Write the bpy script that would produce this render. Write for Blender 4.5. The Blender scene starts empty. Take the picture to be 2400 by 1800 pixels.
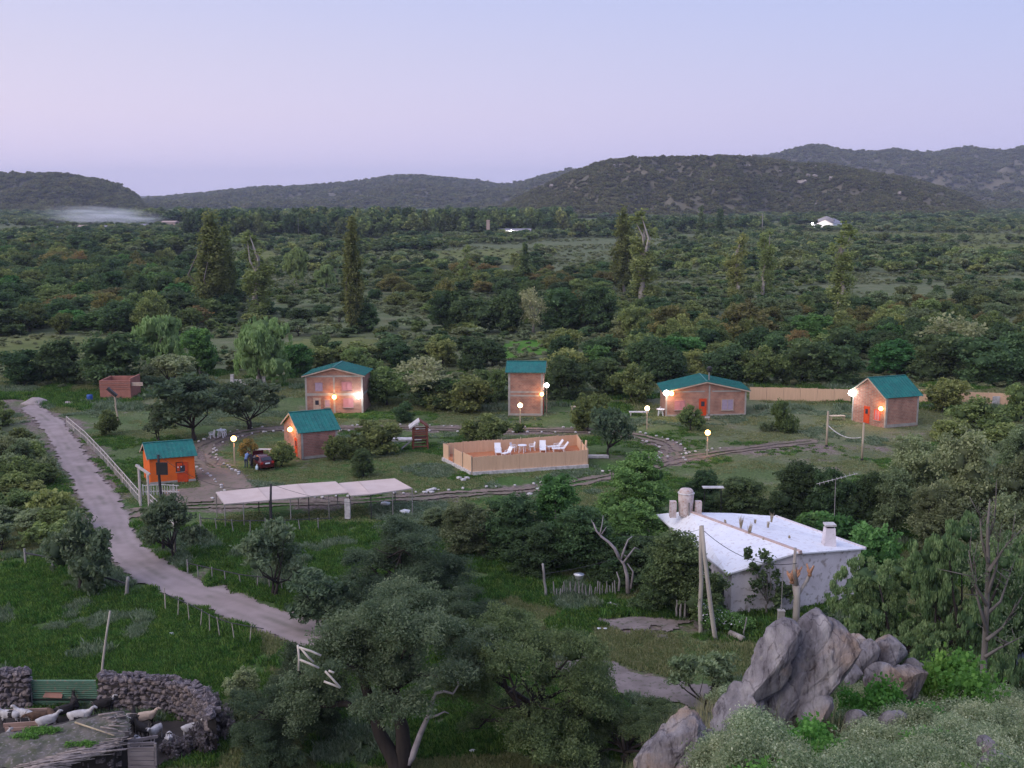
import bpy, math, random
import numpy as np
from mathutils import Vector, Matrix

random.seed(7)
R = np.random.RandomState(11)
SC = bpy.context.scene
COL = SC.collection
D2R = math.radians

# ---------------------------------------------------------------- camera
CAM_H = 29.0
FPX = 2600.0                              # focal length in pixels of a 2400 px wide frame
PITCH = math.atan(440 / FPX)
cam_d = bpy.data.cameras.new('camera')
cam = bpy.data.objects.new('camera', cam_d)
COL.objects.link(cam)
cam.location = (0, 0, CAM_H)
cam.rotation_euler = (math.pi / 2 - PITCH, 0, 0)
cam_d.sensor_width = 36
cam_d.lens = 36 * FPX / 2400
cam_d.clip_start = 0.5
cam_d.clip_end = 30000
cam_d.dof.use_dof = False
SC.camera = cam

# ---------------------------------------------------------------- sky, dusk: sun just under the western horizon (behind left)
W = bpy.data.worlds.new('World')
SC.world = W
W.use_nodes = True
wn = W.node_tree
wn.nodes.clear()
def N(nt, t, **k):
    n = nt.nodes.new(t)
    for a, b in k.items():
        setattr(n, a, b)
    return n
def ramp(nt, stops, interp='LINEAR'):
    r = N(nt, 'ShaderNodeValToRGB')
    r.color_ramp.interpolation = interp
    e = r.color_ramp.elements
    while len(e) > 1:
        e.remove(e[-1])
    e[0].position, e[0].color = stops[0][0], (*stops[0][1], 1)
    for p, c in stops[1:]:
        q = e.new(p)
        q.color = (*c, 1)
    return r
SUN_AZ = D2R(-125)                        # direction of the afterglow, clockwise from +Y
out = N(wn, 'ShaderNodeOutputWorld')
bg = N(wn, 'ShaderNodeBackground')
bgn = N(wn, 'ShaderNodeBackground')
add = N(wn, 'ShaderNodeAddShader')
tc = N(wn, 'ShaderNodeTexCoord')
sep = N(wn, 'ShaderNodeSeparateXYZ')
wn.links.new(tc.outputs['Generated'], sep.inputs[0])
rl = ramp(wn, [(0.0, (0.85, 0.74, 1.0)), (0.03, (0.85, 0.745, 0.98)), (0.07, (0.81, 0.72, 0.92)), (0.12, (0.71, 0.67, 0.88)), (0.18, (0.60, 0.62, 0.89)), (0.4, (0.54, 0.60, 0.92)), (1.0, (0.48, 0.56, 0.94))])
wn.links.new(sep.outputs['Z'], rl.inputs[0])
rr = ramp(wn, [(0.0, (0.62, 0.61, 0.94)), (0.03, (0.60, 0.60, 0.92)), (0.07, (0.56, 0.57, 0.88)), (0.12, (0.50, 0.545, 0.87)), (0.18, (0.44, 0.515, 0.87)), (0.4, (0.45, 0.54, 0.92)), (1.0, (0.48, 0.56, 0.94))])
wn.links.new(sep.outputs['Z'], rr.inputs[0])
mr = N(wn, 'ShaderNodeMapRange')
mr.inputs['From Min'].default_value = -0.45
mr.inputs['From Max'].default_value = 0.45
wn.links.new(sep.outputs['X'], mr.inputs['Value'])
mx = N(wn, 'ShaderNodeMixRGB')
wn.links.new(mr.outputs[0], mx.inputs[0])
wn.links.new(rl.outputs[0], mx.inputs[1])
wn.links.new(rr.outputs[0], mx.inputs[2])
wn.links.new(mx.outputs[0], bg.inputs['Color'])
bg.inputs['Strength'].default_value = 1.0
sky = N(wn, 'ShaderNodeTexSky', sky_type='NISHITA')
sky.sun_disc = False
sky.sun_elevation = D2R(1.0)
sky.sun_rotation = SUN_AZ
wn.links.new(sky.outputs[0], bgn.inputs['Color'])
bgn.inputs['Strength'].default_value = 0.05
wn.links.new(bg.outputs[0], add.inputs[0])
wn.links.new(bgn.outputs[0], add.inputs[1])
wn.links.new(add.outputs[0], out.inputs['Surface'])

sd = bpy.data.lights.new('sun', 'SUN')
sd.energy = 2.2
sd.angle = D2R(70)
sd.color = (1.0, 0.90, 0.82)
so = bpy.data.objects.new('sun', sd)
COL.objects.link(so)
so.rotation_euler = Vector((math.sin(SUN_AZ) * math.cos(D2R(38)), math.cos(SUN_AZ) * math.cos(D2R(38)), math.sin(D2R(38)))).to_track_quat('Z', 'Y').to_euler()

SC.view_settings.view_transform = 'Standard'
SC.view_settings.look = 'None'
SC.view_settings.gamma = 1
SC.view_settings.exposure = 0.0
SC.view_settings.use_curve_mapping = False
SC.render.engine = 'CYCLES'
SC.cycles.max_bounces = 6
SC.cycles.diffuse_bounces = 3
SC.cycles.glossy_bounces = 2
SC.cycles.transparent_max_bounces = 6
SC.cycles.volume_bounces = 1
SC.cycles.use_denoising = True

# ---------------------------------------------------------------- survey helpers
def at(px, py, z=0.0):
    """point of the plain (or of the level z) seen at a bearing given in photo pixels"""
    x = (px - 1200) / FPX
    y = (900 - py) / FPX
    dy = math.cos(PITCH) + y * math.sin(PITCH)
    dz = -math.sin(PITCH) + y * math.cos(PITCH)
    t = (z - CAM_H) / dz
    return Vector((x * t, dy * t, z))
def at_dist(px, py, dist):
    """point at horizontal range dist (along +Y)"""
    x = (px - 1200) / FPX
    y = (900 - py) / FPX
    dy = math.cos(PITCH) + y * math.sin(PITCH)
    dz = -math.sin(PITCH) + y * math.cos(PITCH)
    t = dist / dy
    return Vector((x * t, dist, CAM_H + dz * t))
def ppm(p):
    """photo pixels per metre at a point"""
    return FPX / (p[1] * math.cos(PITCH) + (CAM_H - p[2]) * math.sin(PITCH))
def to_px(X, Y, Z=0.0):
    dz = Z - CAM_H
    dep = Y * math.cos(PITCH) - dz * math.sin(PITCH)
    up = Y * math.sin(PITCH) + dz * math.cos(PITCH)
    return 1200 + FPX * X / dep, 900 - FPX * up / dep

# ---------------------------------------------------------------- object helpers
def tag(o, label=None, cat=None, group=None, kind=None):
    if label: o['label'] = label
    if cat: o['category'] = cat
    if group: o['group'] = group
    if kind: o['kind'] = kind
    return o
def link(name, data, parent=None, loc=None):
    o = bpy.data.objects.new(name, data)
    COL.objects.link(o)
    if parent is not None:
        o.parent = parent
    if loc is not None:
        o.location = loc
    return o
def thing(name, label, cat, loc=(0, 0, 0), rz=0.0, group=None, scale=1.0):
    o = link(name, None, None, loc)
    o.empty_display_size = 0.2
    o.rotation_euler = (0, 0, rz)
    if scale != 1.0:
        o.scale = (scale,) * 3 if not hasattr(scale, '__len__') else scale
    return tag(o, label, cat, group)
def clone(root, loc, rz=0.0, label=None, group=None, scale=None):
    r = root.copy()
    COL.objects.link(r)
    r.location = loc
    r.rotation_euler = (0, 0, rz)
    if scale is not None: r.scale = (scale,) * 3 if not hasattr(scale, '__len__') else scale
    if label: r['label'] = label
    if group: r['group'] = group
    for ch in list(root.children):
        c = ch.copy(); COL.objects.link(c); c.parent = r
        for g in list(ch.children):
            d = g.copy(); COL.objects.link(d); d.parent = c
    return r

class MB:
    """collects simple solids and builds ONE mesh"""
    def __init__(s):
        s.v = []; s.f = []; s.m = []
    def add(s, vs, fs, mi=0):
        b = len(s.v)
        s.v += [tuple(v) for v in vs]
        s.f += [tuple(b + i for i in f) for f in fs]
        s.m += [mi] * len(fs)
        return s
    def box(s, c, size, rz=0.0, mi=0, M=None):
        x, y, z = size[0] / 2, size[1] / 2, size[2] / 2
        vs = [Vector(q) for q in ((-x, -y, -z), (x, -y, -z), (x, y, -z), (-x, y, -z), (-x, -y, z), (x, -y, z), (x, y, z), (-x, y, z))]
        if M is None:
            M = Matrix.Rotation(rz, 3, 'Z')
        c = Vector(c)
        return s.add([M @ q + c for q in vs], [(0, 3, 2, 1), (4, 5, 6, 7), (0, 1, 5, 4), (1, 2, 6, 5), (2, 3, 7, 6), (3, 0, 4, 7)], mi)
    def bar(s, a, b, w, h=None, mi=0):
        a = Vector(a); b = Vector(b); h = h or w
        d = b - a
        L = d.length
        if L < 1e-6: return s
        M = d.to_track_quat('Z', 'Y').to_matrix()
        return s.box((a + b) / 2, (w, h, L), M=M, mi=mi)
    def tube(s, pts, rad, n=8, mi=0, cap=True):
        pts = [Vector(p) for p in pts]
        if not hasattr(rad, '__len__'): rad = [rad] * len(pts)
        b = len(s.v)
        up = Vector((0.13, 0.31, 0.94)).normalized()
        for i, p in enumerate(pts):
            d = (pts[min(i + 1, len(pts) - 1)] - pts[max(i - 1, 0)])
            d = d.normalized() if d.length > 1e-9 else Vector((0, 0, 1))
            u = d.cross(up)
            if u.length < 0.1: u = d.cross(Vector((1, 0, 0)))
            u.normalize(); w = d.cross(u)
            for k in range(n):
                a = 2 * math.pi * k / n
                s.v.append(tuple(p + (u * math.cos(a) + w * math.sin(a)) * rad[i]))
        for i in range(len(pts) - 1):
            for k in range(n):
                k2 = (k + 1) % n
                s.f.append((b + i * n + k, b + i * n + k2, b + (i + 1) * n + k2, b + (i + 1) * n + k)); s.m.append(mi)
        if cap:
            s.f.append(tuple(b + k for k in range(n))[::-1]); s.m.append(mi)
            e = b + (len(pts) - 1) * n
            s.f.append(tuple(e + k for k in range(n))); s.m.append(mi)
        return s
    def lathe(s, prof, c=(0, 0, 0), n=14, mi=0):
        b = len(s.v)
        for r, z in prof:
            for k in range(n):
                a = 2 * math.pi * k / n
                s.v.append((c[0] + r * math.cos(a), c[1] + r * math.sin(a), c[2] + z))
        for i in range(len(prof) - 1):
            for k in range(n):
                k2 = (k + 1) % n
                s.f.append((b + i * n + k, b + i * n + k2, b + (i + 1) * n + k2, b + (i + 1) * n + k)); s.m.append(mi)
        s.f.append(tuple(b + k for k in range(n))[::-1]); s.m.append(mi)
        e = b + (len(prof) - 1) * n
        s.f.append(tuple(e + k for k in range(n))); s.m.append(mi)
        return s
    def prism(s, poly, t, mi=0):
        """poly: 3D points of one face; t: extrusion vector"""
        n = len(poly); t = Vector(t)
        vs = [Vector(p) for p in poly] + [Vector(p) + t for p in poly]
        return s.add(vs, [tuple(range(n))[::-1], tuple(range(n, 2 * n))] + [(i, (i + 1) % n, n + (i + 1) % n, n + i) for i in range(n)], mi)
    def mesh(s, name, mats, smooth=False):
        me = bpy.data.meshes.new(name)
        me.from_pydata(s.v, [], s.f)
        for m in (mats if isinstance(mats, (list, tuple)) else [mats]): me.materials.append(m)
        me.polygons.foreach_set('material_index', s.m)
        if smooth: me.polygons.foreach_set('use_smooth', [True] * len(s.f))
        me.update()
        return me
    def build(s, name, mats, parent=None, smooth=False, loc=None):
        return link(name, s.mesh(name, mats, smooth), parent, loc)

def npmesh(name, V, F, mats, tint=None, smooth=False, mi=None):
    V = np.asarray(V, np.float32); F = np.asarray(F, np.int32)
    k = F.shape[1]
    me = bpy.data.meshes.new(name)
    me.vertices.add(len(V)); me.vertices.foreach_set('co', V.ravel())
    me.loops.add(F.size); me.loops.foreach_set('vertex_index', F.ravel())
    me.polygons.add(len(F))
    me.polygons.foreach_set('loop_start', np.arange(0, F.size, k, dtype=np.int32))
    for m in (mats if isinstance(mats, (list, tuple)) else [mats]): me.materials.append(m)
    if mi is not None: me.polygons.foreach_set('material_index', np.asarray(mi, np.int32))
    if smooth: me.polygons.foreach_set('use_smooth', np.ones(len(F), bool))
    me.update(calc_edges=True)
    if tint is not None:
        a = me.attributes.new('tint', 'FLOAT', 'POINT')
        a.data.foreach_set('value', np.asarray(tint, np.float32))
    return me

# ---------------------------------------------------------------- numpy noise
def _hash(ix, iy, iz, seed):
    h = (ix * 374761393 + iy * 668265263 + iz * 2147483647 + seed * 974634777) & 0xFFFFFFFF
    h = ((h ^ (h >> 13)) * 1274126177) & 0xFFFFFFFF
    h = h ^ (h >> 16)
    return (h & 0xFFFFFF) / float(0xFFFFFF)
def vnoise(P, seed=0):
    P = np.asarray(P, np.float64)
    i = np.floor(P).astype(np.int64); f = P - i
    f = f * f * (3 - 2 * f)
    r = 0
    for dx in (0, 1):
        for dy in (0, 1):
            for dz in (0, 1):
                w = (f[:, 0] if dx else 1 - f[:, 0]) * (f[:, 1] if dy else 1 - f[:, 1]) * (f[:, 2] if dz else 1 - f[:, 2])
                r = r + w * _hash(i[:, 0] + dx, i[:, 1] + dy, i[:, 2] + dz, seed)
    return r
def fbm(P, octv=4, seed=0):
    a, s, r, t = 1.0, 1.0, 0, 0
    for o in range(octv):
        r = r + a * vnoise(np.asarray(P) * s, seed + o * 17); t += a
        a *= 0.5; s *= 2.03
    return r / t
def pts3(X, Y, Z=None):
    X = np.asarray(X, float); Y = np.asarray(Y, float)
    return np.stack([X, Y, np.zeros_like(X) if Z is None else np.asarray(Z, float)], 1)

# ---------------------------------------------------------------- materials
MATS = {}
def principled(name):
    m = bpy.data.materials.new(name)
    m.use_nodes = True
    nt = m.node_tree
    b = nt.nodes['Principled BSDF']
    return m, nt, b
def mat(name, c1, c2=None, scale=3.0, rough=0.85, bump=0.0, bscale=None, detail=5.0, stretch=None, metal=0.0, spec=0.3, c3=None, lo=0.35, hi=0.65, wear=None):
    """noise-mottled material: c1..c2 blotches, optional c3 specks of wear"""
    if name in MATS: return MATS[name]
    m, nt, b = principled(name)
    MATS[name] = m
    b.inputs['Roughness'].default_value = rough
    b.inputs['Metallic'].default_value = metal
    b.inputs['Specular IOR Level'].default_value = spec
    c2 = c2 or tuple(x * 0.8 for x in c1)
    t = N(nt, 'ShaderNodeTexCoord'); mp = N(nt, 'ShaderNodeMapping')
    if stretch: mp.inputs['Scale'].default_value = stretch
    nt.links.new(t.outputs['Object'], mp.inputs[0])
    n = N(nt, 'ShaderNodeTexNoise'); n.inputs['Scale'].default_value = scale; n.inputs['Detail'].default_value = detail
    nt.links.new(mp.outputs[0], n.inputs['Vector'])
    r = ramp(nt, [(lo, c1), (hi, c2)])
    nt.links.new(n.outputs['Fac'], r.inputs[0])
    col = r.outputs[0]
    if c3:
        n3 = N(nt, 'ShaderNodeTexNoise'); n3.inputs['Scale'].default_value = scale * 3.7; n3.inputs['Detail'].default_value = 6
        nt.links.new(mp.outputs[0], n3.inputs['Vector'])
        r3 = ramp(nt, [(0.55, (0, 0, 0)), (0.68, (1, 1, 1))])
        nt.links.new(n3.outputs['Fac'], r3.inputs[0])
        x = N(nt, 'ShaderNodeMixRGB'); x.inputs[2].default_value = (*c3, 1)
        nt.links.new(r3.outputs[0], x.inputs[0]); nt.links.new(col, x.inputs[1])
        col = x.outputs[0]
    if wear:                                    # per-vertex wear (wheel ruts, trodden strips)
        aw = N(nt, 'ShaderNodeAttribute'); aw.attribute_name = 'tint'
        x = N(nt, 'ShaderNodeMixRGB'); x.inputs[2].default_value = (*wear, 1)
        nt.links.new(aw.outputs['Fac'], x.inputs[0]); nt.links.new(col, x.inputs[1]); col = x.outputs[0]
    nt.links.new(col, b.inputs['Base Color'])
    if bump:
        nb = N(nt, 'ShaderNodeTexNoise'); nb.inputs['Scale'].default_value = bscale or scale * 4; nb.inputs['Detail'].default_value = 6
        nt.links.new(mp.outputs[0], nb.inputs['Vector'])
        bp = N(nt, 'ShaderNodeBump'); bp.inputs['Strength'].default_value = min(1, bump * 4); bp.inputs['Distance'].default_value = bump
        nt.links.new(nb.outputs['Fac'], bp.inputs['Height'])
        nt.links.new(bp.outputs[0], b.inputs['Normal'])
    return m
def emat(name, col, strength):
    if name in MATS: return MATS[name]
    m, nt, b = principled(name)
    MATS[name] = m
    b.inputs['Base Color'].default_value = (*col, 1)
    b.inputs['Emission Color'].default_value = (*col, 1)
    b.inputs['Emission Strength'].default_value = strength
    return m
def leafmat(name, dark, mid, light, rv=0.25):
    """leaf colour runs dark..light by the leaf's own tint, shifted a little per plant"""
    if name in MATS: return MATS[name]
    m, nt, b = principled(name)
    MATS[name] = m
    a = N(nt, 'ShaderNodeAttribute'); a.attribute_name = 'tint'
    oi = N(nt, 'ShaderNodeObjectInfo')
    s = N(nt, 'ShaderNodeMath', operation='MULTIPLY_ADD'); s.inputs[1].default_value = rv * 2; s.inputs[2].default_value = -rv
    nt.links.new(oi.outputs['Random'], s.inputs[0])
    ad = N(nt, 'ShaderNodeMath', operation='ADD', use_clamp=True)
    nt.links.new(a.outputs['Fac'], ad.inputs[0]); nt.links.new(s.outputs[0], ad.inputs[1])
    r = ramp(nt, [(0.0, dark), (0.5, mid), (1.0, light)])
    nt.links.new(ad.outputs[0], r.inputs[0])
    # plants differ in warmth
    hs = N(nt, 'ShaderNodeHueSaturation')
    mh = N(nt, 'ShaderNodeMath', operation='MULTIPLY_ADD'); mh.inputs[1].default_value = 0.05; mh.inputs[2].default_value = 0.475
    mm = N(nt, 'ShaderNodeMath', operation='FRACT'); m7 = N(nt, 'ShaderNodeMath', operation='MULTIPLY'); m7.inputs[1].default_value = 7.31
    nt.links.new(oi.outputs['Random'], m7.inputs[0]); nt.links.new(m7.outputs[0], mm.inputs[0]); nt.links.new(mm.outputs[0], mh.inputs[0])
    nt.links.new(mh.outputs[0], hs.inputs['Hue'])
    nt.links.new(r.outputs[0], hs.inputs['Color']); hs.inputs['Value'].default_value = 1.27
    nt.links.new(hs.outputs[0], b.inputs['Base Color'])
    b.inputs['Roughness'].default_value = 0.75
    b.inputs['Specular IOR Level'].default_value = 0.15
    tl = N(nt, 'ShaderNodeBsdfTranslucent'); ms = N(nt, 'ShaderNodeMixShader'); ms.inputs[0].default_value = 0.36
    br = N(nt, 'ShaderNodeMixRGB', blend_type='MULTIPLY'); br.inputs[0].default_value = 1; br.inputs[2].default_value = (1.25, 1.35, 0.9, 1)
    nt.links.new(hs.outputs[0], br.inputs[1]); nt.links.new(br.outputs[0], tl.inputs['Color'])
    nt.links.new(b.outputs[0], ms.inputs[1]); nt.links.new(tl.outputs[0], ms.inputs[2])
    nt.links.new(ms.outputs[0], nt.nodes['Material Output'].inputs['Surface'])
    return m
# ================================================================ TERRAIN
def smooth(a, b, x):
    t = np.clip((np.asarray(x, float) - a) / (b - a), 0, 1)
    return t * t * (3 - 2 * t)
def hill_z(X, Y):
    """the rocky spur the camera stands on (above the plain), 0 elsewhere"""
    X = np.asarray(X, float); Y = np.asarray(Y, float)
    base = np.interp(Y, [-60, -6, 0, 6, 13, 22, 30, 46], [26, 27.8, 27.3, 24.8, 21.1, 18.1, 12.5, -1.5])
    edge = 2.4 + 0.10 * (Y - 8)                     # left shoulder of the spur
    drop = np.where(Y > 3, np.clip(edge - X, 0, None) * np.interp(Y, [3, 10, 18], [0.5, 1.1, 1.2]), np.clip(-3 - X, 0, None) * 0.8)
    drop = drop + np.clip(X - 15, 0, None) * 0.25
    z = base - drop + (fbm(pts3(X * 0.55, Y * 0.55), 3, 5) - 0.5) * 0.9
    return z

gm = None
def ground_material():
    m, nt, b = principled('ground_soil_and_grass')
    b.inputs['Roughness'].default_value = 0.95
    b.inputs['Specular IOR Level'].default_value = 0.1
    t = N(nt, 'ShaderNodeTexCoord')
    def noise(sc, det, vec=None):
        n = N(nt, 'ShaderNodeTexNoise'); n.inputs['Scale'].default_value = sc; n.inputs['Detail'].default_value = det
        nt.links.new(vec or t.outputs['Object'], n.inputs['Vector']); return n.outputs['Fac']
    big = noise(0.02, 5); mid = noise(0.16, 6); fine = noise(1.6, 8)
    g1 = ramp(nt, [(0.3, (0.042, 0.095, 0.020)), (0.5, (0.075, 0.130, 0.036)), (0.7, (0.125, 0.160, 0.070))])
    nt.links.new(mid, g1.inputs[0])
    g2 = ramp(nt, [(0.3, (0.115, 0.135, 0.066)), (0.7, (0.205, 0.195, 0.120))])
    nt.links.new(mid, g2.inputs[0])
    at_ = N(nt, 'ShaderNodeAttribute'); at_.attribute_name = 'lush'
    mxa = N(nt, 'ShaderNodeMixRGB'); nt.links.new(at_.outputs['Fac'], mxa.inputs[0]); nt.links.new(g2.outputs[0], mxa.inputs[1]); nt.links.new(g1.outputs[0], mxa.inputs[2])
    # bare earth where grass is worn
    ad = N(nt, 'ShaderNodeAttribute'); ad.attribute_name = 'bare'
    dm = N(nt, 'ShaderNodeMath', operation='ADD'); nt.links.new(mid, dm.inputs[0]); nt.links.new(ad.outputs['Fac'], dm.inputs[1])
    d2 = N(nt, 'ShaderNodeMath', operation='MULTIPLY_ADD'); d2.inputs[1].default_value = 0.35; nt.links.new(fine, d2.inputs[0]); nt.links.new(dm.outputs[0], d2.inputs[2])
    rr = ramp(nt, [(0.85, (0, 0, 0)), (1.0, (1, 1, 1))]); nt.links.new(d2.outputs[0], rr.inputs[0])
    soil = ramp(nt, [(0.3, (0.17, 0.125, 0.11)), (0.7, (0.24, 0.19, 0.17))]); nt.links.new(fine, soil.inputs[0])
    mxb = N(nt, 'ShaderNodeMixRGB'); nt.links.new(rr.outputs[0], mxb.inputs[0]); nt.links.new(mxa.outputs[0], mxb.inputs[1]); nt.links.new(soil.outputs[0], mxb.inputs[2])
    # fine value grain of blades and litter
    gr = ramp(nt, [(0.3, (0.55, 0.55, 0.55)), (0.7, (1.35, 1.35, 1.35))]); nt.links.new(noise(5.0, 8), gr.inputs[0])
    mu = N(nt, 'ShaderNodeMixRGB', blend_type='MULTIPLY'); mu.inputs[0].default_value = 1.0
    nt.links.new(mxb.outputs[0], mu.inputs[1]); nt.links.new(gr.outputs[0], mu.inputs[2])
    nt.links.new(mu.outputs[0], b.inputs['Base Color'])
    bp = N(nt, 'ShaderNodeBump'); bp.inputs['Strength'].default_value = 0.8; bp.inputs['Distance'].default_value = 0.12
    nt.links.new(fine, bp.inputs['Height']); nt.links.new(bp.outputs[0], b.inputs['Normal'])
    return m
GROUND = ground_material()

def in_poly(X, Y, poly):
    X = np.asarray(X, float); Y = np.asarray(Y, float)
    r = np.zeros(X.shape, bool); n = len(poly)
    for i in range(n):
        x1, y1 = poly[i][0], poly[i][1]; x2, y2 = poly[(i + 1) % n][0], poly[(i + 1) % n][1]
        c = ((y1 > Y) != (y2 > Y)) & (X < (x2 - x1) * (Y - y1) / (y2 - y1 + 1e-12) + x1)
        r ^= c
    return r
def dist_line(X, Y, line):
    d = np.full(np.shape(X), 1e9)
    for a, b in zip(line[:-1], line[1:]):
        ax, ay, bx, by = a[0], a[1], b[0], b[1]
        L2 = (bx - ax) ** 2 + (by - ay) ** 2 + 1e-9
        t = np.clip(((X - ax) * (bx - ax) + (Y - ay) * (by - ay)) / L2, 0, 1)
        d = np.minimum(d, np.hypot(X - ax - t * (bx - ax), Y - ay - t * (by - ay)))
    return d
def G(L): return [tuple(at(*p)[:2]) for p in L]
def spline(P, n=6):
    P = [np.array(p, float) for p in P]
    Q = [2 * P[0] - P[1]] + P + [2 * P[-1] - P[-2]]
    o = []
    for i in range(1, len(Q) - 2):
        for k in range(n):
            t = k / n
            o.append(0.5 * ((2 * Q[i]) + (-Q[i - 1] + Q[i + 1]) * t + (2 * Q[i - 1] - 5 * Q[i] + 4 * Q[i + 1] - Q[i + 2]) * t * t + (-Q[i - 1] + 3 * Q[i] - 3 * Q[i + 1] + Q[i + 2]) * t ** 3))
    o.append(P[-1])
    return o

TRACK = spline(G([(20, 940), (62, 952), (112, 985), (150, 1035), (180, 1085), (212, 1135), (244, 1180), (262, 1228), (280, 1275), (335, 1325), (420, 1372), (520, 1408), (620, 1446), (700, 1476), (800, 1505), (900, 1560)]))
SPUR_ROAD = spline(G([(268, 1222), (320, 1200), (375, 1192), (440, 1186), (600, 1182), (760, 1178), (960, 1166), (1100, 1156), (1240, 1148), (1380, 1126), (1500, 1100), (1570, 1082), (1680, 1062), (1800, 1046), (1900, 1034)]))
RING = spline(G([(1570, 1082), (1572, 1050), (1530, 1030), (1440, 1014), (1300, 1008), (1120, 1008), (960, 1002), (840, 1004), (720, 1004), (610, 1008), (530, 1024), (478, 1046), (476, 1078), (520, 1110), (560, 1150), (520, 1184)]))
YARD = G([(1380, 1452), (1480, 1440), (1660, 1462), (1700, 1482), (1600, 1486), (1440, 1476)])
LOWPATH = spline(G([(1380, 1570), (1480, 1600), (1600, 1625), (1720, 1655), (1860, 1690)]))
COURT = G([(1740, 1070), (1900, 1040), (2080, 1040), (2120, 1066), (1960, 1082), (1840, 1090)])
LAWN = G([(0, 1300), (230, 1300), (300, 1380), (600, 1500), (640, 1620), (500, 1800), (0, 1800)])
GREEN2 = G([(150, 960), (700, 930), (1400, 930), (1700, 1000), (1300, 1200), (700, 1380), (420, 1340), (330, 1200)])

def axis(lo, hi, fine_lo, fine_hi, fine, grow):
    a = list(np.arange(fine_lo, fine_hi + 1e-6, fine))
    s = fine; x = a[-1]
    while x < hi: s *= grow; x += s; a.append(min(x, hi))
    s = fine; x = a[0]; pre = []
    while x > lo: s *= grow; x -= s; pre.append(max(x, lo))
    return np.array(pre[::-1] + a)
gx = axis(-9000, 9000, -75, 75, 0.9, 1.12); gy = axis(-600, 12000, 40, 175, 0.9, 1.08)
X, Y = np.meshgrid(gx, gy); X = X.ravel(); Y = Y.ravel()
near = np.exp(-((Y - 100) / 160) ** 2)
Zg = (fbm(pts3(X * 0.25, Y * 0.25), 3, 9) - 0.6) * 0.12 * near - 0.05
nx, ny = len(gx), len(gy)
ii = np.arange(nx * ny).reshape(ny, nx)
F = np.stack([ii[:-1, :-1], ii[:-1, 1:], ii[1:, 1:], ii[1:, :-1]], -1).reshape(-1, 4)
me = npmesh('ground', np.stack([X, Y, Zg], 1), F, GROUND, smooth=True)
lush = np.clip(0.25 + 0.75 * in_poly(X, Y, LAWN) + 0.45 * in_poly(X, Y, GREEN2) + 0.5 * smooth(130, 110, Y) - 0.3 * in_poly(X, Y, COURT), 0, 1)
lush = np.where(Y > 185, 0.1 + 0.4 * fbm(pts3(X * 0.01, Y * 0.01), 3, 2), lush)
bare = np.zeros_like(X)
for ln, w, k in ((TRACK, 5.0, 0.25), (SPUR_ROAD, 3.4, 0.22), (RING, 3.6, 0.25), (LOWPATH, 4.5, 0.25)):
    bare = np.maximum(bare, k * (1 - smooth(w * 0.4, w, dist_line(X, Y, ln))))
bare = np.maximum(bare, 0.17 * in_poly(X, Y, COURT)); bare = np.maximum(bare, 0.3 * in_poly(X, Y, YARD))
bare = np.where(in_poly(X, Y, LAWN), bare - 0.35, bare)
bare = bare + np.where((Y < 160) & (Y > 100), 0.06, -0.03)
for nm_, val in (('lush', lush), ('bare', bare)):
    a = me.attributes.new(nm_, 'FLOAT', 'POINT'); a.data.foreach_set('value', val.astype(np.float32))
tag(link('ground', me), 'grassy valley floor with bare patches of earth', None, None, 'structure')

DIRT = mat('road_dust', (0.37, 0.295, 0.285), (0.29, 0.23, 0.22), 0.5, 0.95, 0.03, 5.0, 8, wear=(0.16, 0.145, 0.115))
DIRT2 = mat('drive_earth', (0.24, 0.175, 0.145), (0.17, 0.14, 0.105), 0.6, 0.95, 0.03, 5.0, 8, c3=(0.12, 0.13, 0.07))
DIRTB = mat('path_earth', (0.26, 0.21, 0.20), (0.17, 0.14, 0.125), 0.8, 0.95, 0.05, 3.0, 8, c3=(0.09, 0.10, 0.06))
def sheet(name, fn, x0, x1, y0, y1, res, z, m, label, wear=None):
    xs = np.arange(x0, x1, res); ys = np.arange(y0, y1, res)
    Xc, Yc = np.meshgrid(xs + res / 2, ys + res / 2)
    keep = fn(Xc.ravel(), Yc.ravel()).reshape(Xc.shape)
    Xv, Yv = np.meshgrid(np.append(xs, xs[-1] + res), np.append(ys, ys[-1] + res))
    n1 = len(xs) + 1
    jj, kk = np.nonzero(keep)
    idx = jj * n1 + kk
    Fq = np.stack([idx, idx + 1, idx + n1 + 1, idx + n1], 1)
    u, inv = np.unique(Fq, return_inverse=True)
    V = np.stack([Xv.ravel()[u], Yv.ravel()[u], np.full(len(u), z)], 1)
    V[:, 2] += (fbm(pts3(V[:, 0] * .8, V[:, 1] * .8), 2, 3) - .5) * 0.03
    V[:, :2] += (np.stack([vnoise(V * 3.1, 1), vnoise(V * 3.1, 2)], 1) - .5) * res * 0.8
    return tag(link(name, npmesh(name, V, inv.reshape(-1, 4), m, None if wear is None else wear(V[:, 0], V[:, 1]), smooth=True)), label, None, None, 'structure')
def rag(X, Y, s=0.5, seed=4): return (fbm(pts3(X * s, Y * s), 4, seed) - 0.5)
def f_track(X, Y):
    d = dist_line(X, Y, TRACK) + rag(X, Y, 0.9) * 1.7
    mid = dist_line(X, Y, TRACK) + rag(X, Y, 0.7, 8) * 1.3
    strip = (mid < 0.30) & (fbm(pts3(X * 0.3, Y * 0.3), 3, 21) > 0.55)
    return (d < np.interp(Y, [60, 95, 120, 150], [1.85, 1.75, 1.5, 1.4]))
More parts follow.
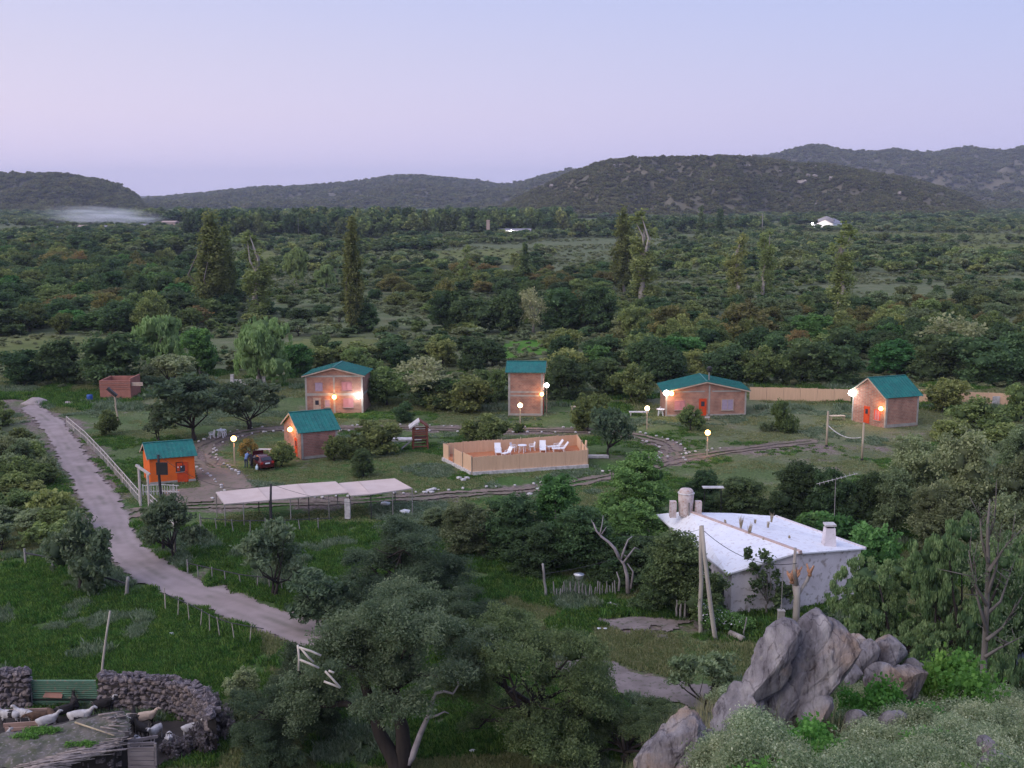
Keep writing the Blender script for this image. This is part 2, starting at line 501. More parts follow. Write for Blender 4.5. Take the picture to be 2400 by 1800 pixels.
def track_wear(X, Y):
    d = dist_line(X, Y, TRACK) + rag(X, Y, 0.4, 12) * 0.7
    rut = np.exp(-((d - .85) / .22) ** 2) * .30
    mid = np.exp(-(d / .34) ** 2) * .75 * smooth(.38, .62, fbm(pts3(X * .25, Y * .25), 3, 21))
    edge = smooth(1.3, 1.9, d) * .6
    return np.clip(rut + mid + edge + rag(X, Y, 2.2, 33) * .35, 0, 1)
sheet('dirt_road', f_track, -68, 0, 56, 165, 0.2, 0.035, DIRT, 'pale dusty two-track road curving down the left side', track_wear)
def f_drive(X, Y):
    d1 = dist_line(X, Y, SPUR_ROAD) + rag(X, Y, 0.9, 5) * 1.4
    d2 = dist_line(X, Y, RING) + rag(X, Y, 0.9, 6) * 1.4
    pad = in_poly(X, Y, G([(455, 1095), (560, 1100), (600, 1150), (560, 1172), (400, 1180), (380, 1150), (470, 1142)]))
    strip = ((np.minimum(dist_line(X, Y, RING), dist_line(X, Y, SPUR_ROAD)) + rag(X, Y, 0.3, 3) * 0.8) < 0.28)
    return (((d1 < .95) | (d2 < 1.05)) & ~strip) | pad
sheet('driveway', f_drive, -48, 48, 92, 140, 0.22, 0.03, DIRT2, 'reddish earth driveway looping round the cabin lawn')
sheet('footpath', lambda X, Y: (dist_line(X, Y, LOWPATH) + rag(X, Y, 0.5, 7) * 2.6 < 1.7) | (in_poly(X + rag(X, Y, .5, 1) * 2, Y + rag(X, Y, .5, 2) * 4, YARD) & (rag(X, Y, 0.9, 9) < 0.12)), 2, 24, 54, 80, 0.12, 0.03, DIRTB, 'pale trodden earth in front of the whitewashed house')

# spur under the camera
sx = np.arange(-14, 34, 0.35); sy = np.arange(-12, 47, 0.35)
X, Y = np.meshgrid(sx, sy); nxx, nyy = len(sx), len(sy); X = X.ravel(); Y = Y.ravel()
Z = np.maximum(hill_z(X, Y), -0.6)
ii = np.arange(nxx * nyy).reshape(nyy, nxx)
F = np.stack([ii[:-1, :-1], ii[:-1, 1:], ii[1:, 1:], ii[1:, :-1]], -1).reshape(-1, 4)
F = F[(Z[F] > -0.5).any(1)]
SPURM = mat('spur_soil', (0.10, 0.09, 0.065), (0.055, 0.065, 0.04), 1.2, 0.95, 0.08, 5.0, 8)
tag(link('hillside', npmesh('hillside', np.stack([X, Y, Z], 1), F, SPURM, smooth=True)), 'stony slope falling away below the viewpoint', None, None, 'structure')

# ---------------------------------------------------------------- hills
def hillmat(name, a, b_, c):
    m, nt, b = principled(name)
    b.inputs['Roughness'].default_value = 1; b.inputs['Specular IOR Level'].default_value = 0.05
    t = N(nt, 'ShaderNodeTexCoord')
    n1 = N(nt, 'ShaderNodeTexNoise'); n1.inputs['Scale'].default_value = 0.006; n1.inputs['Detail'].default_value = 8; n1.inputs['Roughness'].default_value = 0.62
    n2 = N(nt, 'ShaderNodeTexNoise'); n2.inputs['Scale'].default_value = 0.035; n2.inputs['Detail'].default_value = 8
    for n in (n1, n2): nt.links.new(t.outputs['Object'], n.inputs['Vector'])
    r1 = ramp(nt, [(0.35, a), (0.65, b_)]); nt.links.new(n1.outputs['Fac'], r1.inputs[0])
    r2 = ramp(nt, [(0.60, (0, 0, 0)), (0.72, (1, 1, 1))]); nt.links.new(n2.outputs['Fac'], r2.inputs[0])
    mm = N(nt, 'ShaderNodeMixRGB'); mm.inputs[2].default_value = (*c, 1)
    nt.links.new(r2.outputs[0], mm.inputs[0]); nt.links.new(r1.outputs[0], mm.inputs[1]); nt.links.new(mm.outputs[0], b.inputs['Base Color'])
    return m
HM = hillmat('hill_scrubland', (0.115, 0.105, 0.068), (0.165, 0.143, 0.100), (0.25, 0.205, 0.16))
HILLS = {}
def hill(name, prof, Df, Dc, Db, seed, label, power=0.75, relief=0.16, nt_=46):
    """prof: skyline bearings; Df foot, Dc crest, Db back foot ranges"""
    prof = np.array(prof, float)
    px = np.arange(prof[0, 0], prof[-1, 0] + 1, 9.0)
    py = np.interp(px, prof[:, 0], prof[:, 1])
    k = np.ones(5) / 5; py[2:-2] = np.convolve(py, k, 'valid')
    zc = np.array([at_dist(a, b, Dc).z for a, b in zip(px, py)]) - 0.0032 * (Dc - Df) - 3
    slope = (px - 1200) / FPX / math.cos(PITCH)
    ts = np.concatenate([np.linspace(0, 1, nt_), np.linspace(1, 2, nt_ // 3)[1:]])
    T, S = np.meshgrid(ts, np.arange(len(px)))
    Dd = np.where(T <= 1, Df + (Dc - Df) * T, Dc + (Db - Dc) * (T - 1))
    # the foot line wanders and the slope is cut by gullies
    Sx = slope[S]; Xh = Sx * Dd; Zc = zc[S]
    prf = np.where(T <= 1, np.sin(np.clip(T, 0, 1) * math.pi / 2) ** (1 / power), np.cos(np.clip(T - 1, 0, 1) * math.pi / 2) ** 1.2)
    P = np.stack([Xh.ravel(), Dd.ravel() * 0.6, np.zeros(Xh.size)], 1)
    sc = 1.0 / (0.16 * (Dc - Df) + 60)
    rg = 1 - np.abs(fbm(P * sc * 1.2, 5, seed) - 0.5) * 2
    rg = (rg.reshape(T.shape) - 0.8)
    body = np.clip(T, 0, 1) * (1 - np.clip(T, 0, 1)) ** 1.6 * 5.2 * (T <= 1)
    Zh = (Zc + 4) * prf + rg * relief * Zc * 3.2 * body - 4
    Zh += (fbm(P * sc * 7, 3, seed + 3).reshape(T.shape) - 0.5) * 0.02 * Zc * np.clip(T * 3, 0, 1)
    V = np.stack([Xh.ravel(), Dd.ravel(), Zh.ravel()], 1)
    a, b = T.shape
    ii = np.arange(a * b).reshape(a, b)
    F = np.stack([ii[:-1, :-1], ii[1:, :-1], ii[1:, 1:], ii[:-1, 1:]], -1).reshape(-1, 4)
    o = link(name, npmesh(name, V, F, HM, smooth=True))
    tag(o, label, None, None, 'structure')
    HILLS[label] = (V.reshape(a, b, 3), T)
    return V.reshape(a, b, 3)
hA = hill('hill', [(-500, 425), (-250, 395), (-100, 402), (0, 410), (65, 408), (163, 409), (217, 415), (271, 424), (315, 440), (347, 464), (374, 496), (386, 506)], 1900, 2500, 3600, 3, 'rounded wooded hill on the left behind the smoke', .75, .3)
hB = hill('hill', [(250, 470), (330, 470), (358, 466), (430, 460), (510, 453), (586, 443), (651, 438), (672, 441), (716, 438), (760, 436), (847, 426), (900, 419), (938, 412), (987, 414), (1042, 419), (1107, 424), (1161, 430), (1188, 435), (1204, 429), (1248, 420), (1275, 411), (1291, 414), (1318, 402), (1345, 397), (1400, 398), (1500, 400), (1560, 430)], 2600, 4200, 5600, 8, 'low blue range across the middle distance', .75, .3)
hC = hill('hill', [(1130, 506), (1172, 486), (1215, 462), (1259, 441), (1302, 421), (1345, 401), (1400, 381), (1465, 374), (1540, 370), (1627, 366), (1693, 363), (1758, 370), (1844, 383), (1931, 389), (2007, 400), (2094, 415), (2159, 432), (2213, 450), (2268, 478), (2310, 506)], 1500, 2150, 3000, 13, 'broad scrub covered hill with pale rock outcrops', 0.8, .34)
hD = hill('hill', [(1500, 420), (1620, 395), (1700, 378), (1758, 367), (1823, 358), (1855, 345), (1899, 342), (1942, 355), (1986, 357), (2029, 358), (2062, 352), (2116, 358), (2159, 358), (2192, 349), (2246, 347), (2289, 356), (2333, 352), (2376, 337), (2400, 329), (2470, 318), (2600, 325), (2900, 300)], 2300, 4200, 5600, 19, 'long ridge of high hills closing the right side', 0.42, 0.24)
hE = hill('hill', [(150, 459), (330, 457.5), (480, 457), (560, 458), (800, 459)], 6800, 7600, 8500, 23, 'faint flat tableland on the horizon', 0.8, 0.02)

# air
hz = MB(); hz.box((0, 5700, 145), (18400, 12800, 310))
hzm = bpy.data.materials.new('air'); hzm.use_nodes = True
hnt = hzm.node_tree; hnt.nodes.clear()
ho = N(hnt, 'ShaderNodeOutputMaterial'); hv = N(hnt, 'ShaderNodeVolumePrincipled')
hv.inputs['Color'].default_value = (0.72, 0.78, 1.0, 1); hv.inputs['Density'].default_value = 0.000082; hv.inputs['Anisotropy'].default_value = 0.0
hnt.links.new(hv.outputs[0], ho.inputs['Volume'])
tag(hz.build('haze', hzm), 'thin bluish evening haze filling the valley', None, None, 'stuff')
# ================================================================ PLANTS
def rot_frames(rng, n, up=0.3):
    v = rng.normal(size=(n, 3)); v[:, 2] = v[:, 2] + up * 1.5 * np.sign(v[:, 2] + 1e-9)
    v /= np.linalg.norm(v, axis=1)[:, None]
    t = np.cross(v, rng.normal(size=(n, 3))); t /= np.linalg.norm(t, axis=1)[:, None] + 1e-9
    return v, t, np.cross(v, t)
def leaves(rng, C, size, el=1.7, up=0.3, axis=None):
    n = len(C)
    v, t, b = rot_frames(rng, n, up)
    if axis is not None:
        t = axis + rng.normal(size=(n, 3)) * 0.25; t /= np.linalg.norm(t, axis=1)[:, None]
        b = np.cross(t, v); b /= np.linalg.norm(b, axis=1)[:, None] + 1e-9
    s = (size * rng.uniform(0.6, 1.4, n))[:, None]
    V = np.stack([C - t * s * el * .5, C + b * s * .5, C + t * s * el * .5, C - b * s * .5], 1).reshape(-1, 3)
    return V, np.arange(n * 4).reshape(-1, 4)
def crown(rng, blobs, n, leaf, clump=0.55, per=45, el=1.7, up=0.3, shell=0.22, flat=0.6, bottom=0.55, core=0.62, droop=0.0, light_up=0.0):
    """blobs (k,6): centre + radii -> leaf clumps near the blob surfaces, V,F,tint"""
    B = np.asarray(blobs, float)
    area = (B[:, 3] * B[:, 4] + B[:, 3] * B[:, 5]) ; area /= area.sum()
    nc = max(4, int(n / per))
    k = rng.choice(len(B), nc, p=area)
    d = rng.normal(size=(nc, 3)); d /= np.linalg.norm(d, axis=1)[:, None]
    low = d[:, 2] < -0.15
    flip = low & (rng.uniform(size=nc) < bottom); d[flip, 2] *= -1
    r = 1 - np.abs(rng.normal(0, shell, nc)); r = np.clip(r, 0.15, 1.0) + rng.normal(0, 0.05, nc)
    CC = B[k, :3] + d * B[k, 3:] * r[:, None]
    ct = np.clip(rng.normal(0.5, 0.22, nc), 0, 1)
    per_c = np.maximum(3, (per * rng.uniform(0.5, 1.6, nc))).astype(int)
    ci = np.repeat(np.arange(nc), per_c)
    m = len(ci)
    g = rng.normal(size=(m, 3)); g /= np.linalg.norm(g, axis=1)[:, None]; g *= (rng.uniform(size=(m, 1)) ** 0.5)
    cs = clump * rng.uniform(0.6, 1.35, nc)
    C = CC[ci] + g * cs[ci][:, None] * np.array([1, 1, flat])
    ax = None
    if droop:
        h = rng.uniform(0, 1, m) ** 1.2
        C = CC[ci] + g * cs[ci][:, None] * np.array([0.45, 0.45, 0.3]); C[:, 2] -= h * droop * rng.uniform(0.5, 1.0, nc)[ci]
        ax = np.tile(np.array([0, 0, -1.0]), (m, 1))
    C[:, 2] = np.maximum(C[:, 2], 0.05)
    V, F = leaves(rng, C, leaf, el, up, ax)
    tint = np.repeat(np.clip(ct[ci] * 0.6 + rng.uniform(0, 1, m) * 0.4, 0, 1), 4)
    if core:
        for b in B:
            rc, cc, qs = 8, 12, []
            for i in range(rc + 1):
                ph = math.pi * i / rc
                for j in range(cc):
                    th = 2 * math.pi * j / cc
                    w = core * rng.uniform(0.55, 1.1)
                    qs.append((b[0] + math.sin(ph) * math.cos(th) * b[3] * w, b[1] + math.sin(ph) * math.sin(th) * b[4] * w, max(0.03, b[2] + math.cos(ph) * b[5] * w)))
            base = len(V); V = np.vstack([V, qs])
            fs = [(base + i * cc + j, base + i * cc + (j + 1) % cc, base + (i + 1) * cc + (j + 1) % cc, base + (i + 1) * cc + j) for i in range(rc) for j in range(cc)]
            F = np.vstack([F, fs]); tint = np.append(tint, rng.uniform(0.0, 0.2, len(qs)))  # inner core tinted dark, painting in the shade inside the crown
    return V, F, tint
def limbs(rng, base_r, fork, tips, lean=(0, 0), wob=0.12, n=7, stems=1, sub=0):
    """tapered trunk to a fork, then limbs out to the tips"""
    m = MB()
    for s in range(stems):
        o = Vector((rng.uniform(-.3, .3), rng.uniform(-.3, .3), 0)) * (stems > 1)
        f = Vector((lean[0], lean[1], fork)) + o * 3
        P = []; Rr = []
        for i in range(6):
            t = i / 5
            P.append(o.lerp(f, t) + Vector((rng.normal(), rng.normal(), 0)) * wob * fork * 0.35 * (0 < i < 5)); Rr.append(base_r * (1.25 - 0.25 * min(1, t * 3) - 0.42 * t))
        P[0].z = -0.25
        m.tube(P, Rr, n)
        for j, tp in enumerate(tips):
            if j % stems != s: continue
            tp = Vector(tp); st = P[-1] if rng.uniform() < 0.7 else P[-2]
            mid = st.lerp(tp, 0.5) + Vector((rng.normal(), rng.normal(), rng.normal() * 0.5)) * wob * (tp - st).length + Vector((0, 0, -0.05 * (tp - st).length))
            q = [st, st.lerp(mid, .5), mid, mid.lerp(tp, .55) + Vector((rng.normal(), rng.normal(), 0)) * wob * .3, tp]
            r0 = base_r * rng.uniform(0.40, 0.62)
            m.tube(q, [r0, r0 * .8, r0 * .6, r0 * .38, r0 * .12], 5)
            for u in range(sub):
                a = q[2].lerp(q[4], rng.uniform(0, .8)); L = (tp - st).length * rng.uniform(.25, .5)
                dv = Vector((rng.normal(), rng.normal(), rng.normal() * .6 + .3)).normalized()
                m.tube([a, a + dv * L * .5 + Vector((0, 0, -.03 * L)), a + dv * L + Vector((rng.normal(), rng.normal(), rng.normal())) * .1 * L], [r0 * .3, r0 * .2, r0 * .06], 4)
    return m

BARK = mat('bark_dark', (0.050, 0.040, 0.036), (0.026, 0.021, 0.020), 3.0, 0.95, 0.03, 14, 8, stretch=(1, 1, .25))
BARKG = mat('bark_grey', (0.20, 0.18, 0.165), (0.11, 0.095, 0.085), 3.0, 0.95, 0.03, 14, 8, stretch=(1, 1, .25))
BARKW = mat('bark_pale', (0.42, 0.38, 0.34), (0.26, 0.22, 0.20), 2.0, 0.9, 0.02, 14, 8, stretch=(1, 1, .3))
L_GREY = leafmat('leaf_grey_green', (0.070, 0.092, 0.046), (0.150, 0.182, 0.095), (0.310, 0.345, 0.190))
L_OLIVE = leafmat('leaf_olive', (0.060, 0.084, 0.030), (0.138, 0.172, 0.062), (0.305, 0.340, 0.125))
L_DARK = leafmat('leaf_dark', (0.031, 0.056, 0.025), (0.070, 0.112, 0.048), (0.140, 0.196, 0.081))
L_GREEN = leafmat('leaf_green', (0.035, 0.084, 0.025), (0.081, 0.168, 0.050), (0.182, 0.308, 0.098))
L_WILLOW = leafmat('leaf_willow', (0.110, 0.165, 0.060), (0.215, 0.295, 0.120), (0.340, 0.420, 0.190), 0.1)
L_AUTUMN = leafmat('leaf_turning', (0.070, 0.076, 0.028), (0.150, 0.142, 0.055), (0.290, 0.210, 0.080))
L_POPLAR = leafmat('leaf_poplar', (0.080, 0.105, 0.038), (0.175, 0.205, 0.075), (0.310, 0.330, 0.125))
L_DARKP = leafmat('leaf_poplar_dense', (0.055, 0.074, 0.028), (0.120, 0.142, 0.052), (0.230, 0.245, 0.092), 0.1)
L_GREENTH = leafmat('leaf_thorn_green', (0.040, 0.066, 0.028), (0.112, 0.152, 0.066), (0.225, 0.268, 0.120))
L_PALE = leafmat('leaf_pale', (0.140, 0.154, 0.084), (0.266, 0.280, 0.154), (0.420, 0.406, 0.238))
L_THORN = leafmat('leaf_thorn', (0.036, 0.058, 0.034), (0.088, 0.122, 0.070), (0.175, 0.208, 0.125))
L_HILL = leafmat('leaf_hill_scrub', (0.060, 0.060, 0.026), (0.115, 0.112, 0.046), (0.190, 0.180, 0.076))
L_LOW = leafmat('leaf_low_weeds', (0.120, 0.138, 0.074), (0.205, 0.225, 0.120), (0.300, 0.315, 0.180))
L_SAGE = leafmat('leaf_sage', (0.055, 0.085, 0.042), (0.210, 0.250, 0.150), (0.560, 0.570, 0.400), 0.12)
L_HERB = leafmat('leaf_herb', (0.035, 0.098, 0.021), (0.084, 0.196, 0.042), (0.182, 0.350, 0.084), 0.12)
L_FEATHER = leafmat('leaf_feathery', (0.030, 0.056, 0.026), (0.092, 0.142, 0.062), (0.240, 0.300, 0.135))

PROTO = {}
def add_proto(kind, rng, V, F, tint, lm, trunk, bm_, w, h):
    c = npmesh('crown', V, F, lm, tint)
    t = trunk.mesh('trunk', bm_, True) if trunk else None
    PROTO.setdefault(kind, []).append(dict(crown=c, trunk=t, w=w, h=h))
def rnd_blobs(rng, k, Rw, z0, z1, br, bz):
    out_ = []
    for i in range(k):
        a = rng.uniform(0, 2 * math.pi); r = Rw * math.sqrt(rng.uniform(0, 1)) * 0.8
        z = rng.uniform(z0, z1) - 0.35 * (z1 - z0) * (r / Rw) ** 2
        s = br * rng.uniform(0.7, 1.25)
        out_.append((math.cos(a) * r, math.sin(a) * r, z, s, s, s * bz))
    return out_
def make_protos():
    for v in range(3):
        rng = np.random.RandomState(100 + v)
        # thorn tree: spreading layered umbrella, 6 m wide 4.6 m high
        b = rnd_blobs(rng, 14, 2.9, 1.7, 4.0, 1.1, 0.55)
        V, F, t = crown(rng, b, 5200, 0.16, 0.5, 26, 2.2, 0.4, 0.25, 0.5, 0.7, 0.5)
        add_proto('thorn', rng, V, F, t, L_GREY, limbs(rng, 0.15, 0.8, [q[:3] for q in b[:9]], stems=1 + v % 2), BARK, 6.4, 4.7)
        # round bushy tree 5 x 4.5
        b = rnd_blobs(rng, 12, 2.1, 0.9, 3.4, 1.2, 0.8)
        V, F, t = crown(rng, b, 5200, 0.18, 0.45, 24, 1.7, 0.3, 0.18, 0.7, 0.5, 0.66)
        add_proto('bushy', rng, V, F, t, L_OLIVE, limbs(rng, 0.16, 1.2, [q[:3] for q in b[:5]]), BARK, 5.6, 4.7)
        # dark broadleaf 6 x 7
        b = rnd_blobs(rng, 15, 2.5, 1.1, 5.6, 1.5, 0.85)
        V, F, t = crown(rng, b, 6500, 0.24, 0.6, 22, 1.6, 0.3, 0.16, 0.7, 0.45, 0.7)
        add_proto('dark', rng, V, F, t, L_DARK, limbs(rng, 0.22, 1.8, [q[:3] for q in b[:6]]), BARK, 6.8, 7.2)
        # green broadleaf, big leaves
        V, F, t = crown(rng, b, 7500, 0.25, 0.55, 20, 1.4, 0.5, 0.15, 0.6, 0.45, 0.7)
        add_proto('green', rng, V, F, t, L_GREEN, limbs(rng, 0.22, 1.8, [q[:3] for q in b[:6]]), BARKG, 6.8, 7.2)
        # willow 8 x 8
        b = rnd_blobs(rng, 14, 2.9, 2.6, 6.0, 1.5, 0.8)
        V, F, t = crown(rng, b, 12000, 0.13, 0.6, 40, 2.6, 0.2, 0.14, 0.6, 0.75, 0.72, droop=0.85)
        add_proto('willow', rng, V, F, t, L_WILLOW, limbs(rng, 0.28, 2.2, [q[:3] for q in b[:6]]), BARKG, 8.2, 7.6)
        # poplar 4.5 x 20, thick column
        b = []
        for i in range(16):
            z = 2.2 + 17.0 * i / 15; rr = 1.7 * math.sin(min(1, (z - 0.6) / 7) * math.pi / 2) * (1 - max(0, (z - 9) / 12.5)) ** 0.75 + 0.22
            a = rng.uniform(0, 6.28); b.append((math.cos(a) * .4, math.sin(a) * .4, z, rr * .95, rr * .95, 1.9))
        V, F, t = crown(rng, b, 6500, 0.26, 0.6, 24, 1.9, 0.0, 0.15, 1.9, 0.3, 0.6)
        add_proto('poplar', rng, V, F, t, L_DARKP, limbs(rng, 0.3, 4.0, [(0, 0, 18), (.5, 0, 12), (-.4, .2, 13)]), BARKG, 4.4, 20.5)
        # open poplar with pale trunk 5 x 20
        b = []
        for i in range(13):
            z = 5.5 + 14.0 * (i + rng.uniform(-.4, .4)) / 12; rr = 1.25 * (1 - max(0, (z - 12) / 11)) + 0.1
            a = rng.uniform(0, 6.28); q = rng.uniform(.4, 1.2); b.append((math.cos(a) * q, math.sin(a) * q, z, rr * .8, rr * .8, 1.2))
        b += [(1.0, .3, 2.6, 1.1, 1.1, 1.6), (-.9, .2, 3.0, 1.0, 1.0, 1.5)]
        V, F, t = crown(rng, b, 5200, 0.25, 0.7, 22, 1.8, 0.0, 0.3, 1.3, 0.2, 0.35)
        add_proto('openpoplar', rng, V, F, t, L_POPLAR, limbs(rng, 0.38, 12, [(q[0], q[1], q[2]) for q in b[4:13]], wob=0.04), BARKW, 4.6, 20.5)
        # turning leaves 6 x 6
        b = rnd_blobs(rng, 9, 2.4, 2.2, 5.0, 1.3, 0.8)
        V, F, t = crown(rng, b, 3800, 0.24, 0.7, 20, 1.6, 0.3, 0.25, 0.7, 0.4, 0.5)
        add_proto('turning', rng, V, F, t, L_AUTUMN, limbs(rng, 0.2, 1.8, [q[:3] for q in b[:7]]), BARKG, 6.6, 6.4)
        # sparse pale crown with visible twigs
        V, F, t = crown(rng, b, 1900, 0.22, 0.7, 14, 1.6, 0.3, 0.3, 0.7, 0.4, 0)
        add_proto('pale', rng, V, F, t, L_PALE, limbs(rng, 0.22, 2.0, [q[:3] for q in b], sub=5), BARKW, 6.6, 6.4)
        # low shrub 3 x 1.8
        b = rnd_blobs(rng, 6, 1.1, 0.5, 1.1, 0.75, 0.7)
        V, F, t = crown(rng, b, 2200, 0.13, 0.3, 20, 1.8, 0.3, 0.2, 0.7, 0.3, 0.6)
        add_proto('shrub', rng, V, F, t, L_GREY, None, None, 3.2, 1.8)
        V, F, t = crown(rng, b, 2200, 0.14, 0.3, 20, 1.6, 0.3, 0.2, 0.7, 0.3, 0.6)
        add_proto('greenshrub', rng, V, F, t, L_OLIVE, None, None, 3.2, 1.8)
        V, F, t = crown(rng, b, 2600, 0.17, 0.3, 20, 1.3, 0.6, 0.15, 0.7, 0.3, 0.7)
        add_proto('vine', rng, V, F, t, L_GREEN, None, None, 3.2, 1.8)
        # cypress
        b = [(0, 0, 1 + i * 1.1, 1.0 * (1 - i / 9.5) + .1, 1.0 * (1 - i / 9.5) + .1, 1.0) for i in range(8)]
        V, F, t = crown(rng, b, 1500, 0.3, 0.4, 14, 1.6, 0, 0.12, 1.5, 0.2, 0.8)
        add_proto('cypress', rng, V, F, t, L_DARK, limbs(rng, 0.15, 1.5, [(0, 0, 6)]), BARK, 2.4, 9.4)
    # foreground trees: many more, finer leaves
    for v in range(3):
        rng = np.random.RandomState(300 + v)
        b = rnd_blobs(rng, 30, 4.1, 1.5, 5.7, 1.15, 0.55)
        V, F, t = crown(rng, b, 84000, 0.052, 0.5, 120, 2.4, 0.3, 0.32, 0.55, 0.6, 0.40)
        add_proto('bigthorn', rng, V, F, t, L_THORN, limbs(rng, 0.30, 1.7, [q[:3] for q in b[:14]], stems=2, wob=0.2, sub=3), BARK, 9.0, 6.6)
    rng = np.random.RandomState(320)
    b = [(-3.6, 0, 3.4, 1.5, 1.3, .8), (-2.6, .4, 4.6, 1.6, 1.5, .8), (-4.4, -.3, 2.6, 1.0, 1.0, .6), (3.0, .3, 4.4, 1.4, 1.3, .8), (3.8, 0, 5.2, 1.1, 1.1, .7)] + [(q[0], q[1], q[2] + 1.3, q[3], q[4], q[5]) for q in rnd_blobs(rng, 24, 3.7, 2.8, 6.0, 1.2, 0.55)]
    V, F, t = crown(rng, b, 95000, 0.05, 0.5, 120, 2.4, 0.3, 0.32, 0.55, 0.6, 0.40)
    m = MB()
    m.tube([(0, 0, -.3), (-.15, 0, .5), (-.8, .1, 1.6), (-1.2, .1, 3.0), (-1.7, .2, 4.6)], [.42, .36, .28, .24, .12], 9)
    m.tube([(.05, 0, -.3), (.2, 0, .6), (.15, .1, 1.8), (-.25, .2, 3.2), (-.1, .1, 5.4)], [.40, .36, .30, .24, .10], 9)
    m.tube([(-1.0, .1, 2.2), (-2.2, -.1, 3.0), (-3.6, -.2, 2.9), (-5.0, 0, 2.3)], [.2, .15, .1, .04], 6)
    for q in b[5:20]: m.tube([(-.3, .15, 3.4), Vector((-.3, .15, 3.6)).lerp(Vector(q[:3]), .5) + Vector((0, 0, .3)), q[:3]], [.14, .08, .03], 5)
    add_proto('hero', rng, V, F, t, L_THORN, m, BARK, 10.6, 8.3)
    for v in range(2):
        rng = np.random.RandomState(330 + v)
        b = rnd_blobs(rng, 34, 4.4, 1.2, 9.0, 1.5, 0.62)
        V, F, t = crown(rng, b, 70000, 0.085, 0.55, 90, 2.8, 0.3, 0.22, 0.45, 0.6, 0.42, droop=0.35)
        add_proto('feather', rng, V, F, t, L_FEATHER, limbs(rng, 0.35, 2.6, [q[:3] for q in b[:12]], wob=0.15), BARK, 10.5, 10.6)
    for v in range(2):
        rng = np.random.RandomState(350 + v)
        b = rnd_blobs(rng, 19, 2.8, 0.9, 5.8, 1.4, 0.75)
        V, F, t = crown(rng, b, 22000, 0.15, 0.5, 36, 1.5, 0.5, 0.15, 0.6, 0.5, 0.68)
        add_proto('mulberry', rng, V, F, t, L_GREEN, limbs(rng, 0.25, 1.8, [q[:3] for q in b[:6]]), BARKG, 7.4, 7.2)
        V, F, t = crown(rng, b, 22000, 0.14, 0.5, 36, 1.6, 0.5, 0.15, 0.6, 0.5, 0.68)
        add_proto('grove', rng, V, F, t, L_DARK, limbs(rng, 0.25, 1.8, [q[:3] for q in b[:6]]), BARK, 7.4, 7.2)
        V, F, t = crown(rng, b, 20000, 0.13, 0.5, 36, 1.8, 0.3, 0.2, 0.6, 0.5, 0.6)
        add_proto('greygrove', rng, V, F, t, L_GREY, limbs(rng, 0.25, 1.8, [q[:3] for q in b[:8]]), BARK, 7.4, 7.2)
make_protos()
PROTO['biggreen'] = []
for k_, s_, m_ in (('darkthorn', 'thorn', L_THORN), ('darkbushy', 'bushy', L_THORN)):
    PROTO[k_] = []
    for p_ in PROTO[s_]:
        c_ = p_['crown'].copy(); c_.materials.clear(); c_.materials.append(m_); PROTO[k_].append(dict(crown=c_, trunk=p_['trunk'], w=p_['w'], h=p_['h']))
for p_ in PROTO['bigthorn']:
    c_ = p_['crown'].copy(); c_.materials.clear(); c_.materials.append(L_GREENTH); PROTO['biggreen'].append(dict(crown=c_, trunk=p_['trunk'], w=p_['w'], h=p_['h']))

NT = [0]
def tree(kind, px, pyb, pyt, wpx, label, cat='tree', group=None, name=None, var=None, rz=None, loc=None, lean=0.0):
    """a tree whose foot, height and spread are read off three bearings"""
    NT[0] += 1
    P = PROTO[kind]; p = P[(NT[0] * 7 + 3) % len(P) if var is None else var]
    L = at(px, pyb) if loc is None else Vector(loc)
    h = at_dist(px, pyt, L.y).z - L.z
    w = wpx / ppm((L.x, L.y, h * .5))
    return put_tree(p, L, w, h, label, cat, group, name or ('tree' if p['trunk'] else 'shrub'), rz)
def put_tree(p, L, w, h, label, cat='tree', group=None, name='tree', rz=None):
    rz = random.uniform(0, 6.28) if rz is None else rz
    s = (w / p['w'], w / p['w'] * random.uniform(.92, 1.08), h / p['h'])
    if p['trunk'] is None:
        o = link(name, p['crown'], None, L); o.rotation_euler = (0, 0, rz); o.scale = s
        return tag(o, label, cat, group)
    o = thing(name, label, cat, L, rz, group); o.scale = s
    link('crown', p['crown'], o); link('trunk', p['trunk'], o)
    return o

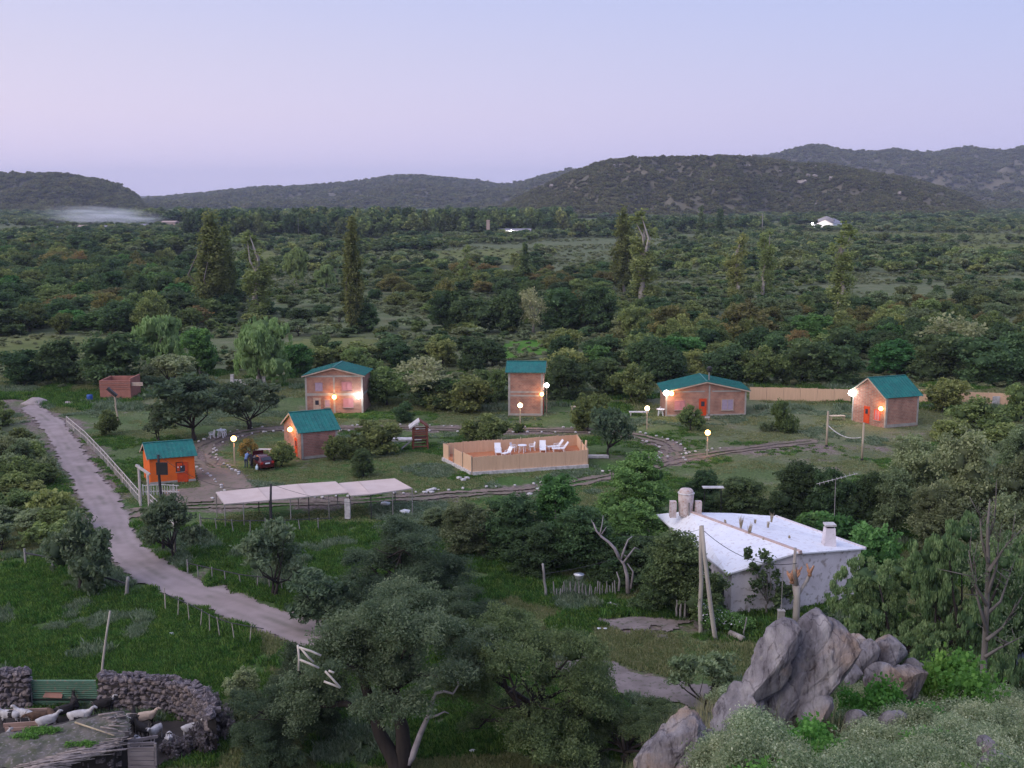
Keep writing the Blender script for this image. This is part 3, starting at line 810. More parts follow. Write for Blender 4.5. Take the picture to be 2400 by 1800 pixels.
def gn_scatter(name, label, protos, P, S, RZ, IDX, kind='stuff'):
    """one object whose points carry copies of a few plants"""
    me = bpy.data.meshes.new(name)
    me.vertices.add(len(P)); me.vertices.foreach_set('co', np.asarray(P, np.float32).ravel())
    for nm_, ty, val in (('sc', 'FLOAT_VECTOR', S), ('rz', 'FLOAT_VECTOR', np.stack([RZ * 0, RZ * 0, RZ], 1)), ('pick', 'INT', IDX)):
        a = me.attributes.new(nm_, ty, 'POINT')
        a.data.foreach_set('vector' if ty == 'FLOAT_VECTOR' else 'value', np.asarray(val, np.int32 if ty == 'INT' else np.float32).ravel())
    o = link(name, me)
    c = bpy.data.collections.new(name + '_kinds')
    for i, (mesh) in enumerate(protos):
        q = bpy.data.objects.new('%s_kind_%02d' % (name, i), mesh); c.objects.link(q)
    g = bpy.data.node_groups.new(name + '_scatter', 'GeometryNodeTree')
    g.interface.new_socket(name='Geometry', in_out='INPUT', socket_type='NodeSocketGeometry')
    g.interface.new_socket(name='Geometry', in_out='OUTPUT', socket_type='NodeSocketGeometry')
    gi = N(g, 'NodeGroupInput'); go = N(g, 'NodeGroupOutput')
    ci = N(g, 'GeometryNodeCollectionInfo'); ci.inputs['Collection'].default_value = c
    ci.inputs['Separate Children'].default_value = True; ci.inputs['Reset Children'].default_value = True
    ip = N(g, 'GeometryNodeInstanceOnPoints'); ip.inputs['Pick Instance'].default_value = True
    def attr(nm_, ty):
        a = N(g, 'GeometryNodeInputNamedAttribute'); a.data_type = ty; a.inputs['Name'].default_value = nm_; return a.outputs['Attribute']
    g.links.new(gi.outputs[0], ip.inputs['Points']); g.links.new(ci.outputs[0], ip.inputs['Instance'])
    g.links.new(attr('pick', 'INT'), ip.inputs['Instance Index'])
    g.links.new(attr('rz', 'FLOAT_VECTOR'), ip.inputs['Rotation'])
    g.links.new(attr('sc', 'FLOAT_VECTOR'), ip.inputs['Scale'])
    g.links.new(ip.outputs[0], go.inputs[0])
    md = o.modifiers.new('scatter', 'NODES'); md.node_group = g
    return tag(o, label, None, None, kind)
# far plants: fewer, larger sprays
FAR = {}
def far_proto(kind, lm, w, h, blobs, n, leaf, seed, **k):
    rng = np.random.RandomState(seed)
    V, F, t = crown(rng, blobs(rng), n, leaf, **k)
    FAR.setdefault(kind, []).append((npmesh('far_' + kind, V, F, lm, t), w, h))
for v in range(3):
    far_proto('bush', L_GREY, 5.2, 3.6, lambda r: rnd_blobs(r, 6, 1.9, 1.2, 2.6, 1.1, .7), 800, .42, 500 + v, clump=.5, per=10, el=1.5, core=.75)
    far_proto('bush', L_OLIVE, 5.2, 3.6, lambda r: rnd_blobs(r, 6, 1.9, 1.2, 2.6, 1.1, .75), 800, .42, 510 + v, clump=.5, per=10, el=1.5, core=.75)
    far_proto('bush', L_DARK, 5.2, 4.6, lambda r: rnd_blobs(r, 6, 1.8, 1.4, 3.4, 1.2, .85), 800, .42, 520 + v, clump=.5, per=10, el=1.5, core=.8)
    far_proto('tall', L_DARK, 7, 10, lambda r: rnd_blobs(r, 9, 2.4, 2.5, 8.0, 1.7, 1.1), 900, .7, 530 + v, clump=.8, per=10, el=1.5, core=.8)
    far_proto('tall', L_OLIVE, 7, 10, lambda r: rnd_blobs(r, 9, 2.4, 2.5, 8.0, 1.7, 1.1), 900, .7, 540 + v, clump=.8, per=10, el=1.5, core=.8)
    far_proto('hillbush', L_HILL, 5, 3.6, lambda r: rnd_blobs(r, 4, 1.6, 1.2, 2.4, 1.3, .8), 130, 1.0, 560 + v, clump=.6, per=6, el=1.4, core=.85)
    far_proto('hillbush', L_HILL, 5, 3.6, lambda r: rnd_blobs(r, 4, 1.6, 1.2, 2.4, 1.3, .8), 130, 1.0, 570 + v, clump=.6, per=6, el=1.4, core=.85)
    far_proto('low', L_LOW, 5.2, 3.6, lambda r: rnd_blobs(r, 6, 1.9, 1.2, 2.6, 1.1, .7), 500, .42, 590 + v, clump=.5, per=10, el=1.5, core=.75)
# ================================================================ TREES one by one
T = tree
# --- foreground thorn trees
HERO = T('hero', 936, 1812, 1342, 590, 'huge grey green thorn tree with forked dark trunk at the front', var=0, rz=0.0)
m = MB(); hs = HERO.scale; q = [at_dist(x, y, HERO.location.y - .1 - .05 * i) - HERO.location for i, (x, y) in enumerate(((940, 1806), (966, 1775), (985, 1720), (1003, 1680), (1015, 1640), (1021, 1625), (1040, 1620), (1062, 1626), (1075, 1605), (1070, 1580)))]
m.tube([(p.x / hs.x, p.y / hs.y, p.z / hs.z) for p in q], [.20, .15, .12, .10, .08, .07, .06, .05, .04, .025], 7); q2 = [at_dist(x, y, HERO.location.y - .2) - HERO.location for x, y in ((1008, 1682), (1025, 1676), (1042, 1668), (1052, 1672))]
m.tube([(p.x / hs.x, p.y / hs.y, p.z / hs.z) for p in q2], [.06, .05, .035, .02], 6); m.build('dead_branch', mat('deadwood_pale', (.40, .36, .38), (.28, .25, .27), 3, .9), HERO, True)
BW = mat('broken_wood', (.62, .56, .50), (.45, .40, .37), 4, .9)
for bl_ in (((698, 1512), (701, 1540), (700, 1572)), ((700, 1517), (728, 1526), (753, 1537)), ((700, 1545), (727, 1556), (748, 1566)), ((706, 1520), (722, 1540), (735, 1552)), ((762, 1573), (780, 1592), (798, 1612)), ((759, 1597), (778, 1604), (797, 1612)), ((770, 1572), (783, 1577))):
    q = [at_dist(x, y, HERO.location.y - 3.4) - HERO.location for x, y in bl_]
    m = MB(); m.tube([(p.x / hs.x, p.y / hs.y, p.z / hs.z) for p in q], .045, 5); m.build('broken_branch', BW, HERO, True)
T('bigthorn', 700, 1720, 1490, 270, 'loose grey thorn bush under the broken white branches', var=2, rz=2.6)
T('biggreen', 1250, 1775, 1405, 430, 'wide thorn tree with yellowish top beside the forked one', var=1, rz=1.2)
T('bigthorn', 935, 1425, 1198, 400, 'broad thorn tree behind the huge forked one, above the dirt road end', var=2, rz=2.2)
T('darkthorn', 745, 1470, 1325, 190, 'thorn tree leaning over the end of the dirt road', var=0)
T('bigthorn', 1105, 1560, 1370, 260, 'grey thorn tree tucked between the two big foreground trees', var=0, rz=3.3)
T('darkthorn', 640, 1398, 1208, 190, 'small umbrella thorn tree standing alone below the shade roof', var=1)
T('darkbushy', 190, 1385, 1182, 175, 'dark trunked tree beside the dirt road on the left', var=0)
T('darkthorn', 405, 1310, 1138, 170, 'crooked tree beside the dark sign pole', var=2)
T('bigthorn', 640, 1800, 1590, 260, 'low spreading thorn bush in front of the goat pen corner', var=2, rz=.7)
T('biggreen', 1480, 1790, 1640, 300, 'round grey green bush below the footpath', var=1, rz=4.0)
T('thorn', 1645, 1668, 1520, 185, 'small wind bent tree on the footpath with many thin stems', var=1, rz=2.0)
T('greygrove', 560, 1690, 1560, 120, 'dry grey bush at the bend of the stone wall', name='bush', cat='bush')
# --- grove round the whitewashed house
T('mulberry', 1480, 1225, 1048, 200, 'rounded bright green broadleaf tree behind the white house', var=0)
T('mulberry', 1322, 1290, 1108, 200, 'bright green leafy tree left of the rounded one', var=1)
T('mulberry', 1505, 1300, 1165, 175, 'broadleaf tree with yellowing shoots touching the white roof', var=1, rz=1.0)
T('grove', 1205, 1300, 1140, 200, 'dark green tree at the left end of the grove', var=0)
T('grove', 1390, 1350, 1180, 220, 'dark shaded tree in the middle of the grove behind the bare branches', var=1)
T('grove', 1265, 1340, 1215, 170, 'low dark tree under the bright green ones', var=0, rz=2.0)
T('grove', 1535, 1430, 1290, 160, 'low dark tree between the bare branches and the white house', var=1, rz=2.9)
T('grove', 1425, 1360, 1262, 150, 'low dark tree just left of the bare branches', var=0, rz=5.0)
T('grove', 1612, 1442, 1240, 225, 'very dark dense tree covering the left corner of the white house', var=1, rz=.3)
T('grove', 1500, 1368, 1255, 190, 'dark tree left of the one hiding the house corner', var=0, rz=4.4)
T('grove', 1637, 1190, 1095, 110, 'small dark tree behind the water tank', var=1)
T('greygrove', 1110, 1300, 1165, 170, 'dull green bushy tree between shade roof and grove', var=0)
T('greygrove', 1010, 1260, 1190, 130, 'grey bush above the broad thorn tree', var=1, name='bush', cat='bush')
# --- right hand masses
T('feather', 2085, 1600, 1245, 400, 'big feathery dark tree in front of the white house right end', var=0, rz=.5)
T('feather', 2245, 1640, 1112, 330, 'taller feathery tree with pointed top on the right', var=1, rz=1.9)
T('feather', 2370, 1600, 1270, 300, 'feathery dark tree cut by the picture edge', var=0, rz=3.0)
T('feather', 1990, 1520, 1420, 240, 'low feathery growth behind the rock', var=1, rz=4.2)
for a in ((2140, 1215, 1008, 190, 'rounded grey green tree right of the volleyball court', 0), (2255, 1270, 985, 230, 'large rounded tree in the middle of the right hand grove', 1),
          (2375, 1290, 1035, 210, 'grey green tree at the edge of the right hand grove', 0), (2345, 1390, 1150, 210, 'dull tree behind the thin bare one', 1),
          (2215, 1300, 1120, 190, 'dark olive tree behind the pointed feathery one', 0), (2080, 1260, 1085, 150, 'olive tree behind the television aerial', 1),
          (2400, 1120, 985, 150, 'bushy tree right of the grove top', 0)):
    T('greygrove', a[0], a[1], a[2], a[3], a[4], var=a[5])
for a in ((1750, 1215, 1110, 150, 'dark hedge bush above the white roof left of the aerial', 0), (1860, 1230, 1078, 170, 'tallest dark hedge bush behind the white house', 1),
          (1955, 1245, 1088, 150, 'dark hedge bush just behind the aerial', 0), (2030, 1250, 1100, 130, 'dark hedge bush right of the aerial', 1), (1680, 1200, 1150, 110, 'low dark hedge bush beside the water tank', 0)):
    T('grove', a[0], a[1], a[2], a[3], a[4], cat='bush', name='bush', var=a[5])
for a in ((1885, 1285, 1200, 130, 'bright vine clump behind the flat roof, left end'), (1965, 1300, 1195, 130, 'bright vine clump behind the white chimney'), (2040, 1330, 1205, 130, 'bright vine clump above the right end of the flat roof'), (1915, 1262, 1192, 110, 'bright vine clump in the middle of the row')):
    T('vine', a[0], a[1], a[2], a[3], a[4], cat='vine', name='vine')
for a in ((2210, 965, 872, 120, 'rounded olive tree behind the last cabin'), (2292, 1020, 922, 140, 'rounded bush right of the last cabin'), (2225, 1030, 960, 100, 'lower bush hugging the last cabin'),
          (2392, 985, 885, 100, 'olive tree at the right end of the reed fence'), (2350, 1045, 985, 120, 'bush below the reed fence end'), (2190, 1090, 1020, 120, 'bush at the corner of the court')):
    T('bushy', a[0], a[1], a[2], a[3], a[4])
# --- among the cabins
T('darkthorn', 455, 1030, 868, 230, 'flat topped thorn tree behind the orange kiosk', var=0)
T('darkthorn', 372, 1032, 938, 80, 'slim dark young tree above the orange kiosk', var=1)
T('thorn', 395, 905, 815, 150, 'pale grey thorn tree behind the flat topped one', var=2)
T('darkthorn', 588, 1005, 880, 150, 'thorn tree left of the two storey house', var=1)
T('bushy', 250, 1018, 955, 64, 'little bush beside the leaning broken pole', cat='bush', name='bush')
T('bushy', 862, 1062, 965, 140, 'grey green bushy tree right of the low cabin', var=1)
T('bushy', 782, 1080, 1010, 66, 'dark round bush against the low cabin wall', cat='bush', name='bush')
T('bushy', 660, 1090, 1028, 74, 'bush between the red car and the low cabin', cat='bush', name='bush')
T('grove', 852, 1115, 1044, 68, 'dense round clipped bush alone on the lawn', cat='bush', name='bush', var=0)
T('dark', 945, 988, 933, 56, 'dark round bush beside the driveway behind the play tower', cat='bush', name='bush')
T('bushy', 1140, 1035, 962, 118, 'round bush behind the reed screened terrace', cat='bush', name='bush')
T('darkthorn', 1425, 1070, 930, 130, 'lopsided thorn tree between driveway and terrace', var=2)
T('bushy', 1376, 1010, 905, 110, 'grey tree behind the rough picnic table')
T('bushy', 1618, 1008, 943, 62, 'small rounded tree in front of the wide cabin')
T('bushy', 1838, 1012, 912, 66, 'two headed pollard tree on the open lawn')
T('shrub', 1800, 1008, 985, 50, 'low dark sprouts at the foot of the pollard tree', cat='bush', name='bush')
T('turning', 584, 1075, 1020, 44, 'small lamp lit bush behind the lamp post by the car', cat='bush', name='bush')  # turning leaf colours put the lamp's orange light into this bush
T('bushy', 1215, 1012, 985, 30, 'tiny bush behind the tower cabin lamp', cat='bush', name='bush')
# --- directly behind the cabins
for k, a in (('willow', (385, 868, 712, 150, 'pale weeping willow left of the big one')), ('willow', (608, 905, 722, 205, 'large weeping willow behind the kiosk track')),
             ('green', (470, 880, 752, 115, 'round green tree between the two willows')), ('dark', (275, 905, 752, 175, 'broad dark tree left of the willows')),
             ('dark', (150, 900, 778, 120, 'dark tree with pale trunk near the track top')), ('dark', (55, 905, 810, 130, 'dark bush by the left picture edge')),
             ('green', (700, 880, 790, 80, 'green tree hugging the big willow')),
             ('pale', (985, 950, 815, 170, 'yellow green crowned tree right of the two storey house')), ('bushy', (1075, 960, 852, 150, 'dark olive tree left of the tower cabin')),
             ('dark', (1020, 955, 870, 120, 'dark tree in the shade between the two cabins')), ('bushy', (905, 950, 850, 120, 'olive tree touching the two storey house')),
             ('bushy', (1150, 940, 840, 110, 'olive tree against the tower cabin left wall')), ('dark', (1330, 935, 810, 130, 'dark tree right of the tower cabin')),
             ('bushy', (1480, 940, 845, 120, 'grey brown tree with leaning trunk behind the benches')), ('dark', (1420, 925, 830, 110, 'dark tree behind the benches')),
             ('bushy', (1300, 925, 840, 100, 'round tree just right of the tower cabin roof')), ('dark', (1560, 900, 800, 120, 'dark tree left of the wide cabin roof')),
             ('bushy', (1620, 890, 800, 110, 'olive tree above the wide cabin roof left half')), ('dark', (1700, 892, 790, 130, 'dark tree above the wide cabin roof right half')),
             ('bushy', (1790, 900, 800, 120, 'grey olive tree behind the reed fence, left part')), ('dark', (1880, 900, 780, 130, 'dark tree behind the middle of the reed fence')),
             ('dark', (1965, 900, 790, 130, 'dark tree behind the reed fence next to the last cabin')), ('green', (2100, 880, 790, 130, 'yellowish green tree above the last cabin roof')),
             ('dark', (2200, 890, 770, 150, 'dark tree behind the last cabin')), ('dark', (2300, 900, 770, 150, 'dark tree above the right fence end')), ('dark', (2390, 890, 760, 130, 'dark tree by the right picture edge')),
             ('pale', (2230, 850, 720, 170, 'thin yellow tree with grey branches above the last cabin')), ('turning', (1750, 800, 700, 160, 'orange tinted tree in the thicket')),
             ('turning', (1560, 790, 700, 120, 'yellow brown tree in the thicket left of the orange one')), ('green', (1910, 830, 722, 130, 'yellow green tree right of the orange one')),
             ('turning', (2030, 830, 750, 90, 'small reddish tree in the right hand thicket')),
             ('pale', (1250, 778, 655, 90, 'pale half bare tree in front of the dark row')), ('dark', (1045, 775, 668, 100, 'first tree of the dark row on the left')), ('dark', (1110, 780, 676, 110, 'second tree of the dark row from the left')),
             ('dark', (1180, 778, 665, 110, 'dark row tree left of the pale half bare one')), ('dark', (1320, 778, 660, 120, 'dark row tree right of the pale half bare one')), ('turning', (1355, 772, 665, 90, 'brownish tree in the dark row')),
             ('dark', (1410, 780, 655, 110, 'dark row tree before the tall poplars')), ('bushy', (1500, 800, 690, 110, 'olive tree at the foot of the tall poplars')), ('turning', (1035, 730, 640, 90, 'rusty tinted tree behind the dark row start')),
             ('dark', (860, 775, 700, 80, 'dark bush at the foot of the slim poplar')),
             ('willow', (700, 672, 570, 82, 'distant willow between the poplars')), ('willow', (765, 680, 608, 62, 'smaller distant willow right of its taller neighbour')),
             ('poplar', (500, 742, 500, 84, 'massive twin topped poplar on the left')), ('poplar', (533, 735, 530, 56, 'shorter poplar fused to the massive one')), ('poplar', (828, 780, 514, 54, 'slim dark poplar left of centre')),
             ('openpoplar', (605, 745, 540, 95, 'pale trunked thin poplar beside the massive one')), ('poplar', (1462, 690, 490, 66, 'dense poplar of the tall centre right group')), ('openpoplar', (1506, 712, 490, 92, 'tall poplar with bare white trunk')),
             ('openpoplar', (1725, 708, 545, 58, 'thin open poplar, left of the pair')), ('openpoplar', (1790, 700, 536, 58, 'thin open poplar, right of the pair')), ('openpoplar', (1965, 760, 520, 84, 'tall ragged poplar below the far white farmhouse')),
             ('openpoplar', (1090, 690, 572, 40, 'young pale poplar in the middle field')), ('cypress', (1230, 672, 570, 34, 'conical dark tree at the middle field edge')), ('cypress', (1642, 560, 485, 24, 'left one of the two far cypresses')), ('cypress', (1686, 562, 490, 28, 'right one of the two far cypresses'))):
    T(k, *a)

# --- left roadside thicket
rg = random.Random(5)
lp = [(0, 935), (50, 960), (95, 1010), (140, 1070), (190, 1130), (215, 1185), (170, 1250), (100, 1290), (-60, 1300), (-60, 935)]
cnt = 0; used = []
while cnt < 34:
    x, y = rg.uniform(-50, 220), rg.uniform(945, 1300)
    if not in_poly(np.array([x]), np.array([y]), lp)[0]: continue
    L = at(x, y)
    if dist_line(np.array([L.x]), np.array([L.y]), TRACK)[0] < 3.9: continue
    if any((L - q).length < 2.1 for q in used): continue
    used.append(L); k = rg.choice(['bushy', 'thorn', 'shrub', 'bushy', 'greenshrub'])
    p = rg.choice(PROTO[k]); w = rg.uniform(3.0, 5.2)
    put_tree(p, L, w, rg.uniform(1.9, 3.4), {'bushy': 'tall olive bush', 'thorn': 'spreading grey thorn bush', 'shrub': 'low grey bush', 'greenshrub': 'low olive bush'}[k] + ' in the thicket left of the dirt road', 'bush', {'bushy': 'tall olive', 'thorn': 'spreading thorn', 'shrub': 'low grey', 'greenshrub': 'low olive'}[k] + ' bushes of the roadside thicket', 'bush')
    cnt += 1

# --- zones of trees and scrub across the valley
CLEAR = [[(150, 612), (420, 600), (650, 588), (660, 602), (560, 620), (330, 628), (150, 634)], [(1012, 588), (1230, 582), (1265, 604), (1230, 622), (1010, 620)],
         [(1150, 835), (1190, 802), (1330, 795), (1330, 820), (1240, 836)], [(1830, 542), (2400, 548), (2500, 560), (2400, 566), (1900, 560)], [(2020, 568), (2500, 574), (2500, 590), (2100, 585)],
         [(1800, 522), (1920, 524), (2050, 530), (1950, 540), (1790, 536)], [(2120, 690), (2420, 700), (2300, 720), (2100, 712)], [(560, 612), (720, 596), (800, 592), (790, 602), (600, 622)],
         [(-50, 785), (300, 790), (330, 815), (200, 835), (-50, 850)], [(680, 800), (880, 790), (900, 820), (720, 832)]]
FIELD = mat('far_field', (0.125, 0.150, 0.058), (0.185, 0.195, 0.085), 0.05, 0.98, 0.3, 0.6, 9, spec=0.0, c3=(0.10, 0.12, 0.05))
FIELDG = mat('field_bright', (0.07, 0.17, 0.03), (0.11, 0.21, 0.045), 0.12, 0.98, 0.2, 0.9, 9, spec=0.0)
for i, c in enumerate(CLEAR):
    gp = G(c); xs = [q[0] for q in gp]; ys = [q[1] for q in gp]
    res = max(1.2, (max(xs) - min(xs)) / 90)
    sheet('field', lambda X, Y, gp=gp, res=res: in_poly(X + rag(X, Y, .12 / res, 1) * 8 * res, Y + rag(X, Y, .12 / res, 2) * 8 * res, gp), min(xs) - 5, max(xs) + 5, min(ys) - 5, max(ys) + 5, res, 0.06,
          FIELDG if i == 2 else FIELD, ('bright green meadow behind the tower cabin' if i == 2 else 'pale open meadow among the scrub'))

ZONES = [  # polygon (photo bearings of feet), spacing m, kinds, width, height
    ([(-250, 600), (300, 606), (480, 640), (560, 700), (470, 780), (-250, 790)], 6.6, ['dark', 'bushy', 'dark', 'dark', 'bushy', 'dark', 'green', 'dark', 'bushy', 'turning'], (6, 13), (4.5, 10.5), 'tree of the dense wood on the left', 'trees of the dense wood'),
    ([(640, 840), (1180, 850), (1180, 872), (640, 872)], 5.5, ['dark', 'bushy', 'dark'], (5, 8), (4, 6), 'tree of the thicket behind the cabins', 'thicket trees behind the cabins'),
    ([(1290, 840), (2450, 790), (2450, 880), (1290, 880)], 5.2, ['dark', 'bushy', 'dark', 'bushy', 'dark', 'turning', 'green', 'bushy'], (5, 8.5), (4.5, 7.5), 'tree of the thicket behind the reed fence', 'thicket trees behind the reed fence'),
    ([(1420, 745), (2450, 700), (2450, 790), (1450, 840)], 6.4, ['bushy', 'dark', 'bushy', 'thorn', 'bushy', 'dark', 'turning', 'thorn'], (5, 8.5), (4, 7), 'tree of the mixed wood above the right hand cabins', 'mixed wood trees on the right'),
    ([(560, 700), (1000, 690), (1020, 740), (620, 800)], 8.5, ['bushy', 'thorn', 'dark'], (4, 8), (2.5, 4.5), 'tree scattered on the rough pasture', 'scattered pasture trees'),
    ([(900, 640), (1450, 640), (1450, 700), (900, 700)], 7.5, ['dark', 'bushy', 'dark', 'bushy', 'turning'], (6, 10), (4, 6.5), 'tree of the loose wood behind the dark row', 'loose wood trees'),
]
rng = np.random.RandomState(77)
def poisson(xmin, xmax, ymin, ymax, r, n, test, rng):
    cell = {}; out_ = []
    X = rng.uniform(xmin, xmax, n); Y = rng.uniform(ymin, ymax, n)
    ok = test(X, Y)
    for x, y in zip(X[ok], Y[ok]):
        i, j = int(x // r), int(y // r)
        if any((x - a) ** 2 + (y - b) ** 2 < r * r for di in (-1, 0, 1) for dj in (-1, 0, 1) for a, b in cell.get((i + di, j + dj), ())): continue
        cell.setdefault((i, j), []).append((x, y)); out_.append((x, y))
    return np.array(out_).reshape(-1, 2)
CG = [G(c) for c in CLEAR]
def clear(X, Y):
    r = np.zeros(np.shape(X), bool)
    for c in CG: r |= in_poly(X, Y, c)
    return r
cand = []
zpolys = []
for zi, (poly, sp, kinds, ww, hh, lab, grp) in enumerate(ZONES):
    gp = G(poly); zpolys.append(gp)
    xs = [q[0] for q in gp]; ys = [q[1] for q in gp]
    n = int((max(xs) - min(xs)) * (max(ys) - min(ys)) / sp / sp * 4)
    P = poisson(min(xs), max(xs), min(ys), max(ys), sp, n, lambda X, Y: in_poly(X, Y, gp) & ~clear(X, Y), rng)
    for x, y in P: cand.append((y, x, zi))
cand.sort()
IND = 170
heavy = {'dark': 0, 'bushy': 1, 'green': 2, 'turning': 3, 'thorn': 4}
restP = []
FARTREE = []
for i, (y, x, zi) in enumerate(cand):
    z = ZONES[zi]; k = z[2][rng.randint(len(z[2]))]
    w = rng.uniform(*z[3]); h = rng.uniform(*z[4])
    if i < IND:
        put_tree(PROTO[k][rng.randint(3)], Vector((x, y, 0)), w, h, {'dark': 'dark green ', 'bushy': 'olive bushy ', 'green': 'fresh green leafy ', 'turning': 'yellowing rusty ', 'thorn': 'grey thorny '}[k] + z[5], 'tree', {'dark': 'dark ', 'bushy': 'olive ', 'green': 'fresh green ', 'turning': 'yellowing ', 'thorn': 'grey '}[k] + z[6], 'tree')
    else:
        restP.append((x, y, k, w, h))
kl = list(heavy); protos = []; pidx = {}
for k in kl:
    for v in range(3):
        pidx[(k, v)] = len(protos); protos.append(PROTO[k][v]['crown'])
def emit(name, label, rows, protolist, pi, dims):
    P = np.array([(r[0], r[1], 0) for r in rows]); S = []; I = []
    for r in rows:
        v = rng.randint(len(pi[r[2]])); I.append(pi[r[2]][v]); d = dims[pi[r[2]][v]]
        S.append((r[3] / d[0], r[3] / d[0], r[4] / d[1]))
    return gn_scatter(name, label, protolist, P, np.array(S), rng.uniform(0, 6.28, len(rows)), np.array(I))
emit('woodland', 'remaining trees of the woods farther up the valley', restP, protos, {k: [pidx[(k, v)] for v in range(3)] for k in kl}, [(PROTO[k][v]['w'], PROTO[k][v]['h']) for k in kl for v in range(3)])

# scrub: everything else out to the foot of the hills
FP = []; FD = []; FI = {}
for k in ('bush', 'tall', 'hillbush', 'low'):
    FI[k] = []
    for me_, w_, h_ in FAR[k]:
        FI[k].append(len(FP)); FP.append(me_); FD.append((w_, h_))
def scrub_ok(X, Y):
    px, py = to_px(X, Y)
    ok = (py < 870) & ~clear(X, Y) & (np.abs(px - 1200) < 1500)
    for g in zpolys: ok &= ~in_poly(X, Y, g)
    return ok
P = poisson(-280, 280, 178, 420, 3.9, 60000, lambda X, Y: scrub_ok(X, Y) & (fbm(pts3(X * .04, Y * .04), 3, 3) > .45), rng)
P2 = poisson(-700, 700, 420, 1100, 6.0, 90000, lambda X, Y: scrub_ok(X, Y) & (fbm(pts3(X * .02, Y * .012), 3, 3) > .46), rng)
P3 = poisson(-1300, 1300, 1100, 2150, 13.0, 60000, lambda X, Y: scrub_ok(X, Y) & (fbm(pts3(X * .006, Y * .006), 3, 3) > .36), rng)
rows = [(x, y, 'bush', w, w * rng.uniform(.4, .62)) for (x, y), w in zip(P, rng.uniform(2.4, 5.6, len(P)))]
rows += [(x, y, 'bush', w, w * rng.uniform(.45, .7)) for (x, y), w in zip(P2, rng.uniform(5, 10, len(P2)))]
rows += [(x, y, 'bush', w, w * rng.uniform(.4, .6)) for (x, y), w in zip(P3, rng.uniform(10, 17, len(P3)))]
emit('scrub', 'continuous thorn scrub covering the valley floor', rows, FP, FI, FD)
# low weeds and tussocks between the bushes
P = poisson(-260, 260, 168, 420, 1.9, 110000, lambda X, Y: (np.abs(to_px(X, Y)[0] - 1200) < 1400) & (~clear(X, Y) | (rng.uniform(size=X.shape) < .12)) & (fbm(pts3(X * .05, Y * .05), 2, 31) > .42), rng)
rows = [(x, y, 'low', w, w * rng.uniform(.3, .5)) for (x, y), w in zip(P, rng.uniform(1.0, 2.8, len(P)))]
rows += [(x, y, 'low', w, w * .4) for (x, y), w in zip(poisson(-500, 500, 420, 1200, 7, 40000, lambda X, Y: clear(X, Y), rng), rng.uniform(1.5, 5, 9999))]
P = poisson(-620, 620, 420, 1000, 4.2, 120000, lambda X, Y: (np.abs(to_px(X, Y)[0] - 1200) < 1400) & ~clear(X, Y) & (fbm(pts3(X * .03, Y * .03), 2, 31) > .44), rng)
rows += [(x, y, 'low', w, w * .42) for (x, y), w in zip(P, rng.uniform(2.0, 4.6, len(P)))]
emit('undergrowth', 'knee high weeds between the bushes', rows, FP, FI, FD)
# tree belts in the far middle distance
rows = []
for poly, n, ww, hh in (([(440, 552), (700, 548), (1000, 544), (1345, 538), (1345, 546), (1000, 556), (440, 566)], 330, (9, 15), (12, 23)), ([(-150, 548), (460, 556), (460, 575), (-150, 580)], 260, (8, 13), (5, 9)),
                        ([(350, 520), (1340, 512), (1340, 524), (350, 532)], 260, (14, 24), (12, 20)), ([(1350, 540), (1840, 532), (1840, 540), (1350, 556)], 150, (9, 14), (8, 14)), ([(-100, 600), (480, 585), (480, 598), (-100, 612)], 150, (8, 13), (7, 12)),
                        ([(820, 580), (1000, 575), (1010, 590), (820, 600)], 50, (7, 11), (5, 8)), ([(1850, 512), (2280, 508), (2280, 520), (1850, 530)], 110, (12, 20), (8, 13))):
    gp = G(poly); xs = [q[0] for q in gp]; ys = [q[1] for q in gp]; c = 0
    while c < n:
        x, y = rng.uniform(min(xs), max(xs)), rng.uniform(min(ys), max(ys))
        if in_poly(np.array([x]), np.array([y]), gp)[0]:
            rows.append((x, y, 'tall', rng.uniform(*ww), rng.uniform(*hh))); c += 1
emit('tree_belt', 'belts of tall trees across the far valley', rows, FP, FI, FD)
# scrub on the hills
def hill_scrub(V, n, smin, smax, label, tmax=1.06, seed=1):
    a, b, _ = V.shape
    i = rng.uniform(0, a - 1.001, n); j = rng.uniform(1, b - 1.001, n)
    i0 = i.astype(int); j0 = j.astype(int); fi = (i - i0)[:, None]; fj = (j - j0)[:, None]
    Q = V[i0, j0] * (1 - fi) * (1 - fj) + V[i0 + 1, j0] * fi * (1 - fj) + V[i0, j0 + 1] * (1 - fi) * fj + V[i0 + 1, j0 + 1] * fi * fj
    keep = (fbm(Q * np.array([.012, .012, .02]), 3, seed) > rng.uniform(.18, .55, n)) & (j < b * 0.84)
    Q = Q[keep]; w = rng.uniform(smin, smax, len(Q))
    Q[:, 2] -= 0.1
    I = rng.choice(FI['hillbush'], len(Q)); S = np.stack([w / 5, w / 5, w / 5 * rng.uniform(.6, 1.0, len(Q))], 1)
    gn_scatter('hill_scrub', label, FP, Q, S, rng.uniform(0, 6.28, len(Q)), I)
hill_scrub(hA, 9000, 9, 20, 'scrub covering the left hill', seed=2)
hill_scrub(hB, 12000, 12, 28, 'scrub covering the low blue range', seed=3)
hill_scrub(hC, 24000, 5, 13, 'scrub covering the broad hill', seed=4)
hill_scrub(hD, 19000, 10, 28, 'scrub covering the high ridge', seed=5)
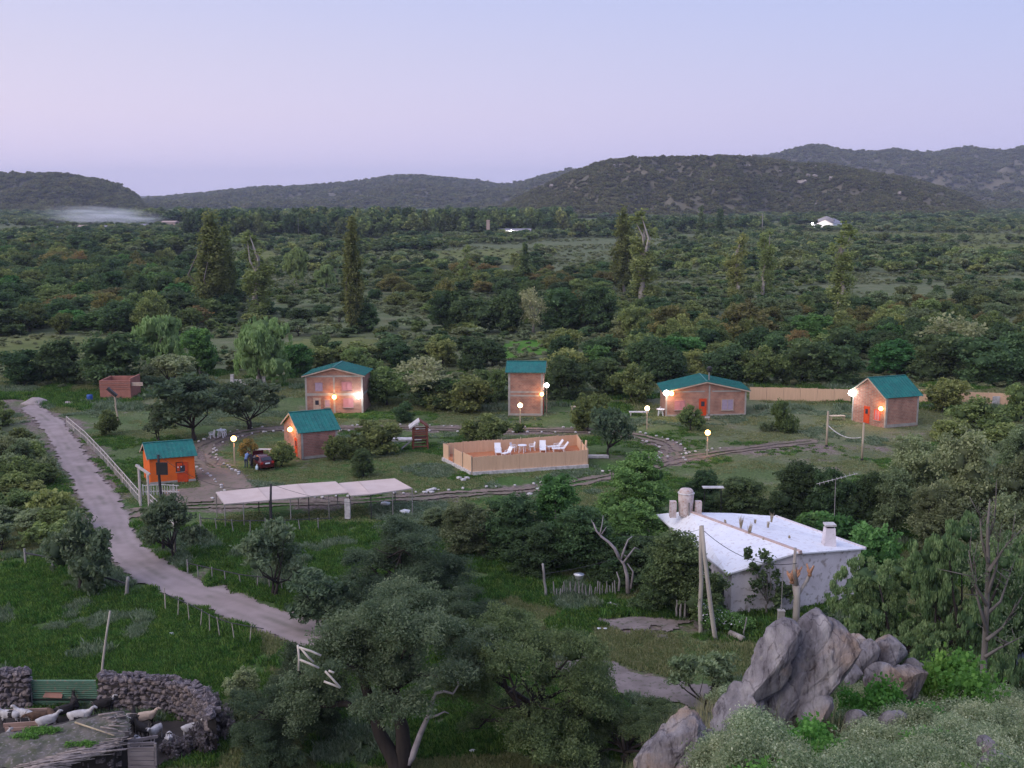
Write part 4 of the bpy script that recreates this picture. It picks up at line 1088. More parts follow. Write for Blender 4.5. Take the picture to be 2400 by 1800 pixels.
# pale rock outcrops on the broad hill
m = MB(); Vh = hC
for k in range(60):
    i = rng.randint(int(Vh.shape[0] * .1), int(Vh.shape[0] * .9)); j = rng.randint(12, 42)
    p = Vh[i, j]; s = rng.uniform(1.5, 5)
    for q in range(3):
        c = Vector(p) + Vector((rng.normal() * s, rng.normal() * s, s * .3 + 1))
        m.box(c, (s * rng.uniform(.6, 1.4), s, s * rng.uniform(.6, 1.6)), M=Matrix.Rotation(rng.uniform(0, 3), 3, Vector((rng.normal(), rng.normal(), rng.normal())).normalized()))
tag(m.build('rock_outcrops', mat('hill_rock', (0.36, 0.31, 0.28), (0.25, 0.21, 0.19), 0.3)), 'pale crags scattered over the broad hill', None, None, 'stuff')
# ================================================================ BUILDINGS
def brickmat(name, c1, c2, mortar):
    m, nt, b = principled(name)
    b.inputs['Roughness'].default_value = 0.9; b.inputs['Specular IOR Level'].default_value = 0.15
    t = N(nt, 'ShaderNodeTexCoord'); s = N(nt, 'ShaderNodeSeparateXYZ'); nt.links.new(t.outputs['Object'], s.inputs[0])
    ad = N(nt, 'ShaderNodeMath', operation='ADD'); nt.links.new(s.outputs['X'], ad.inputs[0]); nt.links.new(s.outputs['Y'], ad.inputs[1])
    cm = N(nt, 'ShaderNodeCombineXYZ'); nt.links.new(ad.outputs[0], cm.inputs['X']); nt.links.new(s.outputs['Z'], cm.inputs['Y'])
    br = N(nt, 'ShaderNodeTexBrick'); nt.links.new(cm.outputs[0], br.inputs['Vector'])
    br.inputs['Scale'].default_value = 1.0; br.inputs['Brick Width'].default_value = 0.36; br.inputs['Row Height'].default_value = 0.19
    br.inputs['Mortar Size'].default_value = 0.018; br.inputs['Color1'].default_value = (*c1, 1); br.inputs['Color2'].default_value = (*c2, 1); br.inputs['Mortar'].default_value = (*mortar, 1)
    n = N(nt, 'ShaderNodeTexNoise'); n.inputs['Scale'].default_value = 1.1; n.inputs['Detail'].default_value = 6; nt.links.new(t.outputs['Object'], n.inputs['Vector'])
    r = ramp(nt, [(0.3, (0.72, 0.72, 0.74)), (0.7, (1.2, 1.15, 1.12))]); nt.links.new(n.outputs['Fac'], r.inputs[0])
    mu = N(nt, 'ShaderNodeMixRGB', blend_type='MULTIPLY'); mu.inputs[0].default_value = 1; nt.links.new(br.outputs['Color'], mu.inputs[1]); nt.links.new(r.outputs[0], mu.inputs[2])
    nt.links.new(mu.outputs[0], b.inputs['Base Color'])
    bp = N(nt, 'ShaderNodeBump'); bp.inputs['Strength'].default_value = 0.6; bp.inputs['Distance'].default_value = 0.02
    nt.links.new(br.outputs['Fac'], bp.inputs['Height']); bp.invert = True
    nt.links.new(bp.outputs[0], b.inputs['Normal'])
    MATS[name] = m
    return m
BRICK = brickmat('brick_salmon', (0.42, 0.215, 0.155), (0.34, 0.16, 0.12), (0.36, 0.30, 0.25))
BRICK2 = brickmat('brick_dark', (0.36, 0.16, 0.13), (0.27, 0.12, 0.10), (0.30, 0.24, 0.22))
CONC = mat('concrete_band', (0.40, 0.37, 0.34), (0.30, 0.28, 0.26), 2.0, 0.9, 0.01)
TEAL = mat('roof_sheet_teal', (0.010, 0.165, 0.140), (0.008, 0.115, 0.105), 1.3, 0.5, 0.0, spec=0.35, c3=(0.05, 0.17, 0.15))
WOODL = mat('fascia_timber', (0.52, 0.40, 0.32), (0.40, 0.30, 0.24), 3.0, 0.8)
TIMBER = mat('timber_post', (0.46, 0.38, 0.29), (0.34, 0.27, 0.20), 3.0, 0.85, 0.01, stretch=(1, 1, .2))
GREYW = mat('timber_weathered', (0.33, 0.31, 0.30), (0.20, 0.185, 0.175), 4.0, 0.9, 0.01, stretch=(1, 1, .2))
ORANGE = mat('painted_render_orange', (0.78, 0.15, 0.022), (0.68, 0.12, 0.02), 1.2, 0.8, 0.005, c3=(0.62, 0.14, 0.04))
ORANGED = mat('painted_door_orange', (0.64, 0.075, 0.018), (0.55, 0.06, 0.015), 2.0, 0.6)
DARKM = mat('dark_metal', (0.02, 0.02, 0.022), (0.03, 0.028, 0.028), 3, 0.5)
GLASS = mat('window_glass_dusk', (0.03, 0.035, 0.05), (0.05, 0.05, 0.07), 2, 0.12, spec=0.6)
CURT = mat('curtain_lilac', (0.40, 0.32, 0.42), (0.32, 0.26, 0.36), 4, 0.9)
PINKP = mat('shutter_pink', (0.50, 0.24, 0.26), (0.44, 0.20, 0.22), 3, 0.8)
WHITEP = mat('plastic_white', (0.82, 0.82, 0.84), (0.78, 0.78, 0.82), 2, 0.45)
STONEW = mat('limewashed_stone', (0.62, 0.59, 0.58), (0.40, 0.37, 0.36), 3, 0.9, 0.01)
WARM = emat('bulb_sodium', (1.0, 0.46, 0.13), 16.0)
WARM2 = emat('bulb_warm_white', (1.0, 0.66, 0.34), 16.0)
COOL = emat('bulb_cool_white', (0.98, 0.97, 1.0), 26.0)

def lamp_light(p, col, power, r=0.15):
    d = bpy.data.lights.new('bulb_light', 'POINT'); d.energy = power; d.color = col; d.shadow_soft_size = r
    o = bpy.data.objects.new('bulb_light', d); COL.objects.link(o); o.location = p
    return o

def gable_house(name, label, A, B, C, wh, rh, wallm, cat='cabin', over=0.45, bands=(), roofm=None, ribs=True, eave_over=0.35):
    """A,B feet of the gable wall (left,right seen from outside), C foot of the far corner behind B"""
    A = Vector((A[0], A[1], 0)); B = Vector((B[0], B[1], 0)); Cc = Vector((C[0], C[1], 0)); D = A + Cc - B
    cen = (A + B + Cc + D) / 4
    r = thing(name, label, cat, cen)
    A, B, Cc, D = A - cen, B - cen, Cc - cen, D - cen
    u = (B - A).normalized(); v = (Cc - B).normalized(); W_ = (B - A).length; Dp = (Cc - B).length
    up = Vector((0, 0, 1))
    t = 0.2
    m = MB()
    # gable walls as pentagons with thickness, side walls between them
    mid = (A + B) / 2
    for o_, inn in ((A, v), (D, -v)):
        b_ = o_ + u * W_
        m.prism([o_ + up * -.1, b_ + up * -.1, b_ + up * wh, (o_ + b_) / 2 + up * (rh - 0.02), o_ + up * wh], inn * t)
    for o_, inn in ((A + v * t, u), (B + v * t, -u)):
        e = o_ + v * (Dp - 2 * t)
        m.prism([o_ + up * -.1, e + up * -.1, e + up * (wh - .02), o_ + up * (wh - .02)], inn * t)
    m.build('wall', wallm, r)
    # roof: two sheets with ribs, ridge cap, barge boards
    roofm = roofm or TEAL
    sl = (rh - wh) / (W_ / 2)
    n = Vector((0, 0, 1))
    for sgn in (-1, 1):
        rm = MB()
        ridge0 = mid - v * over + up * (rh + .06); ridge1 = ridge0 + v * (Dp + 2 * over)
        L = W_ / 2 + eave_over
        off = u * (sgn * L) - up * (sl * L)
        q = [ridge0, ridge1, ridge1 + off, ridge0 + off]
        nn = (off.cross(v)).normalized(); nn = nn if nn.z > 0 else -nn
        rm.prism([p for p in q], nn * 0.035)
        if ribs:
            k = int((Dp + 2 * over) / 0.42)
            for i in range(k + 1):
                a = ridge0 + v * ((Dp + 2 * over) * i / k * .995 + .01) + nn * .05
                rm.bar(a, a + off * .999, 0.07, 0.05)
        rm.build('roof_sheet', roofm, r)
        bm_ = MB()
        for s2 in (ridge0, ridge1):
            bm_.bar(s2 - up * .09, s2 + off - up * .09, 0.06, 0.16)
        bm_.build('barge_board', WOODL, r)
    cp = MB(); cp.bar(mid - v * over + up * (rh + .12), mid + v * (Dp + over) + up * (rh + .12), 0.22, 0.05); cp.build('ridge_cap', roofm, r)
    if bands:
        bm_ = MB()
        for s0, z0, s1, z1 in bands:           # on the gable wall, 3 cm proud
            bm_.bar(A + u * s0 - v * .012 + up * z0, A + u * s1 - v * .012 + up * z1, 0.05, 0.2) if False else None
            c = A + u * (s0 + s1) / 2 - v * .02 + up * (z0 + z1) / 2
            M = Matrix((u, v, up)).transposed()
            bm_.box(c, (max(abs(s1 - s0), .18), 0.06, max(abs(z1 - z0), .18)), M=M)
        bm_.build('concrete_band', CONC, r)
    r['_'] = 0
    del r['_']
    return r, dict(A=A, B=B, C=Cc, u=u, v=v, W=W_, D=Dp, up=up, cen=cen)
def opening(r, f, s, z0, w, h, kind, face='front', paneM=None, frameM=None, label=None, frac=False):
    """window or door on a wall; s = distance along the wall to the middle"""
    if face == 'front': o, u, nrm = f['A'], f['u'], -f['v']
    else: o, u, nrm = f['B'], f['v'], f['u']
    up = f['up']; c = o + u * s + up * (z0 + h / 2)
    M = Matrix((u, -nrm, up)).transposed()
    fm = MB(); fr = 0.07
    for dx, dz, sx, sz in ((-(w / 2), 0, fr, h), (w / 2, 0, fr, h), (0, h / 2, w + fr, fr), (0, -h / 2, w + fr, fr)):
        fm.box(c + u * dx + up * dz + nrm * .03, (sx, 0.08, sz), M=M)
    if kind == 'window' and w > .7: fm.box(c + nrm * .03, (0.05, 0.07, h), M=M)
    if kind == 'window':
        wobj = fm.build('window', frameM or WOODL, r)
        g = MB(); g.box(c + nrm * .012, (w, 0.02, h), M=M); g.build('pane', paneM or GLASS, wobj)
        sl = MB(); sl.box(c - up * (h / 2 + .07) + nrm * .06, (w + .2, 0.16, 0.05), M=M); sl.build('sill', CONC, wobj)
        return wobj
    dm = MB(); dm.box(c + nrm * .03, (w, .05, h), M=M)
    d = dm.build('door', frameM or ORANGED, r)
    fm.build('frame', frameM or ORANGED, d)
    g = MB(); g.box(c + up * h * .2 + nrm * .06, (w * .5, .015, h * .3), M=M); g.build('pane', GLASS, d)
    hd = MB(); hd.box(c + u * w * .4 + nrm * .09, (.04, .06, .12), M=M); hd.build('handle', DARKM, d)
    return d
def wall_lamp(r, f, s, z, m, col, power, face='front', rad=0.16, out_=0.22, label=None):
    if face == 'front': o, u, nrm = f['A'], f['u'], -f['v']
    else: o, u, nrm = f['B'], f['v'], f['u']
    p = o + u * s + f['up'] * z + nrm * out_
    mb = MB(); mb.bar(o + u * s + f['up'] * (z + .12), p + f['up'] * .1, .05); mb.lathe([(.02, .12), (.08, .1), (.1, .0)], p, 10)
    lo = mb.build('wall_lamp', DARKM, r)
    if label: lo['label'] = label
    b = MB(); b.lathe([(0.02, -rad), (rad * .7, -rad * .72), (rad, 0), (rad * .7, rad * .7), (.02, rad)], p, 14); b.build('bulb', m, lo, True)
    L = lamp_light(p + nrm * (rad + .08), col, power * 1.5); L.parent = lo; L.matrix_parent_inverse = Matrix.Identity(4)
    return p

def z_at(p, px, py): return at_dist(px, py, p[1]).z

# two storey cabin
A, B = at(717, 969), at(852, 968); C = (B.x + 0.35, B.y + 5.0)
wh = z_at(A, 717, 880); rh = z_at(A, 782, 862)
h2, f2 = gable_house('two_storey_cabin', 'two storey brick cabin with green gable roof and two lamps on its front', A, B, C, wh, rh, BRICK)
W2 = f2['W']
bm_ = MB(); M = Matrix((f2['u'], f2['v'], f2['up'])).transposed()
def band(mb, f, s, z, w, h, face='front'):
    if face == 'front': o, u, nrm = f['A'], f['u'], -f['v']
    else: o, u, nrm = f['B'], f['v'], f['u']
    mb.box(o + u * s + f['up'] * z + nrm * .012, (w, .05, h), M=Matrix((u, -nrm, f['up'])).transposed())
for s in (.12, W2 / 2, W2 - .12): band(bm_, f2, s, wh / 2, .24, wh - .02)
band(bm_, f2, W2 / 2 , wh - .14, W2 - .5, .24); band(bm_, f2, W2 / 2, wh * .5, W2 - .5, .36)
band(bm_, f2, f2['D'] - .15, wh / 2, .25, wh - .1, 'side'); band(bm_, f2, f2['D'] / 2, wh * .5, f2['D'] - .8, .3, 'side')
bm_.build('concrete_band', CONC, h2)
opening(h2, f2, W2 * .24, wh * .60, .9, 1.05, 'window', paneM=CURT, frameM=CURT)
opening(h2, f2, W2 * .72, wh * .60, 1.3, 1.15, 'window', paneM=PINKP, frameM=PINKP)
opening(h2, f2, W2 * .74, wh * .16, 1.3, 1.15, 'window', paneM=PINKP, frameM=PINKP)
opening(h2, f2, W2 * .2, 0.05, 0.95, 2.05, 'door', frameM=WOODL)
opening(h2, f2, W2 * .38, wh * .17, 0.7, 1.0, 'window', paneM=CURT)
wall_lamp(h2, f2, W2 * .51, wh * .44, WARM, (1, .42, .12), 95, rad=.3, out_=.4, label='orange lamp')
wall_lamp(h2, f2, W2 * .93, wh * .47, COOL, (1, .93, .85), 110, rad=.36, out_=.4, label='white lamp')

# tower cabin
FL, FR = at(1191, 974), at(1272, 974.5)
BL = Vector((FL.x + .35, FL.y + 4.4, 0)); BR = Vector((FR.x + .55, FR.y + 4.4, 0))
wh = z_at(FL, 1191, 870); rh = wh + .95
ht, ft = gable_house('tower_cabin', 'narrow two storey brick cabin with small green roof in the middle', BL, FL, FR, wh, rh, BRICK, over=.35, eave_over=.45)
# ft: front=left gable wall, side = wall facing the viewer
bm_ = MB()
for s in (.14, ft['D'] - .14): band(bm_, ft, s, wh / 2, .28, wh - .02, 'side')
band(bm_, ft, ft['D'] / 2, wh - .14, ft['D'] - .6, .26, 'side'); band(bm_, ft, ft['D'] / 2, wh * .535, ft['D'] - .6, .2, 'side'); band(bm_, ft, ft['D'] / 2, wh * .45, ft['D'] - .6, .2, 'side'); band(bm_, ft, ft['D'] / 2, .16, ft['D'] - .6, .3, 'side')
bm_.build('concrete_band', CONC, ht)
wall_lamp(ht, ft, ft['D'] - .1, wh * .5, WARM, (1, .5, .2), 45, 'side', rad=.26, out_=.45, label='orange lamp')
dm = MB(); e_ = ft['B'] + ft['v'] * (ft['D'] + .03) - ft['u'] * 1.1
dm.box(e_ + Vector((0, 0, 1.0)), (.06, .9, 2.0)); dm.build('door', ORANGED, ht)

# wide cabin
A, B = at(1559, 976), at(1748, 973); C = (B.x + .1, B.y + 6.0)
wh = z_at(A, 1559, 917); rh = z_at(A, 1663, 896)
h3, f3 = gable_house('wide_cabin', 'wide low brick cabin with green gable roof and black flue', A, B, C, wh, rh, BRICK, eave_over=.5)
W3 = f3['W']; sc3 = W3 / 189.
bm_ = MB()
for s in (.12, W3 * .54, W3 - .12): band(bm_, f3, s, wh / 2 + (.4 if s > 1 and s < W3 - 1 else 0), .22, wh + (.8 if s > 1 and s < W3 - 1 else 0))
band(bm_, f3, W3 * .3, wh - .1, W3 * .36, .2); band(bm_, f3, W3 * .75, wh - .1, W3 * .36, .2); band(bm_, f3, W3 / 2, .12, W3 - .6, .24)
bm_.build('concrete_band', CONC, h3)
opening(h3, f3, (1646 - 1559) * sc3, .1, .95, 2.2, 'door')
opening(h3, f3, (1704 - 1559) * sc3, .75, 1.6, 1.45, 'window', paneM=CURT, frameM=WOODL)
opening(h3, f3, (1592 - 1559) * sc3, .9, 1.3, 1.2, 'window', paneM=PINKP, frameM=PINKP)
wall_lamp(h3, f3, .75, wh - .25, WARM, (1, .42, .12), 100, rad=.3, out_=.4, label='orange lamp')
wall_lamp(h3, f3, .02, wh - .15, COOL, (1, .95, .9), 60, rad=.36, out_=.4, label='white lamp')
fl = MB(); q = f3['A'] + f3['u'] * W3 * .55 + f3['v'] * 1.4; fl.tube([q + Vector((0, 0, rh - .1)), q + Vector((0, 0, rh + 1.2))], .1, 8)
fo = fl.build('flue', GREYW, h3); fc = MB(); fc.lathe([(.2, 1.1), (.34, 1.25), (.36, 1.65), (.2, 1.85)], q + Vector((0, 0, rh)), 10); fc.build('flue_cap', DARKM, fo)

# last cabin
A, B, C = at(1996, 985), at(2074, 1003), at(2150, 996.5)
wh = z_at(B, 2073, 931); rh = z_at((A + B) / 2, 2030, 886)
h4, f4 = gable_house('corner_cabin', 'brick cabin with steep green roof turned corner-on at the right', A, B, C, wh, rh, BRICK, over=.4, eave_over=.25)
W4 = f4['W']
opening(h4, f4, W4 * .45, .15, .85, 2.1, 'door'); opening(h4, f4, W4 * .76, .8, .9, 1.3, 'window', paneM=PINKP, frameM=ORANGED)
bm_ = MB()
for s in (.1, W4 - .1): band(bm_, f4, s, wh / 2, .2, wh)
for s in (.12, f4['D'] - .12): band(bm_, f4, s, wh / 2, .24, wh - .05, 'side')
band(bm_, f4, f4['D'] / 2, .2, f4['D'] - .6, .4, 'side')
bm_.build('concrete_band', CONC, h4)
wall_lamp(h4, f4, W4 * .04, wh - .25, COOL, (1, .93, .9), 130, rad=.4, out_=.45, label='white lamp')
wall_lamp(h4, f4, W4 * .93, wh * .62, WARM, (1, .42, .12), 70, rad=.28, out_=.4, label='orange lamp')

# low cabin by the car
B, C = at(707, 1077), at(792, 1068); A = at(668, 1052)
wh = z_at(B, 707, 1014); rh = z_at((A + B) / 2, 678, 968)
h5, f5 = gable_house('low_cabin', 'small brick cabin with green roof beside the parked red car', A, B, C, wh, rh, BRICK2, over=.35, eave_over=.2)
bm_ = MB()
band(bm_, f5, .12, wh / 2, .22, wh - .05, 'side'); band(bm_, f5, f5['D'] - .12, wh / 2, .22, wh - .05, 'side'); band(bm_, f5, f5['D'] / 2, .15, f5['D'] - .6, .3, 'side'); band(bm_, f5, f5['W'] - .12, wh / 2, .2, wh)
bm_.build('concrete_band', CONC, h5)
gw = MB(); M = Matrix((f5['u'], f5['v'], f5['up'])).transposed()
gw.prism([f5['A'] - f5['v'] * .01, f5['B'] - f5['v'] * .01, f5['B'] - f5['v'] * .01 + Vector((0, 0, wh)), (f5['A'] + f5['B']) / 2 - f5['v'] * .01 + Vector((0, 0, rh - .05)), f5['A'] - f5['v'] * .01 + Vector((0, 0, wh))], -f5['v'] * .03)
gw.build('lit_gable_skin', BRICK, h5)  # paler brick skin paints this gable as the lit side
wall_lamp(h5, f5, f5['W'] * .58, wh * .98, WARM, (1, .45, .14), 90, rad=.28, out_=.4, label='orange lamp')
opening(h5, f5, f5['W'] * .72, .1, .85, 2.0, 'door')

# orange kiosk
A, B, C = at(338, 1118), at(353, 1136), at(458, 1127)
wh = z_at(B, 353, 1072); rh = z_at((A + B) / 2, 322, 1040)
h6, f6 = gable_house('kiosk', 'bright orange gatehouse with green roof and dark barred window', A, B, C, wh, rh, ORANGE, cat='kiosk', over=.25, eave_over=.35)
opening(h6, f6, f6['D'] * .72, .05, 1.0, 2.0, 'door', 'side')
wobj = opening(h6, f6, f6['D'] * .66, 1.15, .65, .95, 'window', 'side', paneM=DARKM, frameM=DARKM)
for k in (-.16, .16):
    b = MB(); c = f6['B'] + f6['v'] * (f6['D'] * .66 + k) + f6['u'] * .1 + Vector((0, 0, 1.62)); b.lathe([(.02, -.07), (.08, 0), (.02, .07)], c, 8); b.build('lamp_glass', WHITEP, wobj)
band_m = MB(); band(band_m, f6, f6['D'] / 2, .12, f6['D'] + .1, .24, 'side'); band_m.build('plinth', CONC, h6)

# unfinished brick hut, upper left
A, B = at(236, 937), at(300, 940); u = (B - A)
m = MB(); BR2 = mat('raw_hollow_brick', (0.40, 0.17, 0.13), (0.30, 0.13, 0.10), 1.2, .95)
r = thing('unfinished_hut', 'roofless raw red brick hut beyond the thorn trees at upper left', 'hut', A)
wx = u.length; hgt = z_at(A, 236, 892)
m.box((wx / 2, 0, hgt / 2), (wx, .2, hgt)); m.box((.1, 2.2, hgt * .5), (.2, 4.2, hgt)); m.box((wx - .1, 2.2, hgt * .55), (.2, 4.2, hgt * 1.1)); m.box((wx / 2, 4.3, hgt / 2), (wx - .4, .2, hgt))
m.build('wall', BR2, r)
for k in range(5):
    c = MB(); c.box((wx / 2, -.03 + k * .0, hgt * .98 - k * .28), (wx + .1, .28, .1)); c.build('course', BRICK2 if k % 2 else BR2, r)
fence_bits = MB(); fence_bits.box((wx + .9, .3, hgt * .8), (1.6, .2, .5)); fence_bits.build('lintel', WOODL, r)
# ruined wall by the willows
m = MB(); A = at(545, 905); r = link('ruined_wall', None, None, A); tag(r, 'broken grey masonry wall stub under the large willow', 'wall')
m.box((0, 0, .9), (.5, .5, 1.8)); m.box((2.0, .1, .5), (3.6, .4, 1.0)); m.box((4.4, .1, .75), (1.4, .4, 1.5)); m.build('masonry', STONEW, r)

# ================================================================ REED SCREENS
REED = mat('reed_matting', (0.66, 0.44, 0.29), (0.60, 0.395, 0.26), 5.0, 0.85, 0.01, 40, 6, stretch=(1, 1, .10))
DECK = mat('terrace_paving', (0.50, 0.20, 0.09), (0.42, 0.16, 0.08), 1.5, 0.8)
def reed_run(root, org, P, Q, h, z0=0.0, seg=2.1, seed=1):
    P = Vector((P[0], P[1], 0)); Q = Vector((Q[0], Q[1], 0)); L = (Q - P).length; k = max(1, round(L / seg)); rg = random.Random(seed)
    d = (Q - P).normalized(); n = Vector((-d.y, d.x, 0))
    for i in range(k):
        a = P + d * (L * i / k + .01); b = P + d * (L * (i + 1) / k - .01)
        nn = int((b - a).length / 0.085); V = []; Fc = []
        t0 = h + rg.uniform(-.05, .05); t1 = h + rg.uniform(-.05, .05)
        for j in range(nn + 1):
            f = j / nn; off = .012 if j % 2 else -.012; top = t0 * (1 - f) + t1 * f + rg.uniform(-.035, .035)
            for sgn in (1, -1):
                q = a.lerp(b, f) + n * (off + sgn * .02) - org
                V += [(q.x, q.y, z0), (q.x, q.y, z0 + top)]
        for j in range(nn):
            o_ = j * 4
            Fc += [(o_, o_ + 4, o_ + 5, o_ + 1), (o_ + 2, o_ + 3, o_ + 7, o_ + 6), (o_ + 1, o_ + 5, o_ + 7, o_ + 3)]
        mb = MB(); mb.add(V, Fc); mb.build('reed_panel', REED, root)
    for i in range(k + 1):
        q = P + d * (L * i / k) - org + n * .09
        mb = MB(); mb.tube([(q.x, q.y, z0 - .3), (q.x, q.y, z0 + h + rg.uniform(0, .12))], .05, 6); mb.build('post', TIMBER, root)
c0 = at(1230, 1060)
ter = thing('screened_terrace', 'raised terrace enclosed by tan reed matting screens', 'terrace', c0)
eFL, eFR = at(1107, 1112), at(1378, 1094); eBL, eBR = at(1040, 1078), at(1352, 1056)
# orthogonal rectangle from the measured front edge
sl = MB(); ZD = 0.62
pts = [eFL, eFR, eBR, eBL]
sl.prism([Vector((p.x - c0.x, p.y - c0.y, -.1)) for p in pts], (0, 0, ZD + .1)); sl.build('paving', DECK, ter)
fo = MB()
for a, b in ((eFL, eFR), (eFL, eBL)):
    fo.bar(Vector((a.x, a.y, .12)) - c0, Vector((b.x, b.y, .12)) - c0, .5, .35)
fo.build('footing', STONEW, ter)
hr = z_at(eFL, 1107, 1071) - .25
reed_run(ter, c0, eFL, eFR, hr, .25, seg=2.4, seed=1); reed_run(ter, c0, eFL, eFL.lerp(eBL, .62), hr, .25, seg=2.4, seed=2)
reed_run(ter, c0, eBL, eBR, hr, .25, seg=2.4, seed=3); reed_run(ter, c0, eBR, eBR.lerp(eFR, .4), hr, .25, seed=4); reed_run(ter, c0, eFR, eFR.lerp(eBR, .55), hr, .2, seed=5)
reed_run(ter, c0, eBL, eBL.lerp(eFL, .18), hr, .2, seed=6)
P1, P2 = at(1757, 937), at(1994, 943)
fn = thing('reed_fence', 'long tan reed fence between the wide cabin and the corner cabin', 'fence', P1); hf = z_at(P1, 1757, 907)
reed_run(fn, P1, P1, P2, hf, 0, 2.3, 7)
P1, P2 = at(2146, 944), at(2400, 957)
fn = thing('reed_fence', 'tan reed fence running off behind the bushes at the far right', 'fence', P1); hf = z_at(P1, 2146, 912)
reed_run(fn, P1, P1, P2, hf, 0, 2.3, 8)
mb = MB(); mb.box((0, 0, .8), (1.0, .08, 1.6), M=Matrix.Rotation(.12, 3, 'X')); tag(mb.build('board', STONEW, None, loc=at(2333, 955)), 'pale sheet leaning on the far reed fence', 'board')

# ================================================================ LAMP POSTS
def lamp_post(px, pyt, pyb, label, m, col, power, w=.07):
    L = at(px, pyb); h = z_at(L, px, pyt)
    r = thing('lamp_post', label, 'lamp', L, 0, 'garden lamp posts')
    mb = MB(); mb.box((0, 0, h / 2 - .25), (w * 2, w * 2, h)); mb.build('post', TIMBER, r)
    lo = MB(); lo.lathe([(.05, h - .36), (.12, h - .34), (.12, h - .3)], (0, 0, 0), 10); lo.build('collar', DARKM, r)
    g = MB(); g.lathe([(.05, h - .3), (.23, h - .2), (.31, h), (.23, h + .2), (.05, h + .3)], (0, 0, 0), 16); g.build('globe', m, r, True)
    q = lamp_light(Vector((0, 0, h - .1)), col, power * 3.6, .32); q.parent = r
    return r
lamp_post(550, 1028, 1087, 'orange lit lamp post beside the parked red car', WARM, (1, .42, .1), 150)
lamp_post(1219, 950, 1000, 'lamp post in front of the tower cabin', WARM2, (1, .62, .32), 150)
lamp_post(1516, 957, 1005, 'lamp post left of the wide cabin', WARM2, (1, .66, .4), 120)
lamp_post(1657, 1014, 1071, 'lamp post at the driveway bend, nearest to the volleyball court', WARM, (1, .5, .18), 190)
lamp_post(1281, 903, 968, 'tall white lit lamp post against the tower cabin right wall', COOL, (1, .93, .8), 90)

# ================================================================ FAR BUILDINGS
r_, f_ = gable_house('farmhouse', 'distant white farmhouse with floodlit gable below the broad hill', at(1914, 537), at(1952, 538), at(1972, 533.5), 5.2, 8.4, mat('far_whitewash', (.85, .82, .82), (.8, .78, .78), 1, .8), cat='farmhouse', over=.6, ribs=False, roofm=mat('far_roof_grey', (.30, .28, .32), (.26, .25, .28), 1, .8))
o = f_['A'] + f_['u'] * f_['W'] * .5
g2 = MB(); g2.prism([o - f_['u'] * 8 + f_['v'] * 4 + Vector((0, 0, 6.5)), o + f_['u'] * 8 + f_['v'] * 4 + Vector((0, 0, 6.5)), o + f_['u'] * 8.5 + f_['v'] * 4 + Vector((0, 0, 8.6)), o + f_['v'] * 4 + Vector((0, 0, 11.6)), o - f_['u'] * 8.5 + f_['v'] * 4 + Vector((0, 0, 8.6))], f_['v'] * 7)
g2.build('clerestory', MATS['far_roof_grey'], r_)
an = MB(); an.box(o - f_['u'] * (f_['W'] * .5 + 2.5) + Vector((0, 0, 2.0)), (5, 5, 4)); an.build('annex', MATS['far_whitewash'], r_)
b = MB(); b.lathe([(.1, -1), (.8, 0), (.1, 1)], o - f_['u'] * (f_['W'] * .5 + 4) - f_['v'] * 5 + Vector((0, 0, 5)), 10); lo = b.build('flood_lamp', COOL, r_)
q = lamp_light(o - f_['u'] * 6 - f_['v'] * 10 + Vector((0, 0, 5)), (1, .95, .95), 2200, .5); q.parent = lo
FW = MATS['far_whitewash']; SALM = mat('far_salmon', (.45, .33, .28), (.4, .3, .26), 1, .9)
def block(px, pyb, pyt, w, dep, m, label, name='house', lamp=None, roof=True):
    L = at(px, pyb); k = ppm(L); wm = w / k; h = max(1.8, z_at(L, px, pyt))
    r = thing(name, label, 'house', L)
    mb = MB(); mb.box((0, dep / 2, h / 2), (wm, dep, h)); mb.build('wall', m, r)
    mb = MB(); mb.prism([(-wm / 2 - .5, -.5, h), (-wm / 2 - .5, dep + .5, h), (-wm / 2 - .5, dep / 2, h + 1.3)], (wm + 1, 0, 0)); mb.build('roof', MATS['far_roof_grey'] if m is FW else SALM, r)
    for i in range(3):
        mb = MB(); mb.box((wm * (-.3 + .3 * i), -.03, h * .5), (min(1.6, wm * .15), .12, h * .35)); mb.build('window', DARKM, r)
    if lamp:
        for lx in lamp:
            mb = MB(); mb.lathe([(.1, -.9), (.9, 0), (.1, .9)], (lx * wm, -1.2, h * .8), 10); mb.build('lamp', COOL, r)
        q = lamp_light((lamp[0] * wm, -4, h * .8), (1, .95, .95), 1500, .5); q.parent = r
    return r
block(1202, 551, 540, 84, 9, FW, 'distant long white farm building with a bright lamp', lamp=(-.05, .66))
block(136, 541, 535, 14, 8, FW, 'leftmost white house of the far village')
block(192, 538, 531, 18, 8, SALM, 'pale house of the far village left of the smoke')
block(248, 538, 532, 18, 8, FW, 'white house of the far village under the smoke')
block(330, 536, 528, 26, 9, FW, 'white house at the foot of the smoke')
block(394, 533, 521, 32, 14, SALM, 'large salmon shed right of the smoke')
block(533, 548, 538, 12, 8, FW, 'small white box house right of the massive poplar')
block(1830, 552, 545, 18, 7, SALM, 'low pale outbuilding in the far meadow', roof=False)
L = at(1144, 553); mb = MB(); mb.box((0, 0, z_at(L, 1144, 517) / 2), (2.4, 2.4, z_at(L, 1144, 517))); ct = link('chimney_stack', None, None, L); mb.build('shaft', SALM, ct); mb = MB(); mb.box((0, 0, z_at(L, 1144, 517)), (2.8, 2.8, .8)); mb.build('cap', SALM, ct); tag(ct, 'tall square brick stack left of the long white farm building', 'chimney')
L = at(937, 512); hh = z_at(L, 937, 489); wt = link('water_tower', None, None, L); mb = MB()
